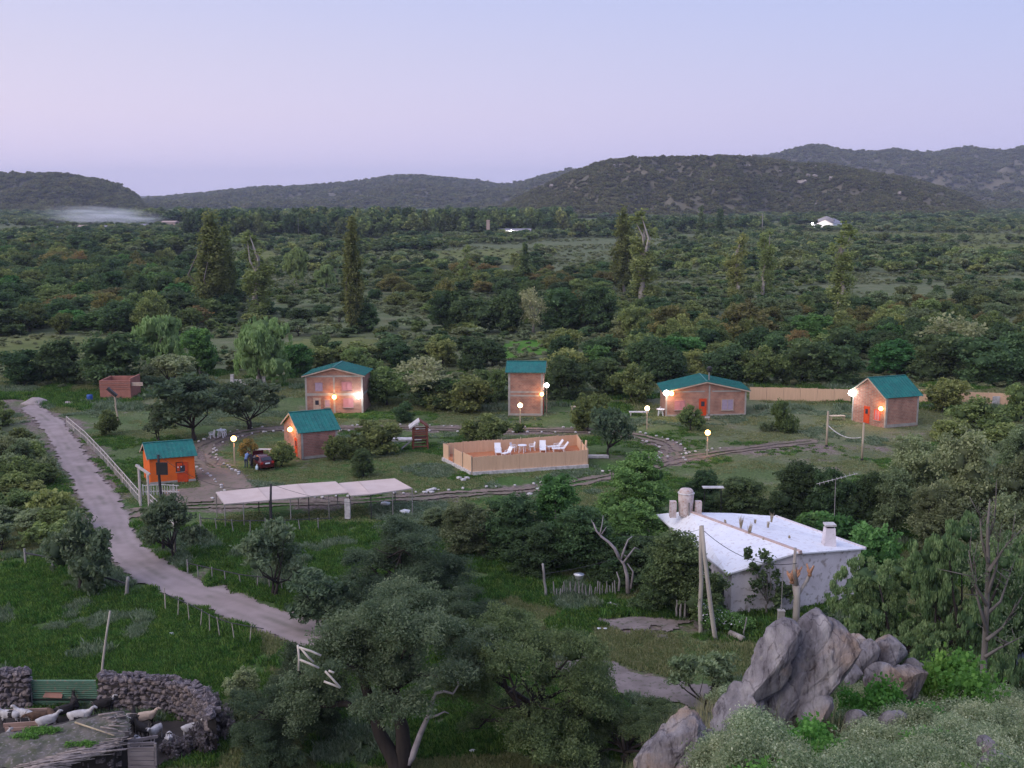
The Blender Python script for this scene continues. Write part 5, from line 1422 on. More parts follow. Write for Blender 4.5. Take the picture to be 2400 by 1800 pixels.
for a in range(4): mb.bar((2 * math.cos(a * 1.57 + .78), 2 * math.sin(a * 1.57 + .78), 0), (1.2 * math.cos(a * 1.57 + .78), 1.2 * math.sin(a * 1.57 + .78), hh - 4), .3)
mb.build('leg_frame', GREYW, wt); mb = MB(); mb.lathe([(.5, hh - 6), (3.6, hh - 4), (4.2, hh - 1), (2.6, hh + 1.2), (.3, hh + 1.6)]); mb.build('tank', FW, wt, True); tag(wt, 'small white water tower above the far tree belt', 'water tower')
def pole(px, pyb, pyt, label, r=.14, m=None, arm=True, name='utility_pole', tilt=0.0, arms=1.2):
    L = at(px, pyb); h = z_at(L, px, pyt); o = link(name, None, None, L); o.rotation_euler = (0, tilt, 0)
    mb = MB(); mb.tube([(0, 0, -.4), (0, 0, h)], [r, r * .75], 8); mb.build('shaft', m or GREYW, o)
    if arm: mb = MB(); mb.box((0, 0, h - .5), (arms, .1, .12)); mb.build('crossarm', m or GREYW, o)
    return tag(o, label, 'pole')
pole(1786, 545, 500, 'distant utility pole left of the white farmhouse', .3, CONC)
pole(700, 560, 510, 'distant utility pole right of the willow', .22, CONC)
# smoke
L = at(345, 533); 
sm = bpy.data.materials.new('smoke_volume'); sm.use_nodes = True; nt = sm.node_tree; nt.nodes.clear()
o_ = N(nt, 'ShaderNodeOutputMaterial'); v_ = N(nt, 'ShaderNodeVolumePrincipled'); v_.inputs['Color'].default_value = (.97, .98, 1, 1)
t_ = N(nt, 'ShaderNodeTexCoord'); g_ = N(nt, 'ShaderNodeTexGradient', gradient_type='SPHERICAL'); n_ = N(nt, 'ShaderNodeTexNoise'); n_.inputs['Scale'].default_value = 2.5; n_.inputs['Detail'].default_value = 3
mp_ = N(nt, 'ShaderNodeMapping'); mp_.inputs['Scale'].default_value = (1, 1, 2)
nt.links.new(t_.outputs['Object'], g_.inputs[0]); nt.links.new(t_.outputs['Object'], mp_.inputs[0]); nt.links.new(mp_.outputs[0], n_.inputs['Vector'])
sx_ = N(nt, 'ShaderNodeSeparateXYZ'); nt.links.new(t_.outputs['Object'], sx_.inputs[0]); mr_ = N(nt, 'ShaderNodeMapRange'); mr_.inputs['From Min'].default_value = -1.0; mr_.inputs['From Max'].default_value = .9; mr_.inputs['To Min'].default_value = .12; nt.links.new(sx_.outputs['X'], mr_.inputs[0])
ml = N(nt, 'ShaderNodeMath', operation='MULTIPLY'); gp_ = N(nt, 'ShaderNodeMath', operation='POWER'); gp_.inputs[1].default_value = 1.7; nt.links.new(g_.outputs['Fac'], gp_.inputs[0]); nr_ = ramp(nt, [(.34, (0, 0, 0)), (.72, (1, 1, 1))]); nt.links.new(n_.outputs['Fac'], nr_.inputs[0]); nt.links.new(gp_.outputs[0], ml.inputs[0]); nt.links.new(nr_.outputs[0], ml.inputs[1])
mq = N(nt, 'ShaderNodeMath', operation='MULTIPLY'); nt.links.new(ml.outputs[0], mq.inputs[0]); nt.links.new(mr_.outputs[0], mq.inputs[1])
m2 = N(nt, 'ShaderNodeMath', operation='MULTIPLY'); m2.inputs[1].default_value = 0.5; nt.links.new(mq.outputs[0], m2.inputs[0]); nt.links.new(m2.outputs[0], v_.inputs['Density']); nt.links.new(v_.outputs[0], o_.inputs['Volume'])
mb = MB(); mb.lathe([(.02, -.98), (.5, -.85), (.86, -.5), (1, 0), (.86, .5), (.5, .85), (.02, .98)], n=24)
cc = at_dist(232, 509, 1080); so_ = mb.build('smoke', sm, None, loc=(cc.x, 1080, cc.z)); so_.scale = (74, 20, 13); so_.rotation_euler = (0, D2R(3), 0)
tag(so_, 'low drifting veil of bluish smoke in front of the left hill', 'smoke', None, 'stuff')
# ================================================================ WHITEWASHED HOUSE
ROOFW = mat('roof_membrane_white', (0.80, 0.80, 0.84), (0.70, 0.70, 0.76), 0.9, 0.7, 0.004, c3=(0.62, 0.58, 0.60), lo=.3, hi=.75)
WASH = mat('whitewash_wall', (0.74, 0.68, 0.71), (0.60, 0.54, 0.57), 0.8, 0.9, 0.01, c3=(0.38, 0.33, 0.32))
TILE = mat('parapet_terracotta', (0.55, 0.42, 0.38), (0.48, 0.34, 0.30), 3, .9)
wA, wM, wR = at(1712, 1437), at(1866, 1428), at(2012, 1396)
zA = z_at(wA, 1712, 1341); zM = z_at(wM, 1862, 1293)
back = at(1549, 1205, zA); 
v = (Vector((back.x, back.y, 0)) - wA); Lb = v.length; v.normalize()
house = thing('whitewashed_house', 'long whitewashed house with two white roofs, seen from above', 'house', wA)
def Lc(p, z): return Vector((p.x - wA.x, p.y - wA.y, z))
O = Vector((0, 0, 0))
a0, a1 = Lc(wA, 0), Lc(wM, 0); b0 = a0 + v * Lb; b1 = Lc(at(1615, 1201, zM), 0)
r1 = Lc(wR, 0); zR = z_at(wR, 2012, 1284); rb = at(1812, 1210, zR + .05); rb = Lc(rb, 0)
up = Vector((0, 0, 1)); th = .25
vR = (rb - r1); uF = (a1 - a0).normalized(); uR = (r1 - a1).normalized()
m = MB()
m.prism([a0, a1, a1 + up * (zM - .12), a0 + up * (zA - .12)], v * th)
m.prism([a1 + uR * .003, r1, r1 + up * (zR - .15), a1 + uR * .003 + up * (zM - .22)], v * th)
m.prism([a0 + v * th, b0, b0 + up * (zA - .14), a0 + v * th + up * (zA - .14)], uF * th)
m.prism([r1 + v * th, rb, rb + up * (zR - .17), r1 + v * th + up * (zR - .17)], -uR * th)
m.prism([b0, b1, b1 + up * (zM - .15), b0 + up * (zA - .15)], -v * th); m.prism([b1, rb, rb + up * (zR - .17), b1 + up * (zR - .17)], -v * th)
m.build('wall', WASH, house)
e = uF * -.45 - up * .12; f = -v * .3
m = MB(); m.prism([a0 + up * zA + e + f, a1 + up * zM + f, b1 + up * zM, b0 + up * zA + e], up * .12); m.build('roof', ROOFW, house)['label'] = 'sloping white roof'
bk = Lc(at(1716, 1203, zR), 0); m = MB(); m.prism([a1 + up * (zM - .12) + uR * .2 + f, r1 + up * (zR - .08) + uR * .3 + f, rb + up * (zR - .08) + uR * .3, bk + up * (zR - .08), b1 + up * (zM - .12) + uR * .2], up * .10); m.build('roof', ROOFW, house)['label'] = 'flat white roof with weeds growing on it'
m = MB(); m.bar(a1 + up * (zM + .05) + f, b1 + up * (zM + .05), .28, .22); m.build('parapet', TILE, house)
m = MB()
for q, w_ in ((r1 + up * (zR + .05) + uR * .25 + f, rb + up * (zR + .05) + uR * .25),): m.bar(q, w_, .14, .12)
m.build('roof_edge', WASH, house)
# roof joints
m = MB()
for k in range(1, 5):
    q = a0.lerp(b0, k / 5.) + up * (zA + .005); w_ = a1.lerp(b1, k / 5.) + up * (zM + .005)
    m.bar(q, w_, .05, .012)
m.build('roof_seam', GREYW, house)
# entrance side: porch, door, window
mx_ = a0 - uF * .02
m = MB(); c = a0 + v * 1.7 - uF * .04 + up * 1.05; M = Matrix((v, uF, up)).transposed(); m.box(c, (.95, .06, 2.1), M=M); d = m.build('door', DARKM, house)
m = MB(); m.box(c - uF * .05 + v * .35 + up * -.05, (.05, .06, .14), M=M); m.build('handle', CONC, d)
m = MB(); m.box(a0 + v * 4.2 - uF * .04 + up * 1.5, (1.1, .06, 1.0), M=M); m.build('window', GLASS, house)
m = MB(); m.tube([a0 - uF * 1.1 - v * -1.0, a0 - uF * 1.1 + v * 1.0 + up * 2.2], .05, 6); m.build('porch_post', STONEW, house)
m = MB(); M2 = Matrix((uR, v, up)).transposed(); m.box(a1.lerp(r1, .62) - v * .03 + up * 1.6, (.1, .08, 1.1), M=M2); m.build('downpipe', GREYW, house)
# chimney
cp = Lc(at(1942, 1284, zR), 0)
m = MB(); z0 = zR - .1; z1 = z_at(Vector((0, at(1942, 1284, zR).y, 0)), 1942, 1228)
V = []
for zz, w_ in ((z0, .46), (z1 - .25, .34)):
    V += [cp + up * zz + Vector((sx * w_, sy * w_, 0)) for sx, sy in ((-1, -1), (1, -1), (1, 1), (-1, 1))]
m.add(V, [(0, 1, 5, 4), (1, 2, 6, 5), (2, 3, 7, 6), (3, 0, 4, 7), (4, 5, 6, 7)]); ch = m.build('chimney', WASH, house)
m = MB(); m.box(cp + up * (z1 - .17), (.5, .5, .16)); m.build('chimney_throat', DARKM, ch)
m = MB(); m.box(cp + up * (z1 - .03), (.78, .78, .13)); m.build('chimney_cap', STONEW, ch)
# water tank, its plinths and small table on the roof end
L = at(1607, 1200, zM); tk = link('water_tank', None, None, L); zt = z_at(L, 1607, 1146) - zM
RUSTW = mat('tank_lime', (.62, .54, .52), (.50, .40, .37), 2, .85, c3=(.40, .24, .18))
m = MB(); m.lathe([(.50, -.3), (.56, 0), (.60, zt * .5), (.63, zt * .82), (.56, zt * .86), (.56, zt * .93), (.45, zt), (.05, zt + .04)], n=20); m.build('tank_body', RUSTW, tk, True)
m = MB(); m.lathe([(.63, zt * .80), (.68, zt * .83), (.63, zt * .86)], n=20); m.build('rim', STONEW, tk, True)
m = MB(); m.tube([(.15, -.66, -.2), (.15, -.66, zt * .5)], .06, 6); m.build('pipe', GREYW, tk)
tag(tk, 'round lime stained water tank standing at the back end of the white roof', 'water tank')
for dx, lb in ((-1.05, 'stubby masonry pier left of the water tank'), (.95, 'stubby masonry pier right of the water tank')):
    m = MB(); m.box((0, 0, .3), (.5, .5, 1.3)); p_ = m.build('pier', RUSTW, None, loc=L + Vector((dx, -.2, 0))); tag(p_, lb, 'pier')
L2 = at(1672, 1196, 1.2); t_ = link('roof_bench', None, None, Vector((L2.x, L2.y + .5, 2.2))); m = MB(); m.box((0, 0, 1.0), (1.9, .7, .07)); m.build('top', STONEW, t_)
for dx in (-.8, .8):
    m = MB(); m.bar((dx, 0, -1.8), (dx * .9, 0, .97), .08); m.build('leg', DARKM, t_)
tag(t_, 'light metal stand behind the white roof beside the water tank', 'stand')
# dry weeds growing on the roof
STRAW = mat('dry_straw', (.46, .38, .26), (.34, .27, .18), 5, .9)
for i, (px, py, h) in enumerate(((1736, 1238, 1.1), (1756, 1255, 1.2), (1716, 1240, .4), (1800, 1235, .6), (1808, 1222, 1.0), (1790, 1268, .35), (1770, 1225, .4), (1850, 1260, .3), (1700, 1225, .35))):
    q = at(px, py, zM - .05); rg = random.Random(i); m = MB()
    for k in range(26):
        a = rg.uniform(0, 6.28); s = h * rg.uniform(.4, 1)
        t0 = Vector((rg.uniform(-.06, .06), rg.uniform(-.06, .06), -.05)); t1 = t0 + Vector((math.cos(a) * s * .22, math.sin(a) * s * .22, s))
        w_ = Vector((math.sin(a), -math.cos(a), 0)) * (.022)
        m.add([t0 - w_, t0 + w_, t0.lerp(t1, .7) + w_, t1, t0.lerp(t1, .7) - w_], [(0, 1, 2, 3, 4)])
    tag(m.build('weed_tuft', STRAW, None, loc=q), 'dry straw coloured weed tuft growing on the flat white roof', 'weed', 'weeds on the flat roof')

# ---------------- things around it
def lean_pole(px0, py0, px1, py1, label, r=.11, name='pole', dist=None, m=None, cat='pole', parts=None):
    P = at(px0, py0); Q = at_dist(px1, py1, P.y + (dist or 0)); o = link(name, None, None, P); mb = MB(); d = Q - P
    rg = random.Random(int(px0 * 7 + py0)); pts = [(0, 0, -.3)] + [tuple(d * t + Vector((rg.uniform(-.5, .5), 0, 0)) * r * .8) for t in (.0, .25, .5, .75)] + [tuple(d)]
    mb.tube(pts, [r * 1.1, r * 1.1, r, r * .95, r * .88, r * .8], 9); mb.build('shaft', m or TIMBER, o, True)
    return tag(o, label, cat), P, Q
PP = mat('pole_pale', (.44, .40, .34), (.33, .29, .25), 3, .9, .01, 20, stretch=(1, 1, .15))
lean_pole(1642, 1482, 1643, 1233, 'upright pale pole of the two leaning together before the house', .15, m=PP)
lean_pole(1675, 1497, 1645, 1232, 'slanting pale pole propped against the upright one', .15, m=PP, dist=.35)
# cables
WIRE = mat('cable_black', (.03, .03, .035), (.04, .04, .045), 2, .6)
def cable(P, Q, sag, label, r=.014, grp=None):
    P = Vector(P); Q = Vector(Q); pts = [P.lerp(Q, t) + Vector((0, 0, -4 * sag * t * (1 - t))) for t in [i / 14 for i in range(15)]]
    m = MB(); m.tube([p - P for p in pts], r, 5); o = m.build('cable', WIRE, None, True, loc=P); return tag(o, label, 'cable', grp)
tp = at_dist(1645, 1240, at(1642, 1482).y)
sp = at_dist(1868, 1320, at(1866, 1470).y)
cable(tp, sp, .9, 'slack black cable from the paired poles to the pruned tree', .022)
cable(tp, at_dist(1420, 1245, 86), .5, 'thin cable from the paired poles off into the grove')
# sign pole and second dark utility pole
SIGNM = mat('tarred_pole', (.025, .024, .03), (.04, .036, .04), 3, .8)
o, P, Q = lean_pole(384, 1292, 371, 1066, 'dark tarred pole carrying a square sign board near the gate', .13, 'sign_pole', m=SIGNM)
mid = at_dist(380, 1098, P.y - .2); bd = MB(); k = ppm(mid); bd.box(mid - P + Vector((0, -.05, 0)), (27 / k, .06, 30 / k)); bd.build('board', DARKM, o)
o2, P2, Q2 = lean_pole(637, 1300, 635, 1135, 'thin dark utility pole standing in the middle of the shade roof', .11, 'utility_pole', m=SIGNM)
cable(Q, Q2, 1.3, 'sagging cable between sign pole and utility pole', .016)
cable(Q2, at(1130, 1140, 5.5), 1.6, 'sagging cable running right from the utility pole', .014)
# meter pillar
L = at(1829, 1480); o = link('meter_pillar', None, None, L); h = z_at(L, 1829, 1431); k = ppm(L)
m = MB(); m.box((0, 0, h / 2 - .1), (.42, .38, h + .2)); m.build('pillar', CONC, o); m = MB(); m.box((0, 0, h + .0), (.48, .44, .08)); m.build('cap', CONC, o)
m = MB(); m.box((-.05, -.2, h * .28), (.2, .05, .3)); m.build('meter_door', DARKM, o); m = MB(); m.tube([(0, 0, h), (0, 0, z_at(L, 1826, 1330))], .03, 6); m.build('mast', GREYW, o)
tag(o, 'grey concrete meter pillar with thin mast beside the pruned tree', 'meter pillar')
# pruned tree
L = at(1866, 1468); o = thing('pruned_tree', 'heavily pruned bare tree with hacked branch stubs in front of the house', 'tree', L)
def pz(px, py, dd=0.0): return at_dist(px, py, L.y + dd) - L
m = MB(); m.tube([(0, 0, -.3), pz(1866, 1440), pz(1868, 1400), pz(1866, 1372)], [.27, .24, .23, .27], 10); m.tube([pz(1866, 1375), pz(1862, 1330), pz(1864, 1284)], [.20, .13, .09], 8)
m.tube([pz(1867, 1402), pz(1880, 1378, .3), pz(1892, 1360, .5), pz(1902, 1335, .6)], [.13, .12, .13, .10], 8)
m.build('trunk', BARKW, o, True)
SAW = mat('fresh_cut_wood', (.50, .27, .16), (.36, .18, .11), 6, .9)
rg = random.Random(3)
for base, n_, L0 in (((1856, 1362), 9, .75), ((1866, 1355), 9, .8), ((1898, 1345), 8, .7)):
    b0_ = pz(*base)
    for k in range(n_):
        d = Vector((rg.uniform(-.7, .7), rg.uniform(-.5, .5), 1)).normalized() * L0 * rg.uniform(.5, 1.1)
        m = MB(); m.tube([b0_ - d * .25, b0_ + d], [.11, .05], 6); m.build('stub', SAW, o, True)
# leafy sapling with large leaves
L = at(1796, 1442); rng_ = np.random.RandomState(5); o = thing('sapling', 'slender sapling with large drooping dark leaves against the white wall', 'tree', L)
tips = [pz_ - Vector((0, 0, 0)) for pz_ in [at_dist(x, y, L.y + dz) - L for x, y, dz in ((1752, 1300, 0), (1793, 1300, .2), (1800, 1320, -.3), (1770, 1330, .3), (1820, 1350, .2), (1775, 1370, -.3), (1835, 1385, .2), (1800, 1380, .4), (1765, 1400, .1), (1818, 1408, -.2), (1790, 1350, 0), (1850, 1392, .1))]]
B = [(t.x, t.y, t.z, .42, .42, .5) for t in tips]
V, F_, t_ = crown(rng_, B, 1500, .17, .3, 16, 1.5, .2, .35, .9, .2, 0)
link('crown', npmesh('crown', V, F_, L_DARK, t_), o); limbs(rng_, .09, 1.1, tips, n=6).build('trunk', BARKG, o, True)
# flowering bush
L = at(1690, 1478); o = thing('flowering_bush', 'bush covered in white flowers at the foot of the paired poles', 'bush', L)
B = [(-1.0, 0, .9, .6, .6, .7), (-.2, .2, .9, .7, .6, .7), (.7, 0, .65, .8, .6, .6), (-1.2, .1, 1.6, .4, .4, .5), (1.6, -.1, .5, .6, .5, .45)]
V, F_, t_ = crown(rng_, B, 6500, .085, .25, 22, 1.6, .3, .15, .8, .2, .6)
link('crown', npmesh('crown', V, F_, L_GREEN, t_), o)
fl_ = []
for b_ in B[:4]:
    for k in range(60):
        d = rng_.normal(size=3); d /= np.linalg.norm(d); d[1] = -abs(d[1]); d[2] = abs(d[2]) * .8
        fl_.append(np.array(b_[:3]) + d * np.array(b_[3:]) * 1.05)
V, F_ = leaves(rng_, np.array(fl_), .085, 1.0, .3); link('blossom', npmesh('blossom', V, F_, WHITEP), o)
# log, post stubs, rubble
L = at(1728, 1500); q = at(1743, 1506) ; m = MB(); p0 = at(1711, 1490); d = at(1742, 1504) - p0
m.tube([(0, 0, .2), tuple(d + Vector((0, 0, .2)))], .2, 12); tag(m.build('log', BARKW, None, True, loc=p0), 'short felled log lying on the grass by the poles', 'log')
for i, (px, py, lb) in enumerate(((1585, 1448, 'left weathered gate post in the hedge gap'), (1594, 1450, 'middle weathered gate post in the hedge gap'), (1605, 1450, 'right pale gate post in the hedge gap'), (1742, 1492, 'crooked stake beside the log'))):
    lean_pole(px, py, px + (2 if i != 3 else 8), py - (42 if i != 3 else 45), lb, .08 if i != 3 else .05, 'post', m=GREYW, cat='post')
rng2 = np.random.RandomState(9)
def stone_mesh(seed, sub=1, jag=.25):
    import bmesh
    bm = bmesh.new(); bmesh.ops.create_icosphere(bm, subdivisions=sub, radius=.5)
    r_ = random.Random(seed)
    for v_ in bm.verts: v_.co *= 1 + r_.uniform(-jag, jag)
    me = bpy.data.meshes.new('stone'); bm.to_mesh(me); bm.free(); return me
PALES = mat('stone_pale', (.60, .57, .56), (.42, .39, .38), 4, .9)
pale = [stone_mesh(i) for i in range(5)]
for s_ in pale: s_.materials.append(PALES)
# stones edging the drives: each its own object
def edge_stones(line, off, step, label, group, gaps=0.15, s=(.22, .40), lim=None):
    pts = [np.array(p) for p in line]; acc = 0; n = 0
    for a, b in zip(pts[:-1], pts[1:]):
        d = b - a; Ld = np.linalg.norm(d); d /= Ld; nn = np.array([-d[1], d[0]])
        t = acc
        while t < Ld:
            for sg in off:
                if rng2.uniform() < gaps: continue
                p = a + d * (t + rng2.uniform(-.2, .2)) + nn * (sg + rng2.normal() * .12)
                px, py = to_px(p[0], p[1])
                if lim and not lim(px, py): continue
                k = rng2.uniform(*s); o = link('edging_stone', pale[rng2.randint(5)], None, Vector((p[0], p[1], .05 + k * .15))); o.scale = (k * 1.25, k, k * .75); o.rotation_euler = (0, 0, rng2.uniform(0, 6)); tag(o, label, 'stone', group); n += 1
            t += step
        acc = t - Ld
    return n
n1 = edge_stones(RING, (-1.5, 1.5), .9, 'whitewashed stone edging the looping driveway', 'stones edging the looping driveway', .34, lim=lambda x, y: x > 460 and not (560 < x < 700 and y > 1040))
n2 = edge_stones(SPUR_ROAD, (1.7,), 1.15, 'whitewashed stone edging the lower driveway', 'stones edging the lower driveway', .25, lim=lambda x, y: 700 < x < 1700)
# rubble heaps
def heap(px, py, w, h, label, m, name='pile', n=10):
    L = at(px, py); k = ppm(L); me_ = MB(); rg = random.Random(int(px)); W_ = w / k; H_ = h / k * 1.1
    rings = []
    for i in range(6):
        rr = W_ / 2 * (1 - i / 5.2); rings.append((rr, H_ * math.sin(i / 5.2 * math.pi / 2)))
    me_.lathe([(r, z - .05) for r, z in rings], n=18); o = me_.build(name, m, None, True, loc=L); o.scale.y = .8
    for v_ in o.data.vertices: v_.co *= 1 + rg.uniform(-.09, .09)
    return tag(o, label, 'pile')
SANDM = mat('building_sand', (.38, .32, .31), (.30, .25, .24), 2, .95, .02)
heap(84, 945, 70, 13, 'larger heap of grey building sand at the top of the track', SANDM, 'sand_pile')
heap(162, 946, 44, 6, 'smaller heap of sand with boards at the top of the track', SANDM, 'sand_pile')
for i, (px, py, w) in enumerate(((1430, 1432, 50), (1455, 1428, 40), (1480, 1433, 36))):
    pass
for i in range(16):
    p = at(1425 + 70 * rng2.uniform(), 1418 + 22 * rng2.uniform()); k = rng2.uniform(.3, .6); o = link('rubble_stone', pale[i % 5], None, p + Vector((0, 0, k * .2))); o.scale = (k, k * .8, k * .6); tag(o, 'pale stone of the rubble heap left of the leaning poles', 'stone', 'rubble heap stones')
for i, (px, py) in enumerate(((1075, 1122), (1085, 1126), (1094, 1122), (1010, 1150), (1012, 1156), (1004, 1152), (1016, 1148), (995, 1156), (1240, 1160), (1262, 1148))):
    p = at(px, py); k = .55; o = link('loose_stone', pale[i % 5], None, p + Vector((0, 0, .1))); o.scale = (k * 1.2, k, k * .6); tag(o, 'loose whitish stone near the terrace front corner' if i < 3 else 'loose whitish stone by the lower driveway', 'stone', 'loose stones on the lawn')
# dead branching tree
L = at(1478, 1398); o = thing('dead_tree', 'dead bare tree with twisted grey limbs left of the house', 'tree', L)
def pd(px, py, dd=0.0): return at_dist(px, py, L.y + dd) - L
m = MB()
for pts, r0 in (([(1472, 1390), (1470, 1350), (1462, 1322), (1448, 1305)], .26), ([(1452, 1310), (1440, 1285), (1428, 1272), (1410, 1258), (1398, 1245), (1390, 1225)], .2), ([(1405, 1255), (1410, 1235), (1414, 1208)], .08), ([(1410, 1252), (1421, 1235)], .07),
                ([(1455, 1312), (1464, 1285), (1472, 1265), (1482, 1257)], .13), ([(1460, 1320), (1475, 1300), (1488, 1283), (1498, 1288)], .12), ([(1470, 1305), (1456, 1297)], .06), ([(1390, 1228), (1386, 1218)], .05), ([(1478, 1380), (1484, 1340), (1470, 1320)], .14), ([(1450, 1385), (1452, 1360), (1445, 1340)], .14)):
    P_ = [pd(*q, dd=(i - 1) * .15) for i, q in enumerate(pts)]; m.tube(P_, [r0 * .68 * (1 - .65 * i / (len(P_) - 1)) for i in range(len(P_))], 7)
m.build('trunk', mat('deadwood', (.34, .30, .31), (.23, .20, .21), 3, .9, .02, 14), o, True)
# washing line, basin and stick fence
lean_pole(1281, 1400, 1272, 1321, 'gnarled grey clothes line post', .10, 'clothes_line_post', m=GREYW)
LP = at_dist(1273, 1345, at(1281, 1400).y); LQ = at_dist(1440, 1310, at(1478, 1385).y)
cable(LP, LQ, .12, 'greenish clothes line from the grey post to the dead tree', .02)
bp_ = LP.lerp(LQ, .5); b = at_dist(1357, 1348, bp_.y)
o = link('wash_basin', None, None, b); m = MB(); m.lathe([(.28, -.24), (.36, .05), (.40, .07)], n=14); m.build('bowl', WHITEP, o, True); m = MB(); m.tube([(0, 0, -.24), (0, 0, -1.6)], .04, 6); m.build('stand', GREYW, o); tag(o, 'white wash basin on a stand by the clothes line', 'basin')
stk = thing('stick_fence', 'short rough stick paling fence below the clothes line', 'fence', at(1300, 1410))
rg = random.Random(8)
for i in range(24):
    px = 1300 + i * 6.2; p = at(px, 1402 + rg.uniform(-3, 3) - i * .3) - at(1300, 1410); h = rg.uniform(.7, 1.25); m = MB(); m.tube([(p.x, p.y, -.1), (p.x + rg.uniform(-.15, .15), p.y, h)], [.06, .04], 5); m.build('stake', GREYW, stk)
# old crate heap left of the grove
o = thing('broken_crate', 'heap of broken pale slats and sticks under the grove', 'debris', at(1235, 1300))
for i in range(12):
    m = MB(); a = Vector((rg.uniform(-1, 1), rg.uniform(-.4, .4), 0)); m.bar(a, a + Vector((rg.uniform(-.4, .4), rg.uniform(-.3, .3), rg.uniform(.9, 1.9))), .08, .05); m.build('slat', GREYW, o)

# ================================================================ GATE, FENCES, SHADE ROOF
RAIL = mat('rail_pale', (.52, .47, .44), (.42, .37, .34), 3, .85, .01)
def stake_fence(name, label, line, step, h, rails=(1.0,), r=.03, rr=.05, m=RAIL, posts=3.0, lean=.04, cat='fence', seed=1, rail_m=None):
    """rails on posts with a stake every step"""
    rg = random.Random(seed); P0 = Vector((*line[0], 0)); o = thing(name, label, cat, P0)
    P = [Vector((p[0], p[1], 0)) - P0 for p in line]
    sm_ = MB(); sm_.tube([(0, 0, -.1), (0, 0, 1.0)], [r, r * .8], 5); stake = sm_.mesh('stake', m)
    sm_ = MB(); sm_.tube([(0, 0, -.3), (0, 0, 1.0)], [rr, rr * .9], 6); postm = sm_.mesh('post', m)
    dist = 0; nxt = 0; nxp = 0
    for a, b in zip(P[:-1], P[1:]):
        L_ = (b - a).length
        while nxt <= dist + L_:
            q = a.lerp(b, (nxt - dist) / L_); s = link('stake', stake, o, q); s.scale = (1, 1, h * rg.uniform(.78, .98)); s.rotation_euler = (rg.uniform(-lean, lean), rg.uniform(-lean, lean), 0); nxt += step * rg.uniform(.8, 1.2)
        while nxp <= dist + L_:
            q = a.lerp(b, (nxp - dist) / L_); s = link('post', postm, o, q); s.scale = (1, 1, h * 1.06); nxp += posts
        dist += L_
    for rz_ in rails:
        mb = MB(); mb.tube([p + Vector((0, 0, h * rz_)) for p in P], rr * .8, 6); mb.build('rail', rail_m or m, o)
    return o
FL = [tuple(at(x, y)[:2]) for x, y in ((157, 998), (200, 1035), (245, 1083), (290, 1135), (328, 1180))]
stake_fence('wire_fence', 'pale railed stake fence running along the dirt road to the gate', FL, .42, z_at(at(245, 1083), 245, 1058), (1.0, .55), .026, .06, posts=4.2)
FL2 = [tuple(at(x, y)[:2]) for x, y in ((351, 1186), (385, 1222), (418, 1256))]
stake_fence('wire_fence', 'short pale railed fence below the gate beside the crooked tree', FL2, .42, 1.25, (1.0, .55), .026, .06, posts=2.6, seed=3)
g0, g1 = at(330, 1184), at(350, 1188); o = thing('gate', 'tall pale goal shaped entrance frame beside the orange kiosk', 'gate', g0); hh = z_at(g0, 326, 1090)
h1_ = z_at(g1, 349, 1112)
for q, h_ in ((g0, hh), (g1, h1_)):
    m = MB(); m.tube([q - g0 + Vector((0, 0, -.3)), q - g0 + Vector((0, 0, h_))], .12, 8); m.build('post', RAIL, o)
m = MB(); m.bar(Vector((-.25, 0, hh)), g1 - g0 + Vector((.2, 0, h1_)), .2, .2); m.build('crossbar', RAIL, o)
# low board fence below the kiosk
stake_fence('board_fence', 'low whitish slatted fence in front of the orange kiosk', [tuple(at(x, y)[:2]) for x, y in ((336, 1160), (380, 1158), (420, 1160))], .25, 1.0, (.95, .3), .05, .06, m=STONEW, seed=5)
# shade roof
CLOTH = mat('shade_cloth', (.62, .50, .45), (.56, .44, .39), .8, .85, .004)
sh0 = at(560, 1205); sh = thing('shade_roof', 'long car port of pale shade cloth panels on thin posts', 'shade roof', sh0)
Z = 2.35
def SP(px, py, z=Z): return at(px, py, z) - sh0
secs = [[(506, 1153), (525, 1180), (600, 1173), (675, 1166), (742, 1160), (820, 1153), (787, 1128), (705, 1133), (640, 1139), (605, 1142)]]
panels = [((506, 1153), (604, 1143), (630, 1172), (526, 1181)), ((605, 1143), (697, 1134), (722, 1163), (631, 1172)), ((698, 1134), (786, 1128), (819, 1154), (723, 1163)), ((795, 1132), (840, 1128), (868, 1158), (823, 1161)), ((841, 1128), (925, 1121), (966, 1144), (869, 1158))]
for i, pn in enumerate(panels):
    q = [SP(*c) for c in pn]; V = []; n_ = 6
    for a in range(n_ + 1):
        for b in range(n_ + 1):
            s_, t_ = a / n_, b / n_
            p = q[0].lerp(q[1], s_).lerp(q[3].lerp(q[2], s_), t_); p = p + Vector((0, 0, -.10 * math.sin(s_ * math.pi) * math.sin(t_ * math.pi))); V.append(p)
    F_ = [(a * (n_ + 1) + b, a * (n_ + 1) + b + 1, (a + 1) * (n_ + 1) + b + 1, (a + 1) * (n_ + 1) + b) for a in range(n_) for b in range(n_)]
    m = MB(); m.add(V, F_); m.add([p - Vector((0, 0, .015)) for p in V], [f_[::-1] for f_ in F_]); m.build('cloth_panel', CLOTH, sh, True)
    m = MB()
    for a, b in ((0, 1), (1, 2), (2, 3), (3, 0)): m.bar(q[a] - Vector((0, 0, .06)), q[b] - Vector((0, 0, .06)), .07)
    m.build('frame_bar', RAIL, sh)
for px, py in ((526, 1181), (570, 1177), (631, 1172), (680, 1167), (723, 1163), (770, 1158), (819, 1156), (869, 1158), (920, 1151), (966, 1145), (506, 1153), (605, 1143), (698, 1134), (790, 1129), (925, 1121)):
    q = SP(px, py); m = MB(); m.tube([(q.x, q.y, -.2), (q.x, q.y, Z - .06)], .05, 6); m.build('post', SIGNM if px % 2 else GREYW, sh)
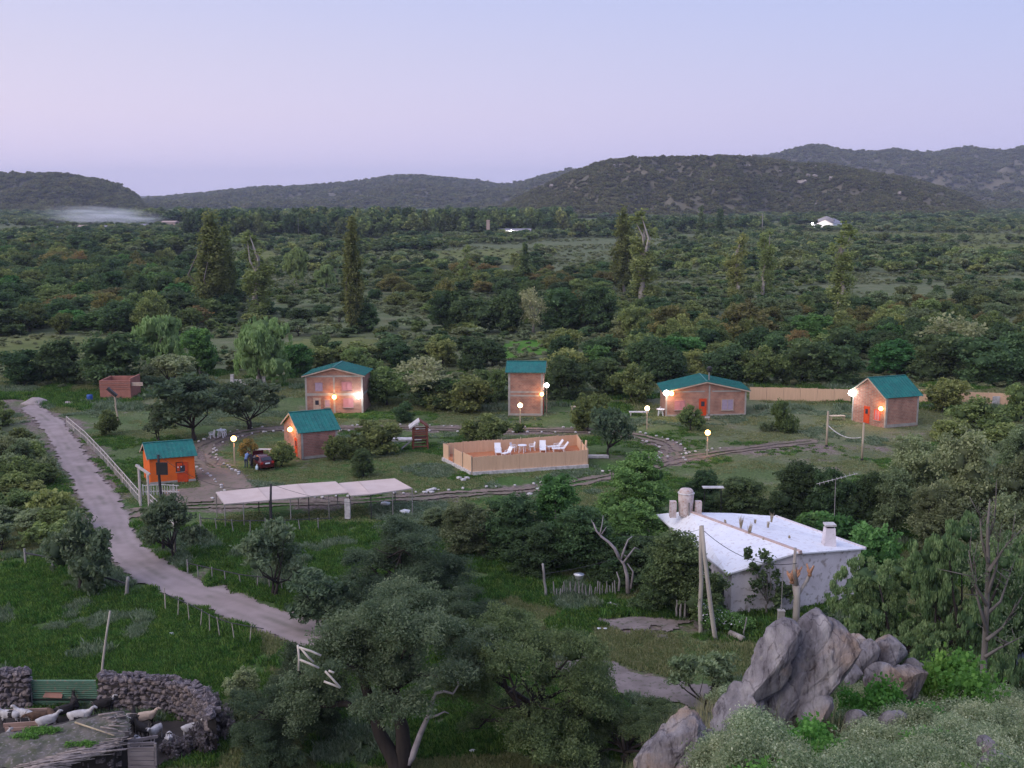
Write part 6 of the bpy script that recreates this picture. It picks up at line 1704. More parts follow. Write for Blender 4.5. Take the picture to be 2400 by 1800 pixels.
m = MB(); q = SP(819, 1156); m.box((q.x - .2, q.y, .9), (.5, .5, 1.8)); m.build('brick_pier', STONEW, sh)
# rustic stakes fence below the shade roof and along the track
def rough(line, label, step, h, seed, r=.055, m=GREYW):
    return stake_fence('rustic_fence', label, [tuple(at(x, y)[:2]) for x, y in line], step, h, (.8,), r, r, m=m, posts=999, lean=.12, seed=seed, rail_m=WIRE)
rough([(470, 1245), (560, 1252), (680, 1250), (780, 1245)], 'line of dark rough stakes below the shade roof', 1.6, 1.5, 11)
rough([(440, 1345), (560, 1372), (690, 1388)], 'wire and stake fence under the small umbrella thorn tree', 1.3, 1.1, 12)
rough([(60, 1325), (140, 1340), (215, 1375), (300, 1400)], 'dark stakes at the edge of the green lawn beside the track', 2.6, 1.3, 13, .09)
rough([(388, 1434), (450, 1462), (500, 1490), (540, 1505), (575, 1512), (620, 1520)], 'thin slanting pale stakes between the dirt road and the lawn', 1.35, 1.7, 14, .04, PP)
lean_pole(411, 1300, 410, 1170, 'gnarled leaning trunk post under the crooked tree', .1, 'post', m=BARKG, cat='post')
lean_pole(398, 1285, 420, 1215, 'dark slanting prop beside the sign pole', .12, 'post', m=BARK, cat='post')
lean_pole(296, 1400, 300, 1352, 'stout grey gate stump beside the track', .14, 'post', m=GREYW, cat='post')
# tall thin pole in the goat pen
lean_pole(228, 1652, 258, 1432, 'tall thin crooked pole rising from the goat pen', .07, m=PP)
# leaning broken pole near the unfinished hut
o, P, Q = lean_pole(276, 985, 268, 925, 'old pole with a tilted black box on top near the unfinished hut', .12, 'broken_pole', m=TIMBER)
m = MB(); m.bar(at_dist(252, 910, P.y) - P, at_dist(273, 928, P.y) - P, .5, .35); m.build('box', DARKM, o)
# blue barrel
L = at(211, 942); m = MB(); m.lathe([(.38, 0), (.42, .15), (.42, .9), (.38, 1.05)], n=14); o = m.build('barrel', mat('plastic_blue', (.03, .10, .35), (.03, .08, .28), 3, .4), None, True, loc=L); tag(o, 'blue plastic barrel near the sand heaps', 'barrel')
# play tower
PT = mat('play_tower_red', (.22, .07, .045), (.15, .05, .035), 3, .8)
L = at(985, 1050); hh = z_at(L, 985, 985); o = thing('play_tower', 'dark red wooden play tower with a tilted board roof', 'play tower', L, .15)
for sx in (-.75, .75):
    for sy in (-.7, .7):
        m = MB(); m.bar((sx * 1.15, sy * 1.1, 0), (sx, sy, hh * .86), .14); m.build('post', PT, o)
for z_ in (.35, .7, 1.5, 1.75, 2.0, 2.25):
    if z_ < hh * .8:
        for sx in (-1, 1):
            m = MB(); m.box((sx * .8, 0, z_), (.05, 1.5, .14)); m.build('plank', PT, o)
        m = MB(); m.box((0, .75, z_), (1.5, .05, .14)); m.build('plank', PT, o)
        if z_ > 1.6 or z_ < .6: m = MB(); m.box((0, -.75, z_), (1.5, .05, .14)); m.build('plank', PT, o)
m = MB(); m.box((0, 0, 1.25), (1.6, 1.5, .08)); m.build('platform', PT, o)
m = MB(); m.prism([(-1.3, -.9, hh * .78), (-.1, -.9, hh * 1.04), (-.05, -.9, hh * .99), (-1.25, -.9, hh * .73)], (0, 1.8, 0)); m.build('roof_board', STONEW, o)
m = MB(); m.prism([(1.0, -.9, hh * .80), (-.1, -.9, hh * 1.04), (-.1, -.9, hh * .99), (.95, -.9, hh * .76)], (0, 1.8, 0)); m.build('roof_board', PT, o)
m = MB(); m.bar((-.7, -.2, 1.25), (-2.2, -.3, 0.05), .5, .06); m.build('ramp', GREYW, o)
L = at(953, 1032); m = MB(); m.box((0, 0, .12), (3.6, 1.4, .24)); tag(m.build('concrete_slab', STONEW, None, loc=L), 'pale concrete slab beside the play tower', 'slab')
L = at(1402, 1072); m = MB(); m.box((0, 0, .12), (2.3, .9, .24)); tag(m.build('concrete_slab', STONEW, None, loc=L), 'pale concrete slab right of the screened terrace', 'slab')
lean_pole(1375, 1080, 1374, 1032, 'stout tan post pair at the terrace gate', .16, 'post', m=REED, cat='post')
# volleyball posts and net
a = at(1937, 1046); b = at(2020, 1078); h1 = z_at(a, 1937, 964); h2_ = z_at(b, 2021, 991)
for q, h_, lb in ((a, h1, 'left volleyball post of pale round timber'), (b, h2_, 'right volleyball post of pale round timber')):
    o = link('volleyball_post', None, None, q); m = MB(); m.tube([(0, 0, -.3), (.0, 0, h_)], [.13, .11], 9); m.build('shaft', TIMBER, o, True); m = MB(); m.tube([(0, 0, -.1), (0, 0, .18)], .15, 9); m.build('foot', SIGNM, o); tag(o, lb, 'post')
n0 = at_dist(1941, 997, a.y); n1_ = at_dist(2018, 1025, b.y); m = MB(); pts = []
for i in range(13):
    t = i / 12; p = n0.lerp(n1_, t) + Vector((0, 0, -1.1 * 4 * t * (1 - t) * .55)); pts.append(p - n0)
m.tube(pts, .05, 6); tag(m.build('volleyball_net', STONEW, None, True, loc=n0), 'rolled white volleyball net sagging between the two timber posts', 'net')
# rough benches and tables
def table(px, py, w, label, m_, top=.75, name='table', thick=.08, cat='table', dp=.8):
    L = at(px, py); o = thing(name, label, cat, L, random.uniform(-.2, .2)); m = MB(); m.box((0, 0, top), (w, dp, thick)); m.build('top', m_, o)
    for sx in (-1, 1):
        for sy in (-1, 1): m = MB(); m.box((sx * w * .42, sy * dp * .38, top / 2), (.1, .1, top)); m.build('leg', m_, o)
    return o
table(1354, 966, 1.9, 'rough timber picnic table right of the tower cabin', TIMBER, .8)
table(1497, 974, 2.6, 'low stone topped bench left of the lamp by the wide cabin', STONEW, .5)
table(1962, 984, 2.0, 'small timber bench in front of the corner cabin', TIMBER, .55)
table(1650, 984, 1.5, 'concrete step bench under the wide cabin door', CONC, .35)
table(614, 1062, 2.2, 'pale stone bench behind the parked red car', STONEW, .45, dp=.5)
# ---------------- white plastic furniture
def chair(o):
    m = MB(); m.box((0, 0, .42), (.46, .46, .04)); m.build('seat', WHITEP, o)
    m = MB(); M = Matrix.Rotation(-.2, 3, 'X'); m.box((0, .26, .66), (.46, .04, .42), M=M); m.build('backrest', WHITEP, o)
    for sx in (-1, 1):
        for sy in (-1, 1): m = MB(); m.bar((sx * .23, sy * .24, 0), (sx * .2, sy * .2, .42), .055); m.build('leg', WHITEP, o)
        m = MB(); m.bar((sx * .24, -.22, .62), (sx * .24, .25, .64), .05, .03); m.bar((sx * .24, -.22, .42), (sx * .24, -.22, .62), .05, .05); m.build('armrest', WHITEP, o)
def lounger(o):
    m = MB(); m.box((0, -.45, .32), (.60, 1.15, .05))
    for k in range(6): m.box((0, -.95 + k * .2, .355), (.58, .12, .02))
    m.build('seat', WHITEP, o)
    m = MB(); M = Matrix.Rotation(.95, 3, 'X'); m.box((0, .36, .63), (.60, .78, .05), M=M); m.build('backrest', WHITEP, o)
    for sx in (-1, 1):
        for y in (-.9, .1): m = MB(); m.bar((sx * .27, y, 0), (sx * .27, y, .33), .07); m.build('leg', WHITEP, o)
        m = MB(); m.bar((sx * .30, -.25, .52), (sx * .30, .25, .56), .05, .03); m.bar((sx * .30, -.25, .3), (sx * .30, -.25, .53), .05, .05); m.build('armrest', WHITEP, o)
def rtable(o, r=.45):
    m = MB(); m.lathe([(r * .9, .68), (r, .70), (r, .73), (.02, .735)], n=18); m.build('top', WHITEP, o)
    for k in range(4): a = k * 1.5708 + .4; m = MB(); m.bar((math.cos(a) * r * .8, math.sin(a) * r * .8, 0), (math.cos(a) * r * .6, math.sin(a) * r * .6, .69), .06); m.build('leg', WHITEP, o)
def furn(fn_, name, label, px, py, z, rz, cat, s=1.15):
    L = at(px, py, z); o = thing(name, label, cat, L, rz, None, s); fn_(o); return o
furn(lounger, 'sun_lounger', 'leftmost upright sun lounger on the terrace', 1167, 1063, ZD, .1, 'sun lounger')
furn(lounger, 'sun_lounger', 'low white lounger turned sideways next to the leftmost one', 1191, 1066, ZD, -.7, 'sun lounger', .9)
furn(chair, 'plastic_chair', 'white plastic armchair left of the round table', 1203, 1058, ZD, 1.2, 'chair')
furn(rtable, 'round_table', 'white round plastic table in the middle of the terrace', 1224, 1060, ZD, 0, 'table')
furn(chair, 'plastic_chair', 'white plastic armchair right of the round table', 1247, 1056, ZD, -1.3, 'chair')
furn(lounger, 'sun_lounger', 'upright sun lounger right of the round table chairs', 1272, 1057, ZD, .0, 'sun lounger')
furn(lounger, 'sun_lounger', 'reclined lounger seen side-on, the nearer of two at the right end', 1318, 1058, ZD, -1.45, 'sun lounger')
furn(lounger, 'sun_lounger', 'reclined lounger seen side-on behind its twin at the right end', 1306, 1053, ZD, -1.35, 'sun lounger')
furn(chair, 'plastic_chair', 'white plastic chair alone on the grass behind the kiosk', 497, 1027, 0, -1.0, 'chair')
furn(rtable, 'round_table', 'white plastic table on the grass behind the kiosk', 519, 1025, 0, .3, 'table', 1.3)
furn(chair, 'plastic_chair', 'white chair pushed against the grass table behind the kiosk', 524, 1022, 0, 1.5, 'chair')
furn(rtable, 'plastic_table', 'white plastic table at the left wall of the wide cabin', 1548, 974, 0, .3, 'table', 1.25)
furn(chair, 'plastic_chair', 'white chair stacked under the table by the wide cabin', 1552, 971, 0, 1.0, 'chair')
# bags and litter
for i, (px, py, s, lb) in enumerate(((902, 1184, .8, 'white feed sack lying right of the shade roof'), (948, 1202, .8, 'bluish white sack lying in the weeds above the broad thorn tree'), (402, 1490, .33, 'small white plastic bag on the lawn'), (67, 1143, .3, 'scrap of white plastic caught in the roadside thicket'), (1404, 1478, .25, 'white scrap on the grass, left of a pair'), (1418, 1478, .22, 'white scrap on the grass, right of a pair'), (1107, 1765, .3, 'white scrap under the wide thorn tree'))):
    o = link('sack' if s > .5 else 'plastic_scrap', pale[i % 5].copy(), None, at(px, py) + Vector((0, 0, .15))); o.data.materials.clear(); o.data.materials.append(WHITEP); o.scale = (s * 1.3, s * .8, s * .6); tag(o, lb, 'sack' if s > .5 else 'litter')
L = at(603, 1101); m = MB(); m.lathe([(.17, 0), (.19, .1), (.19, .38), (.06, .5), (.06, .62)], n=12); tag(m.build('water_jug', mat('jug_blue', (.55, .7, .8), (.5, .65, .76), 3, .3), None, True, loc=L), 'pale blue water jug on the grass behind the red car', 'jug')
# television aerial
L = at(1953, 1290); ht_ = z_at(L, 1950, 1122); o = thing('tv_aerial', 'television aerial on a thin mast above the dark hedge', 'aerial', L)
m = MB(); m.tube([(0, 0, -.2), (-.1, 0, ht_)], .03, 6); m.build('mast', GREYW, o)
m = MB(); m.bar((-1.6, .2, ht_ - .5), (1.6, -.2, ht_ + .5), .035)
for k in range(9): t = -1.4 + k * .35; m.bar((t - .1, -.45, ht_ + t * .31), (t + .1, .45, ht_ + t * .31), .02)
m.build('array', STONEW, o)
# ================================================================ ROCKS OF THE SPUR
def rockmat():
    m, nt, b = principled('gneiss')
    b.inputs['Roughness'].default_value = .92; b.inputs['Specular IOR Level'].default_value = .2
    t = N(nt, 'ShaderNodeTexCoord'); mp = N(nt, 'ShaderNodeMapping'); mp.inputs['Rotation'].default_value = (0, D2R(38), 0); mp.inputs['Scale'].default_value = (2.6, 1, .7)
    nt.links.new(t.outputs['Object'], mp.inputs[0])
    def noise(sc, det, ro=.6, v=None):
        n = N(nt, 'ShaderNodeTexNoise'); n.inputs['Scale'].default_value = sc; n.inputs['Detail'].default_value = det; n.inputs['Roughness'].default_value = ro
        nt.links.new(v or mp.outputs[0], n.inputs['Vector']); return n.outputs['Fac']
    r1 = ramp(nt, [(.3, (.15, .13, .14)), (.5, (.27, .245, .255)), (.68, (.43, .395, .395))]); nt.links.new(noise(1.1, 8, .65), r1.inputs[0])
    tan = ramp(nt, [(.50, (0, 0, 0)), (.64, (1, 1, 1))]); nt.links.new(noise(.8, 6, .6, t.outputs['Object']), tan.inputs[0])
    mx1 = N(nt, 'ShaderNodeMixRGB'); mx1.inputs[2].default_value = (.40, .285, .205, 1); tf = N(nt, 'ShaderNodeMath', operation='MULTIPLY'); tf.inputs[1].default_value = .8
    nt.links.new(tan.outputs[0], tf.inputs[0]); nt.links.new(tf.outputs[0], mx1.inputs[0]); nt.links.new(r1.outputs[0], mx1.inputs[1])
    lic = ramp(nt, [(.62, (0, 0, 0)), (.70, (1, 1, 1))]); nt.links.new(noise(7, 5, .6, t.outputs['Object']), lic.inputs[0])
    mx2 = N(nt, 'ShaderNodeMixRGB'); mx2.inputs[2].default_value = (.42, .40, .34, 1); lf = N(nt, 'ShaderNodeMath', operation='MULTIPLY'); lf.inputs[1].default_value = .5
    nt.links.new(lic.outputs[0], lf.inputs[0]); nt.links.new(lf.outputs[0], mx2.inputs[0]); nt.links.new(mx1.outputs[0], mx2.inputs[1])
    n5 = noise(3.2, 10, .7); dk = ramp(nt, [(.36, (.25, .23, .27)), (.44, (.8, .8, .8)), (.56, (1.1, 1.1, 1.1))]); nt.links.new(n5, dk.inputs[0])
    mu = N(nt, 'ShaderNodeMixRGB', blend_type='MULTIPLY'); mu.inputs[0].default_value = .8; nt.links.new(mx2.outputs[0], mu.inputs[1]); nt.links.new(dk.outputs[0], mu.inputs[2])
    vo = N(nt, 'ShaderNodeTexVoronoi', feature='DISTANCE_TO_EDGE'); vo.inputs['Scale'].default_value = .75
    wn_ = N(nt, 'ShaderNodeTexNoise'); wn_.inputs['Scale'].default_value = 2.5; wn_.inputs['Detail'].default_value = 6; nt.links.new(mp.outputs[0], wn_.inputs['Vector'])
    wa = N(nt, 'ShaderNodeMixRGB', blend_type='ADD'); wa.inputs[0].default_value = .55; nt.links.new(mp.outputs[0], wa.inputs[1]); nt.links.new(wn_.outputs['Color'], wa.inputs[2]); nt.links.new(wa.outputs[0], vo.inputs['Vector'])
    cr = ramp(nt, [(0, (.25, .23, .25)), (.010, (.6, .58, .6)), (.022, (1, 1, 1))]); nt.links.new(vo.outputs['Distance'], cr.inputs[0])
    mc = N(nt, 'ShaderNodeMixRGB', blend_type='MULTIPLY'); mc.inputs[0].default_value = .6; nt.links.new(mu.outputs[0], mc.inputs[1]); nt.links.new(cr.outputs[0], mc.inputs[2])
    nt.links.new(mc.outputs[0], b.inputs['Base Color'])
    b1 = N(nt, 'ShaderNodeBump'); b1.inputs['Strength'].default_value = .9; b1.inputs['Distance'].default_value = .16; nt.links.new(n5, b1.inputs['Height'])
    b2 = N(nt, 'ShaderNodeBump'); b2.inputs['Strength'].default_value = .7; b2.inputs['Distance'].default_value = .03; nt.links.new(noise(14, 8, .7), b2.inputs['Height']); nt.links.new(b1.outputs[0], b2.inputs['Normal'])
    nt.links.new(b2.outputs[0], b.inputs['Normal'])
    return m
ROCK = rockmat()
def rock(parent, org, outline, dist, thick, seed, name='slab', nth=280, nph=130, tilt=0.0, rough=.07, cx=None, down=0.0):
    """boulder with a measured silhouette and its own depth, cut by random joint planes"""
    rg = np.random.RandomState(seed)
    P = [at_dist(px, py, dist) for px, py in outline]
    c = sum(P, Vector()) / len(P) if cx is None else at_dist(cx[0], cx[1], dist)
    ang = np.array([math.atan2(p.z - c.z, p.x - c.x) for p in P]); rad = np.array([math.hypot(p.z - c.z, p.x - c.x) for p in P])
    o_ = np.argsort(ang); ang = ang[o_]; rad = rad[o_]
    ang = np.concatenate([ang - 2 * math.pi, ang, ang + 2 * math.pi]); rad = np.tile(rad, 3)
    th = np.linspace(-math.pi, math.pi, nth, endpoint=False); Rr = np.interp(th, ang, rad)
    ph = np.linspace(-math.pi / 2, math.pi / 2, nph)
    TH, PH = np.meshgrid(th, ph); RR = np.tile(Rr, (nph, 1))
    cp_ = np.abs(np.cos(PH)) ** .42; sp_ = np.sign(np.sin(PH)) * np.abs(np.sin(PH)) ** .8
    X = np.cos(TH) * RR * cp_; Z = np.sin(TH) * RR * cp_; Y = sp_ * thick
    Q = np.stack([X.ravel(), Y.ravel(), Z.ravel()], 1)
    sz = float(np.mean(Rr))
    for k in range(24):                               # joint planes facing the viewer and sideways
        ax_, pp_, yy_ = rg.normal() * .28, rg.normal() * .9, -abs(rg.normal()) * .9 - .15   # joints run along the leaning strata
        n = np.array([ax_ * .62 - pp_ * .78, yy_, ax_ * .78 + pp_ * .62]); n /= np.linalg.norm(n)
        d = rg.uniform(.58, .92) * (Q @ n).max()
        s_ = Q @ n - d; Q = Q - np.outer(np.clip(s_, 0, None) * .97, n)
    inner = np.clip(1 - np.abs(np.sin(PH).ravel()) * 0 , 0, 1)
    nrm = Q / (np.linalg.norm(Q, axis=1)[:, None] + 1e-6)
    W_ = Q + np.array([c.x, c.y, c.z])
    S = W_ * np.array([1.0, 1, .35]) ; ca, sa = math.cos(.75), math.sin(.75)
    U = np.stack([W_[:, 0] * ca - W_[:, 2] * sa, W_[:, 1], (W_[:, 0] * sa + W_[:, 2] * ca) * .28], 1)   # strata lean to the right
    r1 = np.abs(fbm(U * 1.6, 4, seed) - .5) * 2
    r2 = np.abs(fbm(U * 4.5, 4, seed + 5) - .5) * 2
    r3 = np.abs(fbm(U * np.array([3.2, 1, .6]), 5, seed + 31) - .5) * 2
    r4 = np.abs(fbm(U * np.array([9., 6, 2.6]), 3, seed + 41) - .5) * 2
    disp = -(np.clip(.10 - r1, 0, 1) / .10) ** .6 * sz * .13 + (fbm(U * 1.1, 3, seed + 9) - .5) * sz * .22 - (np.clip(.09 - r2, 0, 1) / .09) * sz * .05 + (r3 - .3) * sz * .17 - (np.clip(.10 - r4, 0, 1) / .10) * sz * .035 + (fbm(W_ * 9, 4, seed + 2) - .5) * sz * rough * 1.6
    frontal = .25 + .75 * np.clip(np.abs(Q[:, 1]) / (thick * .5), 0, 1)
    Q = Q + nrm * (disp * frontal)[:, None]
    if tilt: Q[:, 1] += Q[:, 2] * tilt
    V = Q + np.array([c.x - org.x, c.y - org.y, c.z - org.z - down])
    ii = np.arange(nth * nph).reshape(nph, nth); jj = np.roll(ii, -1, 1)
    F = np.stack([ii[:-1], ii[1:], jj[1:], jj[:-1]], -1).reshape(-1, 4)
    me = npmesh(name, V, F, ROCK, smooth=False)
    return link(name, me, parent)
org = at_dist(1880, 1700, 18.5)
ro = thing('rock_outcrop', 'tall jagged purple grey rock outcrop leaning to the right in the foreground', 'rock', org)
rock(ro, org, [(1736, 1630), (1752, 1595), (1768, 1564), (1777, 1537), (1804, 1504), (1830, 1480), (1857, 1466), (1876, 1470), (1885, 1490), (1868, 1520), (1850, 1545), (1848, 1583), (1833, 1610), (1811, 1628), (1777, 1634)], 18.3, .62, 1, tilt=.25)
rock(ro, org, [(1845, 1545), (1859, 1523), (1886, 1494), (1905, 1468), (1922, 1458), (1939, 1449), (1956, 1464), (1952, 1490), (1938, 1520), (1925, 1555), (1910, 1584), (1880, 1592), (1850, 1592), (1840, 1567)], 18.7, .75, 2, tilt=.25)
rock(ro, org, [(1939, 1456), (1956, 1466), (1975, 1474), (1996, 1488), (2008, 1504), (2014, 1535), (2006, 1564), (1994, 1590), (1979, 1617), (1960, 1643), (1922, 1664), (1898, 1676), (1878, 1696), (1859, 1722), (1837, 1742), (1812, 1756), (1808, 1735), (1838, 1690), (1865, 1630), (1892, 1590), (1908, 1568), (1922, 1535), (1932, 1495)], 18.5, .95, 3, tilt=.22, cx=(1932, 1590))
rock(ro, org, [(1786, 1641), (1804, 1628), (1837, 1603), (1850, 1584), (1884, 1580), (1906, 1576), (1900, 1615), (1875, 1665), (1845, 1712), (1815, 1757), (1795, 1752), (1782, 1700)], 18.4, .8, 4, tilt=.25)
rock(ro, org, [(1738, 1627), (1717, 1655), (1690, 1680), (1673, 1699), (1669, 1722), (1690, 1745), (1729, 1775), (1765, 1785), (1790, 1760), (1800, 1700), (1790, 1640), (1768, 1630)], 18.0, .75, 5, tilt=.25)
rock(ro, org, [(1768, 1637), (1757, 1660), (1741, 1697), (1741, 1725), (1762, 1752), (1786, 1742), (1789, 1704), (1778, 1662)], 17.5, .4, 6, nth=70, nph=36, tilt=.2)
rock(ro, org, [(1871, 1690), (1910, 1662), (1946, 1644), (1963, 1646), (1956, 1670), (1930, 1696), (1895, 1719), (1872, 1714)], 17.9, .4, 7, nth=70, nph=36, tilt=.2)
rock(ro, org, [(1790, 1742), (1812, 1750), (1826, 1760), (1814, 1790), (1792, 1795), (1780, 1770)], 17.8, .35, 17, nth=60, nph=30)
org = at_dist(1600, 1790, 16.5)
ro = thing('rock_outcrop', 'lower rough rock slab in the bottom foreground left of the tall outcrop', 'rock', org)
rock(ro, org, [(1480, 1815), (1529, 1769), (1563, 1733), (1592, 1709), (1613, 1696), (1632, 1686), (1651, 1701), (1664, 1721), (1676, 1744), (1668, 1770), (1650, 1810), (1600, 1850), (1500, 1860)], 16.8, .8, 8, tilt=.25)
rock(ro, org, [(1664, 1721), (1690, 1735), (1712, 1755), (1700, 1785), (1670, 1800), (1645, 1780)], 16.9, .4, 9, nth=60, nph=30)
org = at_dist(2060, 1580, 20.5)
ro = thing('rock_outcrop', 'group of smaller pinkish boulders behind and right of the tall outcrop', 'rock', org)
rock(ro, org, [(2001, 1491), (2030, 1498), (2038, 1518), (2020, 1545), (2000, 1545), (1990, 1510)], 21.2, .4, 10, nth=60, nph=30)
rock(ro, org, [(2016, 1536), (2034, 1520), (2052, 1505), (2064, 1525), (2068, 1554), (2048, 1580), (2016, 1575), (2005, 1556)], 20.6, .45, 11, nth=80, nph=40)
rock(ro, org, [(2059, 1518), (2080, 1508), (2099, 1500), (2116, 1513), (2134, 1540), (2120, 1570), (2070, 1572), (2055, 1545)], 20.9, .5, 12, nth=80, nph=40)
rock(ro, org, [(2027, 1591), (2063, 1567), (2114, 1581), (2164, 1574), (2196, 1594), (2170, 1638), (2106, 1655), (2063, 1650), (2030, 1630)], 20.0, .6, 13, nth=90, nph=44)
rock(ro, org, [(1990, 1583), (2009, 1563), (2020, 1583), (2002, 1610), (1985, 1608)], 20.0, .3, 14, nth=50, nph=26)
rock(ro, org, [(2125, 1560), (2150, 1548), (2170, 1570), (2160, 1600), (2130, 1598)], 20.8, .35, 18, nth=50, nph=26)
for i, (pl, d, lb) in enumerate((([(2305, 1793), (2345, 1769), (2365, 1778), (2395, 1800), (2380, 1840), (2300, 1840)], 13.2, 'bluish stone in the bottom right corner'), ([(2300, 1744), (2318, 1735), (2338, 1745), (2332, 1768), (2305, 1768)], 14.4, 'small dark stone among the sage bushes'),
                              ([(1980, 1690), (2010, 1672), (2040, 1690), (2030, 1715), (1985, 1712)], 18.0, 'dark stone at the foot of the outcrop'), ([(2060, 1700), (2100, 1672), (2140, 1690), (2120, 1720), (2065, 1718)], 17.8, 'dark low stone right of the outcrop foot'), ([(1905, 1800), (1925, 1788), (1950, 1795), (1955, 1815), (1905, 1818)], 15.0, 'pale stone top at the bottom edge'))):
    c = at_dist(pl[0][0], pl[0][1], d); o = rock(None, c, pl, d, .25, 40 + i, 'stone', 40, 22); o.location = c; tag(o, lb, 'stone')

# ---------------------------------------------------------------- sage and herbs on the spur
def herb_proto(seed, lm, leaf, n, el, R_=.42, H=.5, core=.35):
    rng = np.random.RandomState(seed); k = 9; B = []
    for i in range(k):
        a = rng.uniform(0, 6.28); r = R_ * rng.uniform(.1, 1); B.append((math.cos(a) * r, math.sin(a) * r, H * rng.uniform(.3, .95), .22, .22, .2))
    V, F, t = crown(rng, B, n, leaf, .13, 22, el, .1, .3, 1.0, .3, core)
    # sprigs sticking out
    return npmesh('leaves', V, F, lm, t)
SAGE = [herb_proto(700 + i, L_SAGE, .0155, 15000, 2.3) for i in range(4)]
HERB = [herb_proto(720 + i, L_HERB, .038, 4200, 1.4, .4, .5) for i in range(3)]
def on_spur(px, py):
    """walk down the bearing until it meets the slope"""
    for d in np.arange(9, 30, .15):
        p = at_dist(px, py, d)
        if p.z <= float(hill_z(np.array([p.x]), np.array([p.y]))[0]): return p
    return None
rg = random.Random(21); placed = []; cnt = 0
for k in range(2600):
    X_, Y_ = rg.uniform(1.2, 14), rg.uniform(10.5, 25.5)
    z = float(hill_z(np.array([X_]), np.array([Y_]))[0])
    px, py = to_px(X_, Y_, z)
    if not (1530 < px < 2560 and 1560 < py < 1960): continue
    if 1640 < px < 1990 and 16 < Y_ < 20.2 and py < 1745: continue
    if px < 1720 and (Y_ > 15.0 or py < 1775): continue
    mind = .42
    if any((X_ - a) ** 2 + (Y_ - b) ** 2 < mind * mind for a, b in placed): continue
    if fbm(np.array([[X_ * .9, Y_ * .9, 0]]), 2, 6)[0] < .36: continue
    placed.append((X_, Y_)); s = rg.uniform(.75, 1.35)
    hb = (1850 < px < 1960 and 1690 < py < 1830) or (2180 < px < 2300 and py < 1640) or (2090 < px < 2170 and 1630 < py < 1700) or rg.random() < .07
    me_ = rg.choice(HERB if hb else SAGE)
    o = link('herb' if hb else 'sage_bush', me_, None, (X_, Y_, z - .03)); o.rotation_euler = (0, 0, rg.uniform(0, 6.28)); o.scale = (s, s, s * rg.uniform(.75, 1.2))
    if hb: tag(o, 'fresh green broad leaved herb among the rocks of the slope', 'herb', 'fresh green herbs on the slope')
    else: tag(o, 'small leaved grey green sage bush on the near slope', 'sage bush', 'sage bushes on the near slope')
    cnt += 1
    if cnt > 285: break
# bigger leafy bush beside the right boulders and herb at the outcrop foot
for px, py, d, s, lb in ((2240, 1600, 20.5, 1.9, 'leafy bright bush right of the small boulders'), (2205, 1590, 20.8, 1.4, 'smaller leafy bush leaning on the small boulders'), (1905, 1745, 16.6, 1.5, 'bright leafy plant at the foot of the tall outcrop'), (1830, 1770, 16.6, 1.0, 'leafy shoots under the tall outcrop, left'), (2050, 1655, 19.2, 1.3, 'dark leafy plant between outcrop and small boulders')):
    p = at_dist(px, py, d); z = float(hill_z(np.array([p.x]), np.array([p.y]))[0]); o = link('leafy_bush', HERB[int(px) % 3], None, (p.x, p.y, z)); o.scale = (s, s, max(s, (p.z - z) / .5 + .3)); tag(o, lb, 'bush')
# grass stems
blade = MB()
rg = random.Random(4)
for k in range(22):
    a = rg.uniform(0, 6.28); h = rg.uniform(.25, .6); t0 = Vector((rg.uniform(-.08, .08), rg.uniform(-.08, .08), 0)); t1 = t0 + Vector((math.cos(a) * h * .3, math.sin(a) * h * .3, h)); w_ = Vector((math.sin(a), -math.cos(a), 0)) * .006
    blade.add([t0 - w_, t0 + w_, t1], [(0, 1, 2)])
STEMM = mat('dry_grass', (.30, .27, .16), (.20, .22, .11), 8, .9)
bl = blade.mesh('blades', STEMM)
P = []
for k in range(1500):
    X_, Y_ = rg.uniform(1.2, 14), rg.uniform(10.5, 25.5); z = float(hill_z(np.array([X_]), np.array([Y_]))[0]); P.append((X_, Y_, z))
P = np.array(P); gn_scatter('grass', 'dry grass stems between the sage bushes', [bl], P, np.tile(np.random.RandomState(1).uniform(.7, 1.4, (len(P), 1)), (1, 3)), np.random.RandomState(2).uniform(0, 6.28, len(P)), np.zeros(len(P)))
# thin bare tree on the slope
L = Vector((at_dist(2304, 1640, 24).x, 24, float(hill_z(np.array([10.2]), np.array([24.0]))[0]) - .3)); rng_ = np.random.RandomState(8)
o = thing('bare_tree', 'tall thin almost leafless tree at the right edge of the slope', 'tree', L)
def pb(px, py, dd=0): return at_dist(px, py, L.y + dd) - L
m = MB(); m.tube([(0, 0, 0), pb(2306, 1560), pb(2312, 1440), pb(2316, 1330), pb(2315, 1230), pb(2320, 1170)], [.09, .075, .06, .05, .035, .015], 7)
br = [((2312, 1440), (2345, 1410), (2372, 1330)), ((2316, 1390), (2335, 1330), (2342, 1250)), ((2313, 1480), (2290, 1400), (2285, 1320)), ((2316, 1320), (2300, 1260), (2296, 1200)), ((2316, 1340), (2350, 1290), (2380, 1250)), ((2312, 1500), (2350, 1470), (2395, 1400)), ((2308, 1540), (2340, 1520), (2400, 1490)), ((2315, 1260), (2330, 1220), (2335, 1170)), ((2314, 1420), (2285, 1370), (2270, 1290))]
tips = []
for q in br:
    P_ = [pb(*a, dd=rng_.uniform(-.3, .3)) for a in q]; m.tube(P_, [.05, .03, .01], 5); tips.append(P_[-1]); tips.append(P_[1].lerp(P_[2], .5))
    for k in range(5):
        s_ = P_[1].lerp(P_[2], rng_.uniform(0, .9)); m.tube([s_, s_ + Vector((rng_.normal() * .25, rng_.normal() * .25, rng_.uniform(.1, .6)))], [.015, .004], 4); tips.append(s_)
m.build('trunk', BARKG, o, True)
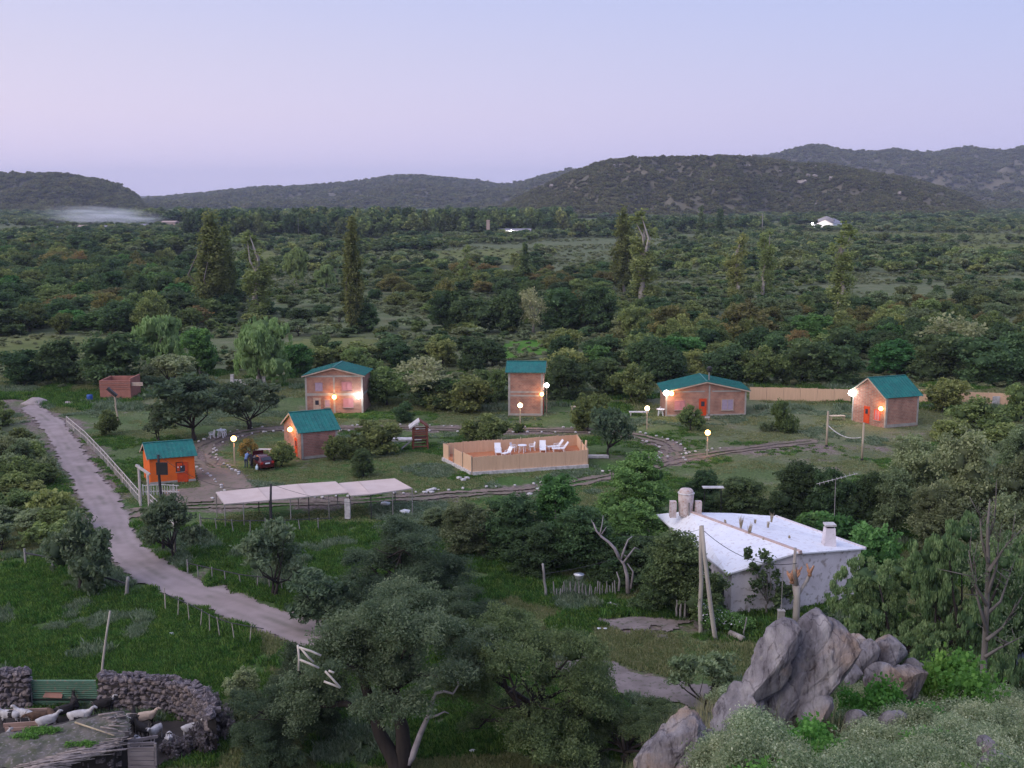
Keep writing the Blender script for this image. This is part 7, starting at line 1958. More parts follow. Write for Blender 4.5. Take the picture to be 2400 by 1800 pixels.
V, F_, t_ = crown(rng_, [(t.x, t.y, t.z, .35, .35, .4) for t in tips], 1100, .035, .25, 8, 1.8, 0, .4, 1, .1, 0); link('crown', npmesh('crown', V, F_, L_THORN, t_), o)
# bluish tin roof corner seen under the trees at far right
a = at(2372, 1570); m = MB(); m.prism([Vector((0, 0, 1.5)), Vector((3.8, -1.2, 1.5)), Vector((4.5, 1.4, 2.3)), Vector((.2, 2.6, 2.3))], (0, 0, .06)); m.box((2.2, .9, .75), (3.4, 2.0, 1.5)); tag(m.build('tin_shed', mat('tin_blue_grey', (.34, .38, .48), (.28, .32, .4), 2, .5), None, loc=a), 'corner of a bluish tin roofed shed under the feathery trees', 'shed')

# ================================================================ GOAT PEN
pen_o = at(260, 1655)
ROCKW = mat('wall_stone_dark', (.15, .125, .135), (.07, .06, .065), 3.2, .95, .02, 14, 7, c3=(.36, .31, .31))
ROCKW2 = mat('wall_stone_warm', (.20, .155, .14), (.10, .08, .075), 3.2, .95, .02, 14, 7, c3=(.33, .285, .27))
MUD_SHADE = mat('pen_mud_and_shade', (.055, .045, .04), (.035, .03, .028), 2, .95, .03)  # mud of the floor; also painted shade in wall and shed hollows
sts = []
for i in range(8):
    s_ = stone_mesh(50 + i, 1, .34); s_.materials.append(ROCKW if i % 3 else ROCKW2); sts.append(s_)
def stone_wall(name, label, line, h, seed, courses, step=.36, wid=.8):
    P0 = Vector((*line[0], 0)); o = thing(name, label, 'wall', P0); rg = random.Random(seed)
    P = [Vector((p[0], p[1], 0)) - P0 for p in line]
    core = MB()
    for a, b in zip(P[:-1], P[1:]): core.bar(a + Vector((0, 0, h * .45)), b + Vector((0, 0, h * .45)), wid * .55, h * .9)
    n = 0; hs = h / courses
    L_tot = sum((b - a).length for a, b in zip(P[:-1], P[1:]))
    for c in range(courses):
        t = rg.uniform(0, step)
        while t < L_tot:
            d = t; 
            for a, b in zip(P[:-1], P[1:]):
                L_ = (b - a).length
                if d <= L_: break
                d -= L_
            u = (b - a).normalized(); nn = Vector((u.y, -u.x, 0)); w = step * rg.uniform(.5, 1.6)
            z = hs * (c + .5) + rg.uniform(-.09, .09)
            s = link('stone', sts[rg.randrange(8)], o, a + u * d + nn * (wid * .30 + rg.uniform(-.06, .06) - .12 * c / courses) + Vector((0, 0, z)))
            s.scale = (w * 1.15, .45, hs * rg.uniform(.9, 1.3)); s.rotation_euler = (rg.uniform(-.2, .2), rg.uniform(-.25, .25), math.atan2(u.y, u.x) + rg.uniform(-.2, .2)); n += 1
            t += w * .82
    # back and top rubble as one mass
    m = MB(); 
    for k in range(int(L_tot * 16)):
        d = rg.uniform(0, L_tot)
        for a, b in zip(P[:-1], P[1:]):
            L_ = (b - a).length
            if d <= L_: break
            d -= L_
        u = (b - a).normalized(); nn = Vector((u.y, -u.x, 0)); s = rg.uniform(.16, .34)
        q = a + u * d + nn * rg.uniform(-.45, .25) * wid + Vector((0, 0, h + rg.uniform(-.12, .06)) if rg.random() < .7 else (0, 0, rg.uniform(.1, h)))
        if q.z < h - .15: q = a + u * d - nn * wid * .35 + Vector((0, 0, q.z))
        m.box(q, (s * 1.3, s, s * .7), M=Matrix.Rotation(rg.uniform(0, 3), 3, Vector((rg.gauss(0, .3), rg.gauss(0, .3), 1)).normalized()))
    r_ = m.build('rubble', ROCKW, o); r_['kind'] = 'stuff'
    core.build('core', MUD_SHADE, o)  # dark box behind the stones paints shade into the gaps
    return n
hw = z_at(at(330, 1668), 330, 1580)
g = lambda *a: [tuple(at(x, y)[:2]) for x, y in a]
nA = stone_wall('stone_wall', 'curving dry stone wall right of the green gate of the goat pen', g((238, 1664), (320, 1666), (400, 1672), (455, 1690), (492, 1725), (500, 1765)), hw * .92, 1, 8, .40)
nB = stone_wall('stone_wall', 'short dry stone wall left of the green gate', g((-60, 1662), (0, 1662), (74, 1662)), hw, 2, 8, .38)
# green corrugated gate
GT = mat('tin_green', (.10, .20, .13), (.075, .155, .10), 1.5, .55, 0, c3=(.20, .17, .12))
a, b = at(80, 1658), at(232, 1658); o = thing('sheet_gate', 'green corrugated sheet closing the goat pen between two stone walls', 'gate', a); W_ = (b - a).length; H_ = z_at(a, 80, 1590)
M_ = Matrix.Rotation(-.12, 3, 'X'); nn_ = 13; V = []; F_ = []
for i in range(nn_ * 2 + 1):
    z = H_ * i / (nn_ * 2); off = .045 * math.cos(i * math.pi)
    V += [(0, off - z * .12, z), (W_, off - z * .12, z)]
for i in range(nn_ * 2): F_.append((i * 2, i * 2 + 1, i * 2 + 3, i * 2 + 2))
m = MB(); m.add(V, F_); m.build('corrugated_sheet', GT, o)
m = MB(); m.bar((0, -.12, H_ * .30), (W_, -.12, H_ * .30), .04, .06); m.build('batten', DARKM, o)
for x in (-.12, W_ + .1): m = MB(); m.bar((x, -.1, -.1), (x + (.15 if x > 0 else .1), -.1, H_ + .15), .14); m.build('post', GREYW, o)
# pen floor
sheet('pen_floor', lambda X, Y: in_poly(X + rag(X, Y, .6, 1), Y + rag(X, Y, .6, 2), g((-80, 1662), (460, 1690), (500, 1760), (420, 1780), (300, 1800), (-80, 1820))), -32, -14, 52, 66, .3, .05, MUD_SHADE, 'dark trampled dung floor of the goat pen')
# boards and trough
BRD = mat('board_reddish', (.36, .24, .19), (.26, .17, .14), 3, .9, .01, stretch=(.3, 1, 1))
for (x0, y0, x1, y1, z, lb) in ((0, 1668, 112, 1664, .75, 'reddish board lying along the wall at the left of the pen'), (8, 1700, 95, 1694, .45, 'upper yellowish board of the feed trough'), (12, 1710, 98, 1706, .25, 'lower yellowish board of the feed trough'), (15, 1722, 60, 1720, .15, 'bottom reddish board of the feed trough')):
    a, b = at(x0, y0, z), at(x1, y1, z); m = MB(); m.bar((0, 0, 0), b - a, .10, .22); tag(m.build('board', BRD, None, loc=a), lb, 'board')
o = link('tin_cover', None, None, at(126, 1662)); m = MB(); m.prism([(-.55, -.1, .75), (.55, -.1, .70), (.5, .5, 1.25), (-.35, .5, 1.2)], (0, 0, .03)); m.build('sheet', mat('rust_sheet', (.34, .17, .12), (.26, .14, .11), 2, .8), o); tag(o, 'rusty reddish sheet propped over the trough end', 'sheet')
# earth roofed shed
sh_o = at(150, 1740, 1.75)
sh_o.z = 0; Z1 = 1.75
so_ = thing('goat_shed', 'low shed roofed with earth, turf and bundled sticks in front of the goats', 'shed', sh_o)
def QP(px, py, z=Z1): return at(px, py, z) - sh_o
EARTH = mat('roof_earth', (.15, .13, .115), (.08, .085, .05), 1.6, .95, .05, 9, 8, c3=(.23, .20, .19))
poly = [(20, 1716), (70, 1708), (160, 1690), (235, 1672), (285, 1664), (300, 1690), (304, 1722), (268, 1742), (190, 1764), (110, 1788), (30, 1800), (-40, 1812), (-50, 1730)]
pts = [QP(*q) for q in poly]
nx_ = 70; xs = [p.x for p in pts]; ys = [p.y for p in pts]
Xg, Yg = np.meshgrid(np.linspace(min(xs), max(xs), nx_), np.linspace(min(ys), max(ys), 40)); ins = in_poly(Xg.ravel(), Yg.ravel(), [(p.x, p.y) for p in pts]).reshape(Xg.shape)
dd = dist_line(Xg.ravel(), Yg.ravel(), [(p.x, p.y) for p in pts + pts[:1]]).reshape(Xg.shape)
Zt = Z1 + .16 * np.clip(dd / .6, 0, 1) + (fbm(pts3(Xg.ravel() * 2, Yg.ravel() * 2), 4, 4).reshape(Xg.shape) - .5) * .35
V = np.stack([Xg.ravel(), Yg.ravel(), np.where(ins, Zt, Z1 - .05).ravel()], 1); ii = np.arange(V.shape[0]).reshape(Xg.shape)
k_ = ins[:-1, :-1] | ins[1:, 1:]; F_ = np.stack([ii[:-1, :-1], ii[:-1, 1:], ii[1:, 1:], ii[1:, :-1]], -1)[k_]
link('earth_cover', npmesh('earth_cover', V, F_, EARTH, smooth=True), so_)
m = MB(); m.prism([p - Vector((0, 0, .14)) for p in pts], (0, 0, .14)); m.build('roof_deck', BARK, so_)
rg = random.Random(15); STK = mat('grey_sticks', (.33, .28, .26), (.20, .165, .155), 5, .9, .01)
for k in range(110):
    t = rg.uniform(-.15, 1); a = QP(110 - 110 * t + rg.uniform(0, 120), 1790 + rg.uniform(-24, 14) - 30 * 0) if False else QP(rg.uniform(40, 200), 1794 + rg.uniform(-26, 10) - rg.uniform(0, 1) * 0)
    a = QP(30 + 170 * rg.random(), 0 + 1800 - 40 * 0 - (30 + 170 * 0) * 0 - 0) if False else a
    px = rg.uniform(25, 215); yy = 1796 - (px - 80) * .27 + rg.uniform(-16, 6); a = QP(px, yy, Z1 + .08); b = a + Vector((rg.uniform(.9, 2.2), rg.uniform(.25, .55), rg.uniform(-.02, .10)))
    m = MB(); m.tube([a, a.lerp(b, .5) + Vector((0, 0, rg.uniform(-.04, .04))), b], [.03, .03, .018], 5); m.build('stick', STK, so_, True)
for (x0, y0, x1, y1) in ((176, 1693, 268, 1724), (236, 1704, 276, 1710), (250, 1686, 266, 1680), (260, 1672, 290, 1668), (230, 1676, 282, 1668), (255, 1700, 300, 1703)):
    m = MB(); a, b = QP(x0, y0, Z1 + .32), QP(x1, y1, Z1 + .3); m.tube([a, b], [.05, .035], 6); m.build('pole', STRAW if x0 == 176 else STK, so_, True)
for k in range(26):
    px = rg.uniform(268, 302); yy = rg.uniform(1668, 1740); a = QP(px, yy, Z1 + .25); b = a + Vector((rg.uniform(-.8, .8), rg.uniform(-.2, .2), rg.uniform(-.1, .1))); m = MB(); m.tube([a, b], [.035, .02], 5); m.build('stick', STK, so_, True)
m = MB()
for k in range(5):
    a = QP(195 + k * 16, 1772 - k * 5 + (3 if k % 2 else -3), Z1 - .25); m.tube([a, a + Vector((.05, -.35, .0))], .06, 8)
m.build('rafter_end', BARKW, so_, True)
m = MB(); q0, q1 = QP(-40, 1812, 0), QP(300, 1722, 0); a_ = at(-30, 1850) - sh_o; b_ = at(300, 1770) - sh_o
for k in range(150):
    t = rg.random(); p = Vector((pts[11].x, pts[11].y + .35, 0)).lerp(Vector((pts[7].x, pts[7].y + .35, 0)), t); s = rg.uniform(.2, .42); m.box((p.x, p.y + rg.uniform(-.1, .1), rg.uniform(.1, 1.6)), (s * 1.3, s, s * .6), M=Matrix.Rotation(rg.uniform(-.3, .3), 3, 'Z'))
m.build('front_wall', ROCKW, so_)['kind'] = 'stuff'
m = MB(); m.prism([Vector((p.x * .96, p.y * .9 + .12, 0)) for p in pts], (0, 0, Z1 - .2)); m.build('shade_fill', MUD_SHADE, so_)  # dark solid filling the shed, standing in for the shade inside
# turf tufts on the shed
V, F_, t_ = crown(np.random.RandomState(6), [(QP(100, 1722).x, QP(100, 1722).y, Z1 + .25, .9, .35, .08), (QP(190, 1752).x, QP(190, 1752).y, Z1 + .22, .9, .22, .07), (QP(60, 1735).x, QP(60, 1735).y, Z1 + .22, .7, .3, .08)], 2600, .06, .2, 16, 2.0, .1, .3, .5, .1, 0)
link('turf', npmesh('turf', V, F_, L_HERB, t_), so_)['kind'] = 'stuff'
# plank pen door on the right of the shed
PLK = mat('plank_purple_grey', (.27, .235, .24), (.175, .15, .155), 3, .9, .01, 18, stretch=(.25, 1, 2))
a, b = at(303, 1815), at(366, 1812); o = thing('plank_pen', 'weathered plank hurdle at the right end of the goat shed', 'hurdle', a); W_ = (b - a).length; H_ = z_at(a, 305, 1748)
for i in range(6):
    m = MB(); m.box((W_ / 2 + rg.uniform(-.05, .05), rg.uniform(-.02, .02), H_ * (i + .5) / 6.2), (W_ * rg.uniform(.92, 1.04), .05, H_ / 7.2), M=Matrix.Rotation(rg.uniform(-.03, .03), 3, 'Y')); m.build('plank', PLK, o)
for x in (0, W_): m = MB(); m.bar((x, .08, -.2), (x + .05, .08, H_ + .1), .12); m.build('post', PLK, o)
for (x0, y0, x1, y1, z) in ((300, 1738, 370, 1726, 1.35), (302, 1745, 362, 1742, 1.3)):
    a1_, b1_ = at(x0, y0, z) - a, at(x1, y1, z) - a; m = MB(); m.bar(a1_, b1_, .06, .16); m.build('top_rail', PLK, o)
# dry grey brush along the pen's right wall
for i, (px, py, w, t) in enumerate(((485, 1690, 90, 1600), (505, 1740, 90, 1650), (470, 1760, 100, 1690), (420, 1770, 90, 1715), (250, 1590, 60, 1570), (440, 1650, 80, 1590))):
    o = T('shrub', px, py, t, w, 'dry purplish brush piled on the pen wall', cat='brush', name='brush_pile', group='dry brush on the pen wall')
    me_ = PROTO['shrub'][i % 3]['crown'].copy(); me_.materials.clear(); me_.materials.append(leafmat('leaf_dry_brush', (.08, .065, .075), (.16, .14, .15), (.26, .24, .25))); o.data = me_

# ---------------------------------------------------------------- goats
def skin_mesh(name, J, E, mats, sub=2, root=0, fn=None):
    me = bpy.data.meshes.new(name + '_cage'); me.from_pydata([j[0] for j in J], E, []); ob = bpy.data.objects.new(name + '_cage', me); COL.objects.link(ob)
    s = ob.modifiers.new('skin', 'SKIN'); s.use_smooth_shade = True
    sv = me.skin_vertices[0].data
    for i, j in enumerate(J):
        r = j[1]; sv[i].radius = (r, r) if not hasattr(r, '__len__') else r
        sv[i].use_root = (i == root)
    ss = ob.modifiers.new('sub', 'SUBSURF'); ss.levels = sub
    dg = bpy.context.evaluated_depsgraph_get(); out_ = bpy.data.meshes.new_from_object(ob.evaluated_get(dg)); out_.name = name
    bpy.data.objects.remove(ob); bpy.data.meshes.remove(me)
    out_.materials.clear()
    for m_ in mats: out_.materials.append(m_)
    if fn:
        for p in out_.polygons: p.material_index = fn(p.center)
    out_.polygons.foreach_set('use_smooth', [True] * len(out_.polygons))
    return out_
def goat_body(name, mats, fn, head_down=0.0):
    hz_ = .93 - head_down * .70; hx = .56 + head_down * .10
    J = [((0, 0, .60), .20), ((-.28, 0, .61), .19), ((-.43, 0, .62), .13), ((.25, 0, .62), .185), ((.38, 0, .70 - head_down * .1), .125), ((.45, 0, .82 - head_down * .40), .085), ((hx, 0, hz_), .065), ((hx + .14, 0, hz_ - .08), .036),
         ((.28, .09, .46), .055), ((.28, .09, .25), .028), ((.28, .09, .03), .024), ((.28, -.09, .46), .055), ((.28, -.09, .25), .028), ((.28, -.09, .03), .024),
         ((-.33, .09, .48), .065), ((-.38, .09, .29), .030), ((-.34, .09, .03), .024), ((-.33, -.09, .48), .065), ((-.38, -.09, .29), .030), ((-.34, -.09, .03), .024), ((-.52, 0, .70), .03)]
    E = [(0, 1), (1, 2), (0, 3), (3, 4), (4, 5), (5, 6), (6, 7), (3, 8), (8, 9), (9, 10), (3, 11), (11, 12), (12, 13), (1, 14), (14, 15), (15, 16), (1, 17), (17, 18), (18, 19), (2, 20)]
    return skin_mesh(name, J, E, mats, 1, 0, fn), (hx, hz_)
GW = mat('goat_white', (.55, .52, .51), (.36, .33, .32), 6, .95); GB = mat('goat_black', (.018, .015, .015), (.03, .025, .024), 6, .9); GBR = mat('goat_brown', (.12, .07, .045), (.07, .042, .03), 6, .95); GCR = mat('goat_cream', (.52, .40, .31), (.42, .31, .24), 6, .95)
GH = mat('goat_horn', (.20, .17, .14), (.14, .11, .09), 6, .7)
kinds = {'white': goat_body('body', [GW, GB], lambda c: 0), 'black': goat_body('body', [GB, GW], lambda c: 0), 'brown': goat_body('body', [GBR, GB], lambda c: 1 if c.z < .35 else 0, .4),
         'pied': goat_body('body', [GW, GB], lambda c: 1 if (-.22 < c.x < -.02 and c.z > .3) or c.z < .33 else 0), 'pied2': goat_body('body', [GB, GW], lambda c: 1 if c.x > .42 else 0), 'cream': goat_body('body', [GCR, GB], lambda c: 1 if c.z < .5 or c.x < -.25 else 0), 'whitepatch': goat_body('body', [GW, GB], lambda c: 1 if (abs(c.x + .05) < .12 and c.z < .62 and c.y < 0) else 0)}
def goat(kind, px, py, rz, label, s=1.0, z=0):
    me_, (hx, hz_) = kinds[kind]; L = at(px, py, z); L.z = 0 if z < .5 else z
    o = thing('goat', label, 'goat', L, rz, 'goats in the pen', 1.2 * s); link('body', me_, o)
    for sy in (-1, 1):
        m = MB(); m.tube([(hx - .02, sy * .035, hz_ + .05), (hx - .08, sy * .06, hz_ + .16), (hx - .17, sy * .09, hz_ + .20)], [.018, .013, .005], 5); m.build('horn', GH, o, True)
        m = MB(); m.prism([(hx - .03, sy * .05, hz_ + .03), (hx - .05, sy * .18, hz_ - .03), (hx + .01, sy * .16, hz_ - .05)], (0, 0, .015)); m.build('ear', me_.materials[0], o)
    return o
goat('pied', 24, 1702, 3.1, 'white goat with a black saddle at the left edge')
goat('white', 58, 1700, 2.9, 'plain white goat standing between the pied one and the brown ones')
goat('brown', 92, 1704, 3.4, 'dark brown goat with lowered head next to the white one')
goat('brown', 122, 1702, 2.2, 'second brown goat facing away beside the first')
goat('black', 152, 1690, .6, 'black goat in front of the green gate')
goat('black', 176, 1675, 2.0, 'black goat behind the big white one')
goat('whitepatch', 190, 1708, .1, 'big white goat with a dark belly patch and raised head', 1.15)
goat('pied2', 243, 1675, .3, 'black goat with a white face against the stone wall')
goat('white', 113, 1715, .5, 'white goat showing mostly its head above the shed roof', 1.0)
goat('cream', 342, 1708, .2, 'cream goat with dark legs under the curving wall', 1.05)
goat('black', 312, 1712, 1.8, 'black goat beside the cream one')
goat('black', 335, 1735, 2.5, 'black goat behind the plank hurdle')
goat('white', 300, 1712, -1.2, 'white goat at the shed roof corner', .9)
goat('white', 366, 1738, -1.8, 'white goat facing the viewer in the middle of the right pen', .95)
goat('pied', 326, 1758, -.9, 'small pied goat just behind the hurdle', .8)
goat('pied', 398, 1760, -1.3, 'white and grey goat at the right side of the pen')
goat('white', 450, 1730, .4, 'white goat nearly hidden by the dry brush at the pen wall', .9)
goat('whitepatch', 4, 1758, 1.0, 'pale goat at the bottom left corner beside the shed', .9, 0)
T('shrub', 30, 1790, 1740, 60, 'dry bush at the bottom left corner', cat='bush', name='bush')

# ================================================================ CAR AND PEOPLE
CP = mat('car_paint_dark_red', (.085, .008, .012), (.065, .006, .010), 1, .25, spec=.6)
RUB = mat('rubber', (.02, .02, .02), (.03, .03, .03), 5, .9); CHR = mat('hub_metal', (.5, .5, .52), (.4, .4, .42), 5, .3, metal=.8); RED = mat('tail_lamp_red', (.5, .03, .02), (.42, .03, .02), 3, .2); PLT = mat('number_plate', (.75, .75, .78), (.7, .7, .72), 3, .4); CG_ = mat('car_glass', (.012, .014, .02), (.02, .02, .03), 1, .08, spec=.8)
L = at(613, 1094); car = thing('parked_car', 'dark red hatchback parked by the low cabin, seen from behind', 'car', L, D2R(122), None, 1.0)
# x forward, profile stations (x, half width, z bottom, z belt, z top, half width top)
ST = [(-1.98, .62, .42, .66, .72, .55), (-1.92, .76, .30, .82, .98, .66), (-1.70, .80, .24, .92, 1.08, .66), (-1.35, .82, .22, .94, 1.36, .58), (-.9, .83, .22, .94, 1.43, .58), (-.2, .83, .22, .93, 1.44, .59), (.35, .83, .22, .92, 1.34, .58), (.85, .82, .24, .90, .99, .66), (1.3, .80, .26, .84, .90, .66), (1.7, .76, .30, .74, .79, .60), (1.88, .62, .40, .60, .66, .5)]
V = []; F_ = []
for x, w, zb, zm, zt, wt in ST: V += [(x, -w * .9, zb), (x, -w, (zb + zm) / 2), (x, -w * .98, zm), (x, -wt, zt), (x, wt, zt), (x, w * .98, zm), (x, w, (zb + zm) / 2), (x, w * .9, zb)]
for i in range(len(ST) - 1):
    for k in range(8): F_.append((i * 8 + k, i * 8 + (k + 1) % 8, (i + 1) * 8 + (k + 1) % 8, (i + 1) * 8 + k))
F_ += [tuple(range(8))[::-1], tuple((len(ST) - 1) * 8 + k for k in range(8))]
m = MB(); m.add(V, F_); bd = m.build('body', CP, car, True); bv = bd.modifiers.new('edge', 'BEVEL'); bv.width = .04; bv.segments = 2
def quad_panel(nm_, pts_, mt, thick=.02, parent=None):
    P_ = [Vector(p) for p in pts_]; n = (P_[1] - P_[0]).cross(P_[3] - P_[0]).normalized(); m = MB(); m.prism([p + n * .008 for p in P_], n * thick); return m.build(nm_, mt, parent or car)
quad_panel('rear_window', [(-1.78, .56, 1.06), (-1.78, -.56, 1.06), (-1.42, -.50, 1.35), (-1.42, .50, 1.35)], CG_)
quad_panel('windscreen', [(.86, -.58, 1.0), (.86, .58, 1.0), (.40, .52, 1.33), (.40, -.52, 1.33)], CG_)
for sy in (-1, 1):
    for x0, x1 in ((-1.25, -.45), (-.38, .45)):
        q = [(x0, sy * .80, .97), (x1, sy * .80, .97), (x1 - .12 if x1 > 0 else x1, sy * .64, 1.32), (x0 + (.12 if x0 < -1 else 0), sy * .64, 1.34)]
        quad_panel('side_window', q if sy < 0 else q[::-1], CG_)
    m = MB(); m.box((-1.93, sy * .60, .86), (.10, .26, .22)); m.build('tail_lamp', RED, car)
    m = MB(); m.box((1.80, sy * .55, .66), (.12, .28, .14)); m.build('headlight', CHR, car)
    m = MB(); m.box((.55, sy * .92, 1.0), (.12, .16, .12)); m.build('door_mirror', CP, car)
    for x in (-1.25, 1.22):
        m = MB(); m.tube([(x, sy * .66, .31), (x, sy * .86, .31)], .31, 18); w_ = m.build('wheel', RUB, car); m = MB(); m.tube([(x, sy * .85, .31), (x, sy * .875, .31)], .19, 14); m.build('rim', CHR, w_)
m = MB(); m.box((-1.99, 0, .80), (.04, .50, .13)); m.build('number_plate', PLT, car)
m = MB(); m.box((-1.97, 0, .45), (.12, 1.42, .2)); m.build('bumper', MATS['car_paint_dark_red'], car)
quad_panel('bonnet', [(1.05, -.62, .98), (1.05, .62, .98), (.95, .60, 1.62), (.95, -.60, 1.62)], CP, .03)
SK = mat('skin', (.36, .20, .14), (.30, .17, .12), 5, .6); HAIR = mat('hair_black', (.015, .012, .012), (.02, .017, .016), 8, .7)
SH1 = mat('cloth_blue_shirt', (.16, .24, .46), (.12, .19, .38), 6, .9); TR1 = mat('cloth_navy_trousers', (.03, .045, .12), (.025, .035, .09), 6, .9); SH2 = mat('cloth_dark_jacket', (.03, .028, .035), (.04, .035, .045), 6, .9); TR2 = mat('cloth_black_trousers', (.02, .02, .025), (.03, .028, .032), 6, .9)
def person(px, py, rz, label, shirt, trous, bend=.5, s=1.0):
    L = at(px, py); o = thing('person', label, 'person', L, rz, None, s)
    c, si = math.cos(bend), math.sin(bend)
    def T_(x, y, z):                                   # torso leans forward from the hips at z = .92
        dz = z - .92; return (x * c + dz * si, y, .92 + dz * c - x * si)
    J = [((0, 0, .94), .13), (T_(0, 0, 1.12), .125), (T_(0, 0, 1.34), .14), (T_(0, 0, 1.47), .06), (T_(.02, 0, 1.56), .062), (T_(.03, 0, 1.64), .098), (T_(.03, 0, 1.72), .085)]
    E = [(0, 1), (1, 2), (2, 3), (3, 4), (4, 5), (5, 6)]
    for sy in (-1, 1):
        b = len(J); J += [((0, sy * .10, .86), .095), ((.05, sy * .11, .48), .06), ((-.01, sy * .12, .09), .043), ((.14, sy * .13, .035), .032)]
        E += [(0, b), (b, b + 1), (b + 1, b + 2), (b + 2, b + 3)]
        b = len(J); sh = T_(0, sy * .19, 1.38); el_ = (sh[0] + .14, sy * .25, sh[2] - .26); wr = (el_[0] + .22, sy * .18, el_[2] - .12)
        J += [(sh, .055), (el_, .042), (wr, .028), ((wr[0] + .07, wr[1], wr[2] - .02), .032)]; E += [(2, b), (b, b + 1), (b + 1, b + 2), (b + 2, b + 3)]
        hnd = b + 3; hx, hy, hz2 = J[hnd][0]
        for k, (dy, ln) in enumerate(((-.033, .06), (-.011, .075), (.011, .08), (.033, .065))):
            q = len(J); J += [((hx + .035, hy + dy, hz2 - .01), .010), ((hx + .035 + ln * .6, hy + dy * 1.1, hz2 - .03), .009), ((hx + .035 + ln * .8, hy + dy * 1.1, hz2 - .06), .008)]; E += [(hnd, q), (q, q + 1), (q + 1, q + 2)]
        q = len(J); J += [((hx + .0, hy - sy * .04, hz2 - .01), .011), ((hx + .04, hy - sy * .06, hz2 - .03), .009)]; E += [(hnd, q), (q, q + 1)]
    hd = Vector(T_(.03, 0, 1.68)); nk = Vector(T_(0, 0, 1.49)); wrx = wr[0]
    def reg(p):
        if (Vector(p) - hd).length < .17: return 0
        if p.z > .90 and not (p.x > wrx - .03 and p.z < wr[2] + .08): return 1
        if p.x > wrx - .03 and p.z > .6: return 0
        return 2
    me_ = skin_mesh('body', J, E, [SK, shirt, trous], 1, 0, reg); link('body', me_, o)
    m = MB(); m.lathe([(.04, -.02), (.105, .0), (.112, .05), (.08, .10), (.02, .12)], tuple(hd + Vector((-.02, 0, .02))), 12); m.build('hair', HAIR, o, True)
    m = MB(); m.box(hd + Vector((.10, 0, -.02)), (.03, .022, .04)); m.build('nose', SK, o)
    for sy in (-1, 1):
        m = MB(); m.box(hd + Vector((.092, sy * .033, .015)), (.012, .02, .010)); m.build('eye', HAIR, o)
        m = MB(); m.box(hd + Vector((0, sy * .10, -.01)), (.03, .02, .05)); m.build('ear', SK, o)
    m = MB(); m.box(hd + Vector((.092, 0, -.06)), (.012, .04, .008)); m.build('mouth', RED, o)
    return o
person(577, 1097, 1.25, 'person in a blue shirt bending forward beside the dark red car', SH1, TR1, .55, 1.12)
person(591, 1098, 2.6, 'person in dark clothes standing close to the car and the blue shirted one', SH2, TR2, .3, 1.08)

# ================================================================ GRASS
def tuft(seed, m_, n, h, r, w):
    rng = np.random.RandomState(seed); V = []; tn = []
    for k in range(n):
        a = rng.uniform(0, 6.28); rr = r * math.sqrt(rng.uniform()); x, y = math.cos(a) * rr, math.sin(a) * rr; b = rng.uniform(0, 6.28); hh = h * rng.uniform(.5, 1.2); ln = rng.uniform(.15, .7) * hh
        ca_, sa_ = math.cos(b), math.sin(b); V += [(x - sa_ * w, y + ca_ * w, 0), (x + sa_ * w, y - ca_ * w, 0), (x + ca_ * ln * .5 + sa_ * w * .6, y + sa_ * ln * .5 - ca_ * w * .6, hh * .6), (x + ca_ * ln, y + sa_ * ln, hh * .85)]
        tn += [rng.uniform(0, 1)] * 4
    return npmesh('tuft', np.array(V), np.arange(len(V)).reshape(-1, 4), m_, tn)
L_GRASS = leafmat('grass_lush', (.028, .068, .015), (.062, .128, .028), (.140, .225, .055), .35)
L_GRASS2 = leafmat('grass_worn', (.080, .110, .042), (.150, .170, .075), (.245, .240, .125), .3)
L_WEED = leafmat('weed_grey', (.075, .110, .065), (.140, .180, .115), (.230, .270, .190), .3)
TU = [tuft(900 + i, L_GRASS, 34, .34, .36, .035) for i in range(3)] + [tuft(910 + i, L_GRASS2, 26, .20, .38, .030) for i in range(2)] + [tuft(920 + i, L_WEED, 36, .40, .38, .045) for i in range(2)]
rng = np.random.RandomState(55)
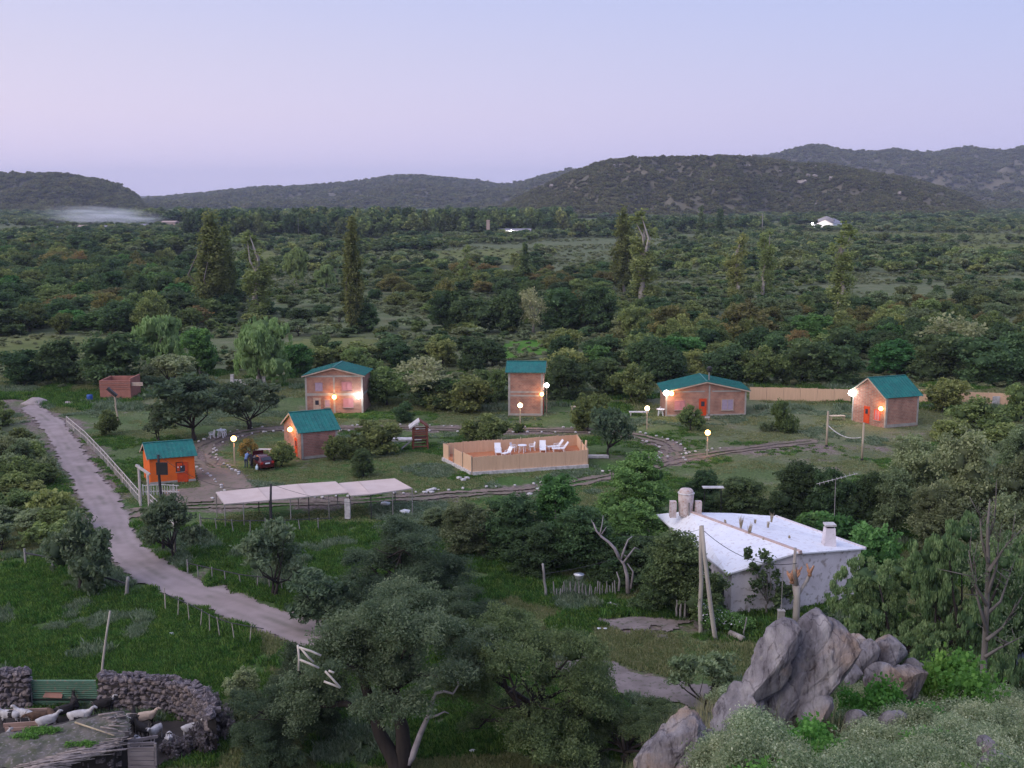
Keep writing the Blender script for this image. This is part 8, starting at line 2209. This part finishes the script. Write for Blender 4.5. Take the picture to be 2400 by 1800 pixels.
def noroad(X, Y):
    ok = (dist_line(X, Y, TRACK) + rag(X, Y, .7, 77) * 2.4 > 2.0) & (dist_line(X, Y, LOWPATH) > 2.0) & (dist_line(X, Y, SPUR_ROAD) > 1.5) & (dist_line(X, Y, RING) > 1.6) & ~in_poly(X, Y, YARD)
    ok &= ~in_poly(X, Y, g((455, 1095), (560, 1100), (600, 1150), (560, 1172), (400, 1180), (380, 1150), (470, 1142)))
    ok &= ~in_poly(X, Y, g((-80, 1664), (460, 1690), (500, 1760), (420, 1790), (300, 1820), (-80, 1830)))
    ok &= ~in_poly(X, Y, g((1040, 1078), (1352, 1056), (1378, 1096), (1107, 1114))) & ~in_poly(X, Y, [(wA.x, wA.y), (wR.x, wR.y), (wR.x - 1, wR.y + 19), (wA.x - 2.5, wA.y + 18)])
    return ok
n = 108000; Y = rng.uniform(50, 96, n); X = rng.uniform(-.62, .56, n) * Y
ok = noroad(X, Y) & (fbm(pts3(X * .5, Y * .5), 3, 8) > .30) & ((X < .16 * Y) | (rng.uniform(size=n) < .35)); X, Y = X[ok], Y[ok]
lu = in_poly(X, Y, LAWN) | (fbm(pts3(X * .12, Y * .12), 3, 44) > .46)
wd = fbm(pts3(X * .22, Y * .22), 3, 61) > .60
I = np.where(wd, 5 + rng.randint(0, 2, len(X)), np.where(lu, rng.randint(0, 3, len(X)), 3 + rng.randint(0, 2, len(X))))
s = rng.uniform(.6, 1.25, len(X)) * (.55 + .9 * fbm(pts3(X * .35, Y * .35), 3, 12)); gn_scatter('grass', 'thick uneven green grass of the near meadow', TU, np.stack([X, Y, X * 0 - .02], 1), np.stack([s, s, s * rng.uniform(.6, 1.3, len(X))], 1), rng.uniform(0, 6.28, len(X)), I)
n = 98000; Y = rng.uniform(96, 185, n); X = rng.uniform(-.56, .54, n) * Y
ok = noroad(X, Y) & (fbm(pts3(X * .16, Y * .16), 4, 18) > rng.uniform(.36, .56, n)) & ~(in_poly(X, Y, COURT) & (rng.uniform(size=n) < .75)); X, Y = X[ok], Y[ok]
lu = (fbm(pts3(X * .07, Y * .07), 3, 45) > .55); wd = fbm(pts3(X * .12, Y * .12), 3, 62) > .6
I = np.where(wd, 5 + rng.randint(0, 2, len(X)), np.where(lu, rng.randint(0, 3, len(X)), 3 + rng.randint(0, 2, len(X))))
s = rng.uniform(.6, 1.3, len(X)) * np.where(Y > 150, 1.5, 1.0); gn_scatter('grass', 'short patchy grass around the cabins', TU, np.stack([X, Y, X * 0 - .03], 1), np.stack([s, s, s * rng.uniform(.25, .6, len(X)) * np.where(Y > 150, 2.0, 1)], 1), rng.uniform(0, 6.28, len(X)), I)
